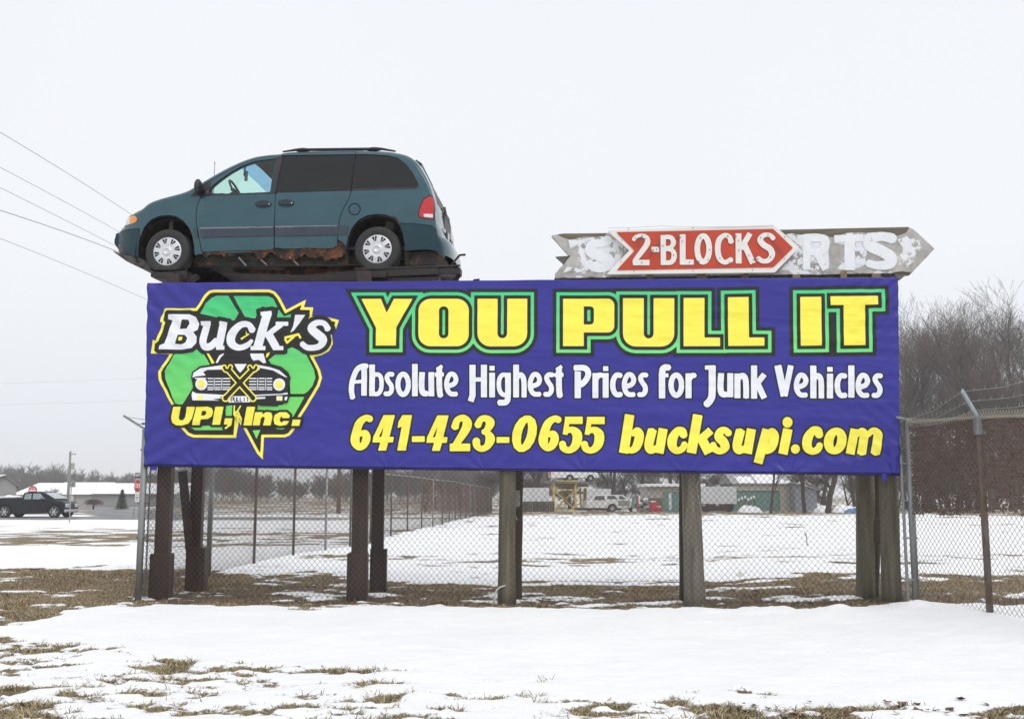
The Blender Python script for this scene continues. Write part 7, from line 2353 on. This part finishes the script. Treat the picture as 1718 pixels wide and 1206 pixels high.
for i, (xa, xb, yt, ye) in enumerate(segs_):
    zt, ze = hgt(yt, Yl), hgt(ye, Yl)
    mb = MB(); mb.add([(bx(xa), -0.6, ze), (bx(xb), -0.6, ze), (bx(xb), 9, zt), (bx(xa), 9, zt), (bx(xa), 18, ze), (bx(xb), 18, ze)], [(0, 1, 2, 3), (3, 2, 5, 4), (0, 3, 4), (1, 5, 2)]); mb.build("roof", snow_m, b)
    mb = MB(); mb.box(((bx(xa) + bx(xb)) / 2, 8.5, ze / 2), (bx(xb) - bx(xa) - 0.05, 17, ze - 0.02)); mb.build("wall", grey_sid if i == 2 else M("pale_siding", (0.42, 0.42, 0.42), 0.8) if i == 1 else brown_low, b)
mb = MB(); mb.box((bx(98), -0.15, hgt(829.5, Yl) / 2), (22 * mpp(Yl), 0.3, hgt(830, Yl))); mb.build("brick_bay", M("dull_brick", (0.17, 0.13, 0.115), 0.85), b)
mb = MB(); mb.box((bx(121), -0.2, hgt(829.5, Yl) / 2), (20 * mpp(Yl), 0.35, hgt(831, Yl))); mb.build("white_bay", white_s, b)
# poles and wires
polem = M("grey_utility_pole", (0.26, 0.25, 0.24), 0.8, var=0.15)
def upole(name, label, px, pbase, ptop, Y, r, arms=1, group="utility poles"):
    b = yb_thing(name, label, "utility pole", px, Y, group)
    h = hgt(ptop, Y, px)
    mb = MB(); mb.tube([(0, 0, -0.3), (0, 0, h)], [r, r * 0.7], 10); mb.build("shaft", polem if px < 300 else M("brown_utility_pole", (0.17, 0.13, 0.10), 0.85), b, smooth=True)
    for k in range(arms):
        mb = MB(); mb.bar((-0.2, 0, h - 0.4 - 1.0 * k), (0.75, 0, h - 0.4 - 1.0 * k), 0.09, 0.10); mb.build("crossarm", polem, b)
    for k in range(3):
        mb = MB(); mb.lathe([(0, 0), (0.06, 0), (0.07, 0.12), (0.03, 0.2), (0, 0.2)], 8, c=(-0.1 + 0.38 * k, 0, h - 0.34)); mb.build("insulator", white_s, b)
    mb = MB(); mb.lathe([(0, 0), (0.24, 0), (0.24, 0.85), (0, 0.85)], 12, c=(0.42, 0, h - 2.4)); mb.build("transformer", M("grey_can", (0.4, 0.4, 0.4), 0.5) if "grey_can" not in bpy.data.materials else bpy.data.materials["grey_can"], b)
    return b, h
upole("utility_pole", "pale utility pole with transformer rising behind the square road sign", 120.5, 850, 757, 140, 0.20)
bp_, hp = upole("utility_pole", "brown utility pole seen through the fence behind the steel posts", 571, 858, 655, 90, 0.20)
wire_line = M("black_power_cable", (0.13, 0.13, 0.13), 0.6)
PX = np.array(bp_.location)
def cable(label, pts_px, r, end, near=24.0):
    """cable from the pole to the left; the near end hangs where it was surveyed"""
    (xa, ya), (xb, yb) = pts_px
    e = np.array(end)
    A = at(xa, ya, near)
    # second survey point fixes how far along and how low the cable hangs there
    best = None
    for t in np.linspace(0.05, 0.95, 181):
        P = A + (e - A) * t
        d = ray(xb, yb)
        Yq = P[1]; Q = _C + d * (Yq / d[1])
        err = abs(Q[0] - P[0])
        if best is None or err < best[0]:
            best = (err, t, Q[2] - P[2])
    t0, dz = best[1], best[2]
    k = dz / (t0 * (1 - t0))
    pts = []
    for t in np.linspace(-0.25, 1, 40):
        P = A + (e - A) * t
        pts.append((P[0], P[1], P[2] + k * t * (1 - t)))
    o = MB(); o.tube(pts, r, 5)
    ob = o.build("power_cable", wire_line, None, smooth=True)
    tag(ob, label, "power cable", "overhead power cables at the left")
for lab, pp, r, off in (("topmost overhead cable at left, running down behind the minivan's bonnet", ((0, 222), (215, 355)), 0.0075, (-0.9, 0, hp - 0.1)),
                        ("second overhead cable from the top, meeting the minivan's bumper", ((0, 281), (192, 385)), 0.0065, (0, 0, hp - 0.1)),
                        ("third overhead cable from the top, just above the darker one", ((0, 315), (193, 412)), 0.0065, (0.9, 0, hp - 0.1)),
                        ("thick dark twisted overhead cable ending at the minivan's bumper", ((0, 353), (196, 421)), 0.010, (0, 0, hp - 1.6)),
                        ("lowest sloping overhead cable, passing behind the banner's top left corner", ((0, 400), (246, 502)), 0.006, (0, 0, hp - 2.6))):
    cable(lab, pp, r, PX + np.array(off), 26.0)
for lab, pa, pb in (("upper of the two faint level cables left of the banner", (0, 634), (240, 621)), ("lower of the two faint level cables left of the banner", (0, 668), (240, 660))):
    A_, B_ = at(pa[0] - 300, pa[1] + 16, 95), at(pb[0] + 330, pb[1] - 3, 95)
    mb = MB(); mb.tube([A_ + (B_ - A_) * t - np.array([0, 0, 0.25 * math.sin(math.pi * t)]) for t in np.linspace(0, 1, 20)], 0.006, 5)
    tag(mb.build("power_cable", M("pale_far_cable", (0.30, 0.30, 0.31), 0.6), None), lab, "power cable", "faint level cables at the left")
# signs
galv_s = M("sign_post_steel", (0.28, 0.29, 0.29), 0.5, 0.3)
sign_red = M("sign_red", (0.52, 0.02, 0.03), 0.45, var=0.06)
sign_white = M("sign_white", (0.78, 0.78, 0.78), 0.5, var=0.03)
sign_black = M("sign_black", (0.03, 0.03, 0.03), 0.5)
def flat_poly(mb, pts, y0, y1, mi=0): return mb.prism(pts, y0, y1, mi)
def sign_text(root, text, x0, z0, h, adv, w, y, mat, name="lettering"):
    art = Art()
    write(art, text, 0, 0, h, adv, w)
    V, F = art.layer(lambda U, V_, off: np.stack([x0 + U, np.full(U.shape, y), z0 - V_], -1), 0.0, 0.0, max(w / 5, 0.004))
    return mesh_obj(name, V, F, mat, root)
# square sign seen from behind
p = foot(116.3, 877)
b = thing("road_sign", "square road sign seen from its bare grey back in front of the truck", "road sign", tuple(p))
s_ = p[1] / FPX
mb = MB(); mb.bar((0, 0, -0.1), (0, 0, 66 * s_), 0.05, 0.03); mb.build("post", galv_s, b)
mb = MB(); mb.box((0, 0.04, 63.5 * s_), (12.5 * s_, 0.012, 11 * s_)); mb.build("plate", M("grey_sign_back", (0.22, 0.225, 0.22), 0.5, 0.3), b)
# stop sign with one-way and plate
p = foot(222.5, 868)
b = thing("stop_sign", "red STOP sign with ONE WAY plate above it and white plate below", "road sign", tuple(p), R_(-14))
s_ = p[1] / FPX
mb = MB(); mb.bar((0.05, 0, -0.1), (0.05 + 4 * s_, 0, 74 * s_), 0.06, 0.04); mb.build("post", galv_s, b)
cx_, cz_, r_ = 7.5 * s_, 53 * s_, 12.0 * s_
oc = lambda r: [(cx_ + r * 0.62 * math.cos(R_(22.5 + 45 * k)), cz_ + r * math.sin(R_(22.5 + 45 * k))) for k in range(8)]
mb = MB(); flat_poly(mb, oc(r_), -0.05, -0.035); so = mb.build("octagon", sign_white, b)
mb = MB(); flat_poly(mb, oc(r_ * 0.92), -0.056, -0.051); mb.build("red_face", sign_red, so)
sign_text(so, "STOP", cx_ - 5.9 * s_, cz_ + 3.2 * s_, 6.4 * s_, 3.0 * s_, 0.9 * s_, -0.062, sign_white)
mb = MB(); mb.box((7.8 * s_, -0.04, 70.5 * s_), (12.5 * s_, 0.012, 7.6 * s_)); ow = mb.build("one_way_plate", sign_black, b)
zz = 70.5 * s_
mb = MB(); flat_poly(mb, [((7.8 + a) * s_, zz + c * s_) for a, c in ((-5.2, -1.8), (2.6, -1.8), (2.6, -3.0), (5.6, 0), (2.6, 3.0), (2.6, 1.8), (-5.2, 1.8))], -0.052, -0.047); ar = mb.build("white_arrow", sign_white, ow)
sign_text(ar, "ONE", 3.4 * s_, zz + 0.9 * s_, 1.8 * s_, 1.55 * s_, 0.34 * s_, -0.056, sign_black)
sign_text(ar, "WAY", 8.2 * s_, zz + 0.9 * s_, 1.8 * s_, 1.35 * s_, 0.34 * s_, -0.056, sign_black)
mb = MB(); mb.box((7.5 * s_, -0.04, 34 * s_), (8 * s_, 0.012, 15 * s_)); pl = mb.build("white_plate", sign_white, b)
mb = MB()
for k, (wd, zz_) in enumerate(((4.5, 38.5), (5.5, 34.5), (5.5, 33.2), (3.5, 30))):
    mb.box((7.5 * s_, -0.05, zz_ * s_), (wd * s_, 0.004, 1.1 * s_))
mb.build("plate_marks", M("grey_print", (0.2, 0.2, 0.2), 0.6), pl)
p = foot(231.5, 867)
b = thing("sign_post", "bare thin steel post just right of the STOP sign's post", "post", tuple(p))
mb = MB(); mb.bar((0, 0, -0.1), (0, 0, 24 * p[1] / FPX), 0.05, 0.04); mb.build("post", galv_s, b)
# do-not-enter sign behind the truck
x, Y = lx_(61.5, 86), 86.0
b = thing("do_not_enter_sign", "round red DO NOT ENTER sign showing above the pickup truck's cab", "road sign", (x, Y, float(gz_base(x, Y))))
zc = hgt(822, Y, 61); rr_ = 7.2 * mpp(Y)
mb = MB(); mb.bar((0, 0, -0.1), (0, 0, zc), 0.06, 0.05); mb.build("post", galv_s, b)
mb = MB(); mb.lathe([(0, -0.05), (rr_, -0.05), (rr_, -0.03), (0, -0.03)], 28, 'Y', c=(0, 0, zc)); ds = mb.build("disc", sign_red, b)
mb = MB(); mb.box((0, -0.056, zc - 0.02), (rr_ * 1.55, 0.006, rr_ * 0.34)); mb.build("white_bar", sign_white, ds)
sign_text(ds, "DO NOT", -rr_ * 0.52, zc + rr_ * 0.60, rr_ * 0.26, rr_ * 0.19, rr_ * 0.05, -0.056, sign_white)
sign_text(ds, "ENTER", -rr_ * 0.45, zc - rr_ * 0.36, rr_ * 0.26, rr_ * 0.19, rr_ * 0.05, -0.056, sign_white)
# spruce, weeping tree, brush
def spruce(px, py, hpx, label):
    p = foot(px, py)
    b = thing("spruce_tree", label, "tree", tuple(p))
    H = hpx * mpp(p[1])
    rng = np.random.default_rng(12)
    mb = MB(); mb.tube([(0, 0, -0.1), (0, 0, H * 0.97)], [0.14, 0.015], 8); mb.build("trunk", bark, b)
    V, F = [], []
    n = 5200
    z = H * (0.03 + 0.95 * rng.random(n) ** 1.25)
    R = (H - z) * 0.36 * (0.75 + 0.4 * np.abs(np.sin(z / H * 26))) 
    rad = R * np.sqrt(rng.uniform(0.15, 1, n)); az = rng.uniform(0, 2 * np.pi, n)
    L = 0.13 + 0.20 * rng.random(n)
    for i in range(n):
        c, s = math.cos(az[i]), math.sin(az[i])
        x, y, zz2 = rad[i] * c, rad[i] * s, z[i] - 0.16 * rad[i]
        w = 0.03 + 0.03 * rng.random(); dz = rng.uniform(-.10, .06)
        k = len(V)
        V += [(x - s * w, y + c * w, zz2), (x + s * w, y - c * w, zz2), (x + c * L[i], y + s * L[i], zz2 + dz)]
        F.append((k, k + 1, k + 2))
    mesh_obj("crown", V, F, M("dark_spruce_needles", (0.040, 0.062, 0.045), 0.8, var=0.3, vscale=3), b)
spruce(204, 853.5, 33, "small dark green spruce in front of the long building")
p = foot(156, 853.5)
b = thing("weeping_tree", "low umbrella-shaped reddish weeping tree in front of the long building", "tree", tuple(p))
sc1 = mpp(p[1]); rng = np.random.default_rng(6)
mb = MB(); mb.tube([(0, 0, -0.1), (0.1, 0, 8 * sc1), (0, 0, 11 * sc1)], [0.14, 0.1, 0.07], 8)
mb.build("trunk", bark, b, smooth=True)
mb = MB()
for k in range(260):
    a = rng.uniform(0, 6.28); R = rng.uniform(0.25, 1) * 18 * sc1; h0 = rng.uniform(9.5, 16.5) * sc1
    pts = [(0, 0, 9 * sc1), (R * .4 * math.cos(a), R * .4 * math.sin(a), h0), (R * .8 * math.cos(a), R * .8 * math.sin(a), h0 * 0.93), (R * math.cos(a + .05), R * math.sin(a + .05), h0 * rng.uniform(0.52, 0.75))]
    mb.tube(pts, [0.03, 0.022, 0.016, 0.010], 3, cap=False)
mb.build("crown", M("red_brown_weeping_twigs", (0.11, 0.065, 0.06), 0.9), b)
for px, py, kx in ((88, 853, 1.0), (100, 852, 0.8)):
    Yq = 150
    o = copy_thing(protos[3], (lx_(px, Yq), Yq, float(gz_base(lx_(px, Yq), Yq))), px, "small brown shrubby tree behind the pickup truck, %s of the pair" % ("left" if px < 95 else "right"), (0.42 * kx, 0.42 * kx, 0.34 * kx))
    o["group"] = "shrubby trees behind the truck"
# ================================================================== cold haze in the air
hz_ = MB(); hz_.box((0, 500, 12.5), (1700, 1100, 31))
hm_ = bpy.data.materials.new("winter_haze"); hm_.use_nodes = True
nn, ll = hm_.node_tree.nodes, hm_.node_tree.links
nn.remove(nn["Principled BSDF"])
pv = nn.new("ShaderNodeVolumePrincipled")
pv.inputs["Color"].default_value = (0.98, 0.985, 1.0, 1)
pv.inputs["Density"].default_value = 0.00062
pv.inputs["Anisotropy"].default_value = 0.0
ll.new(pv.outputs[0], nn["Material Output"].inputs["Volume"])
ho = hz_.build("haze", hm_)
ho["kind"] = "stuff"
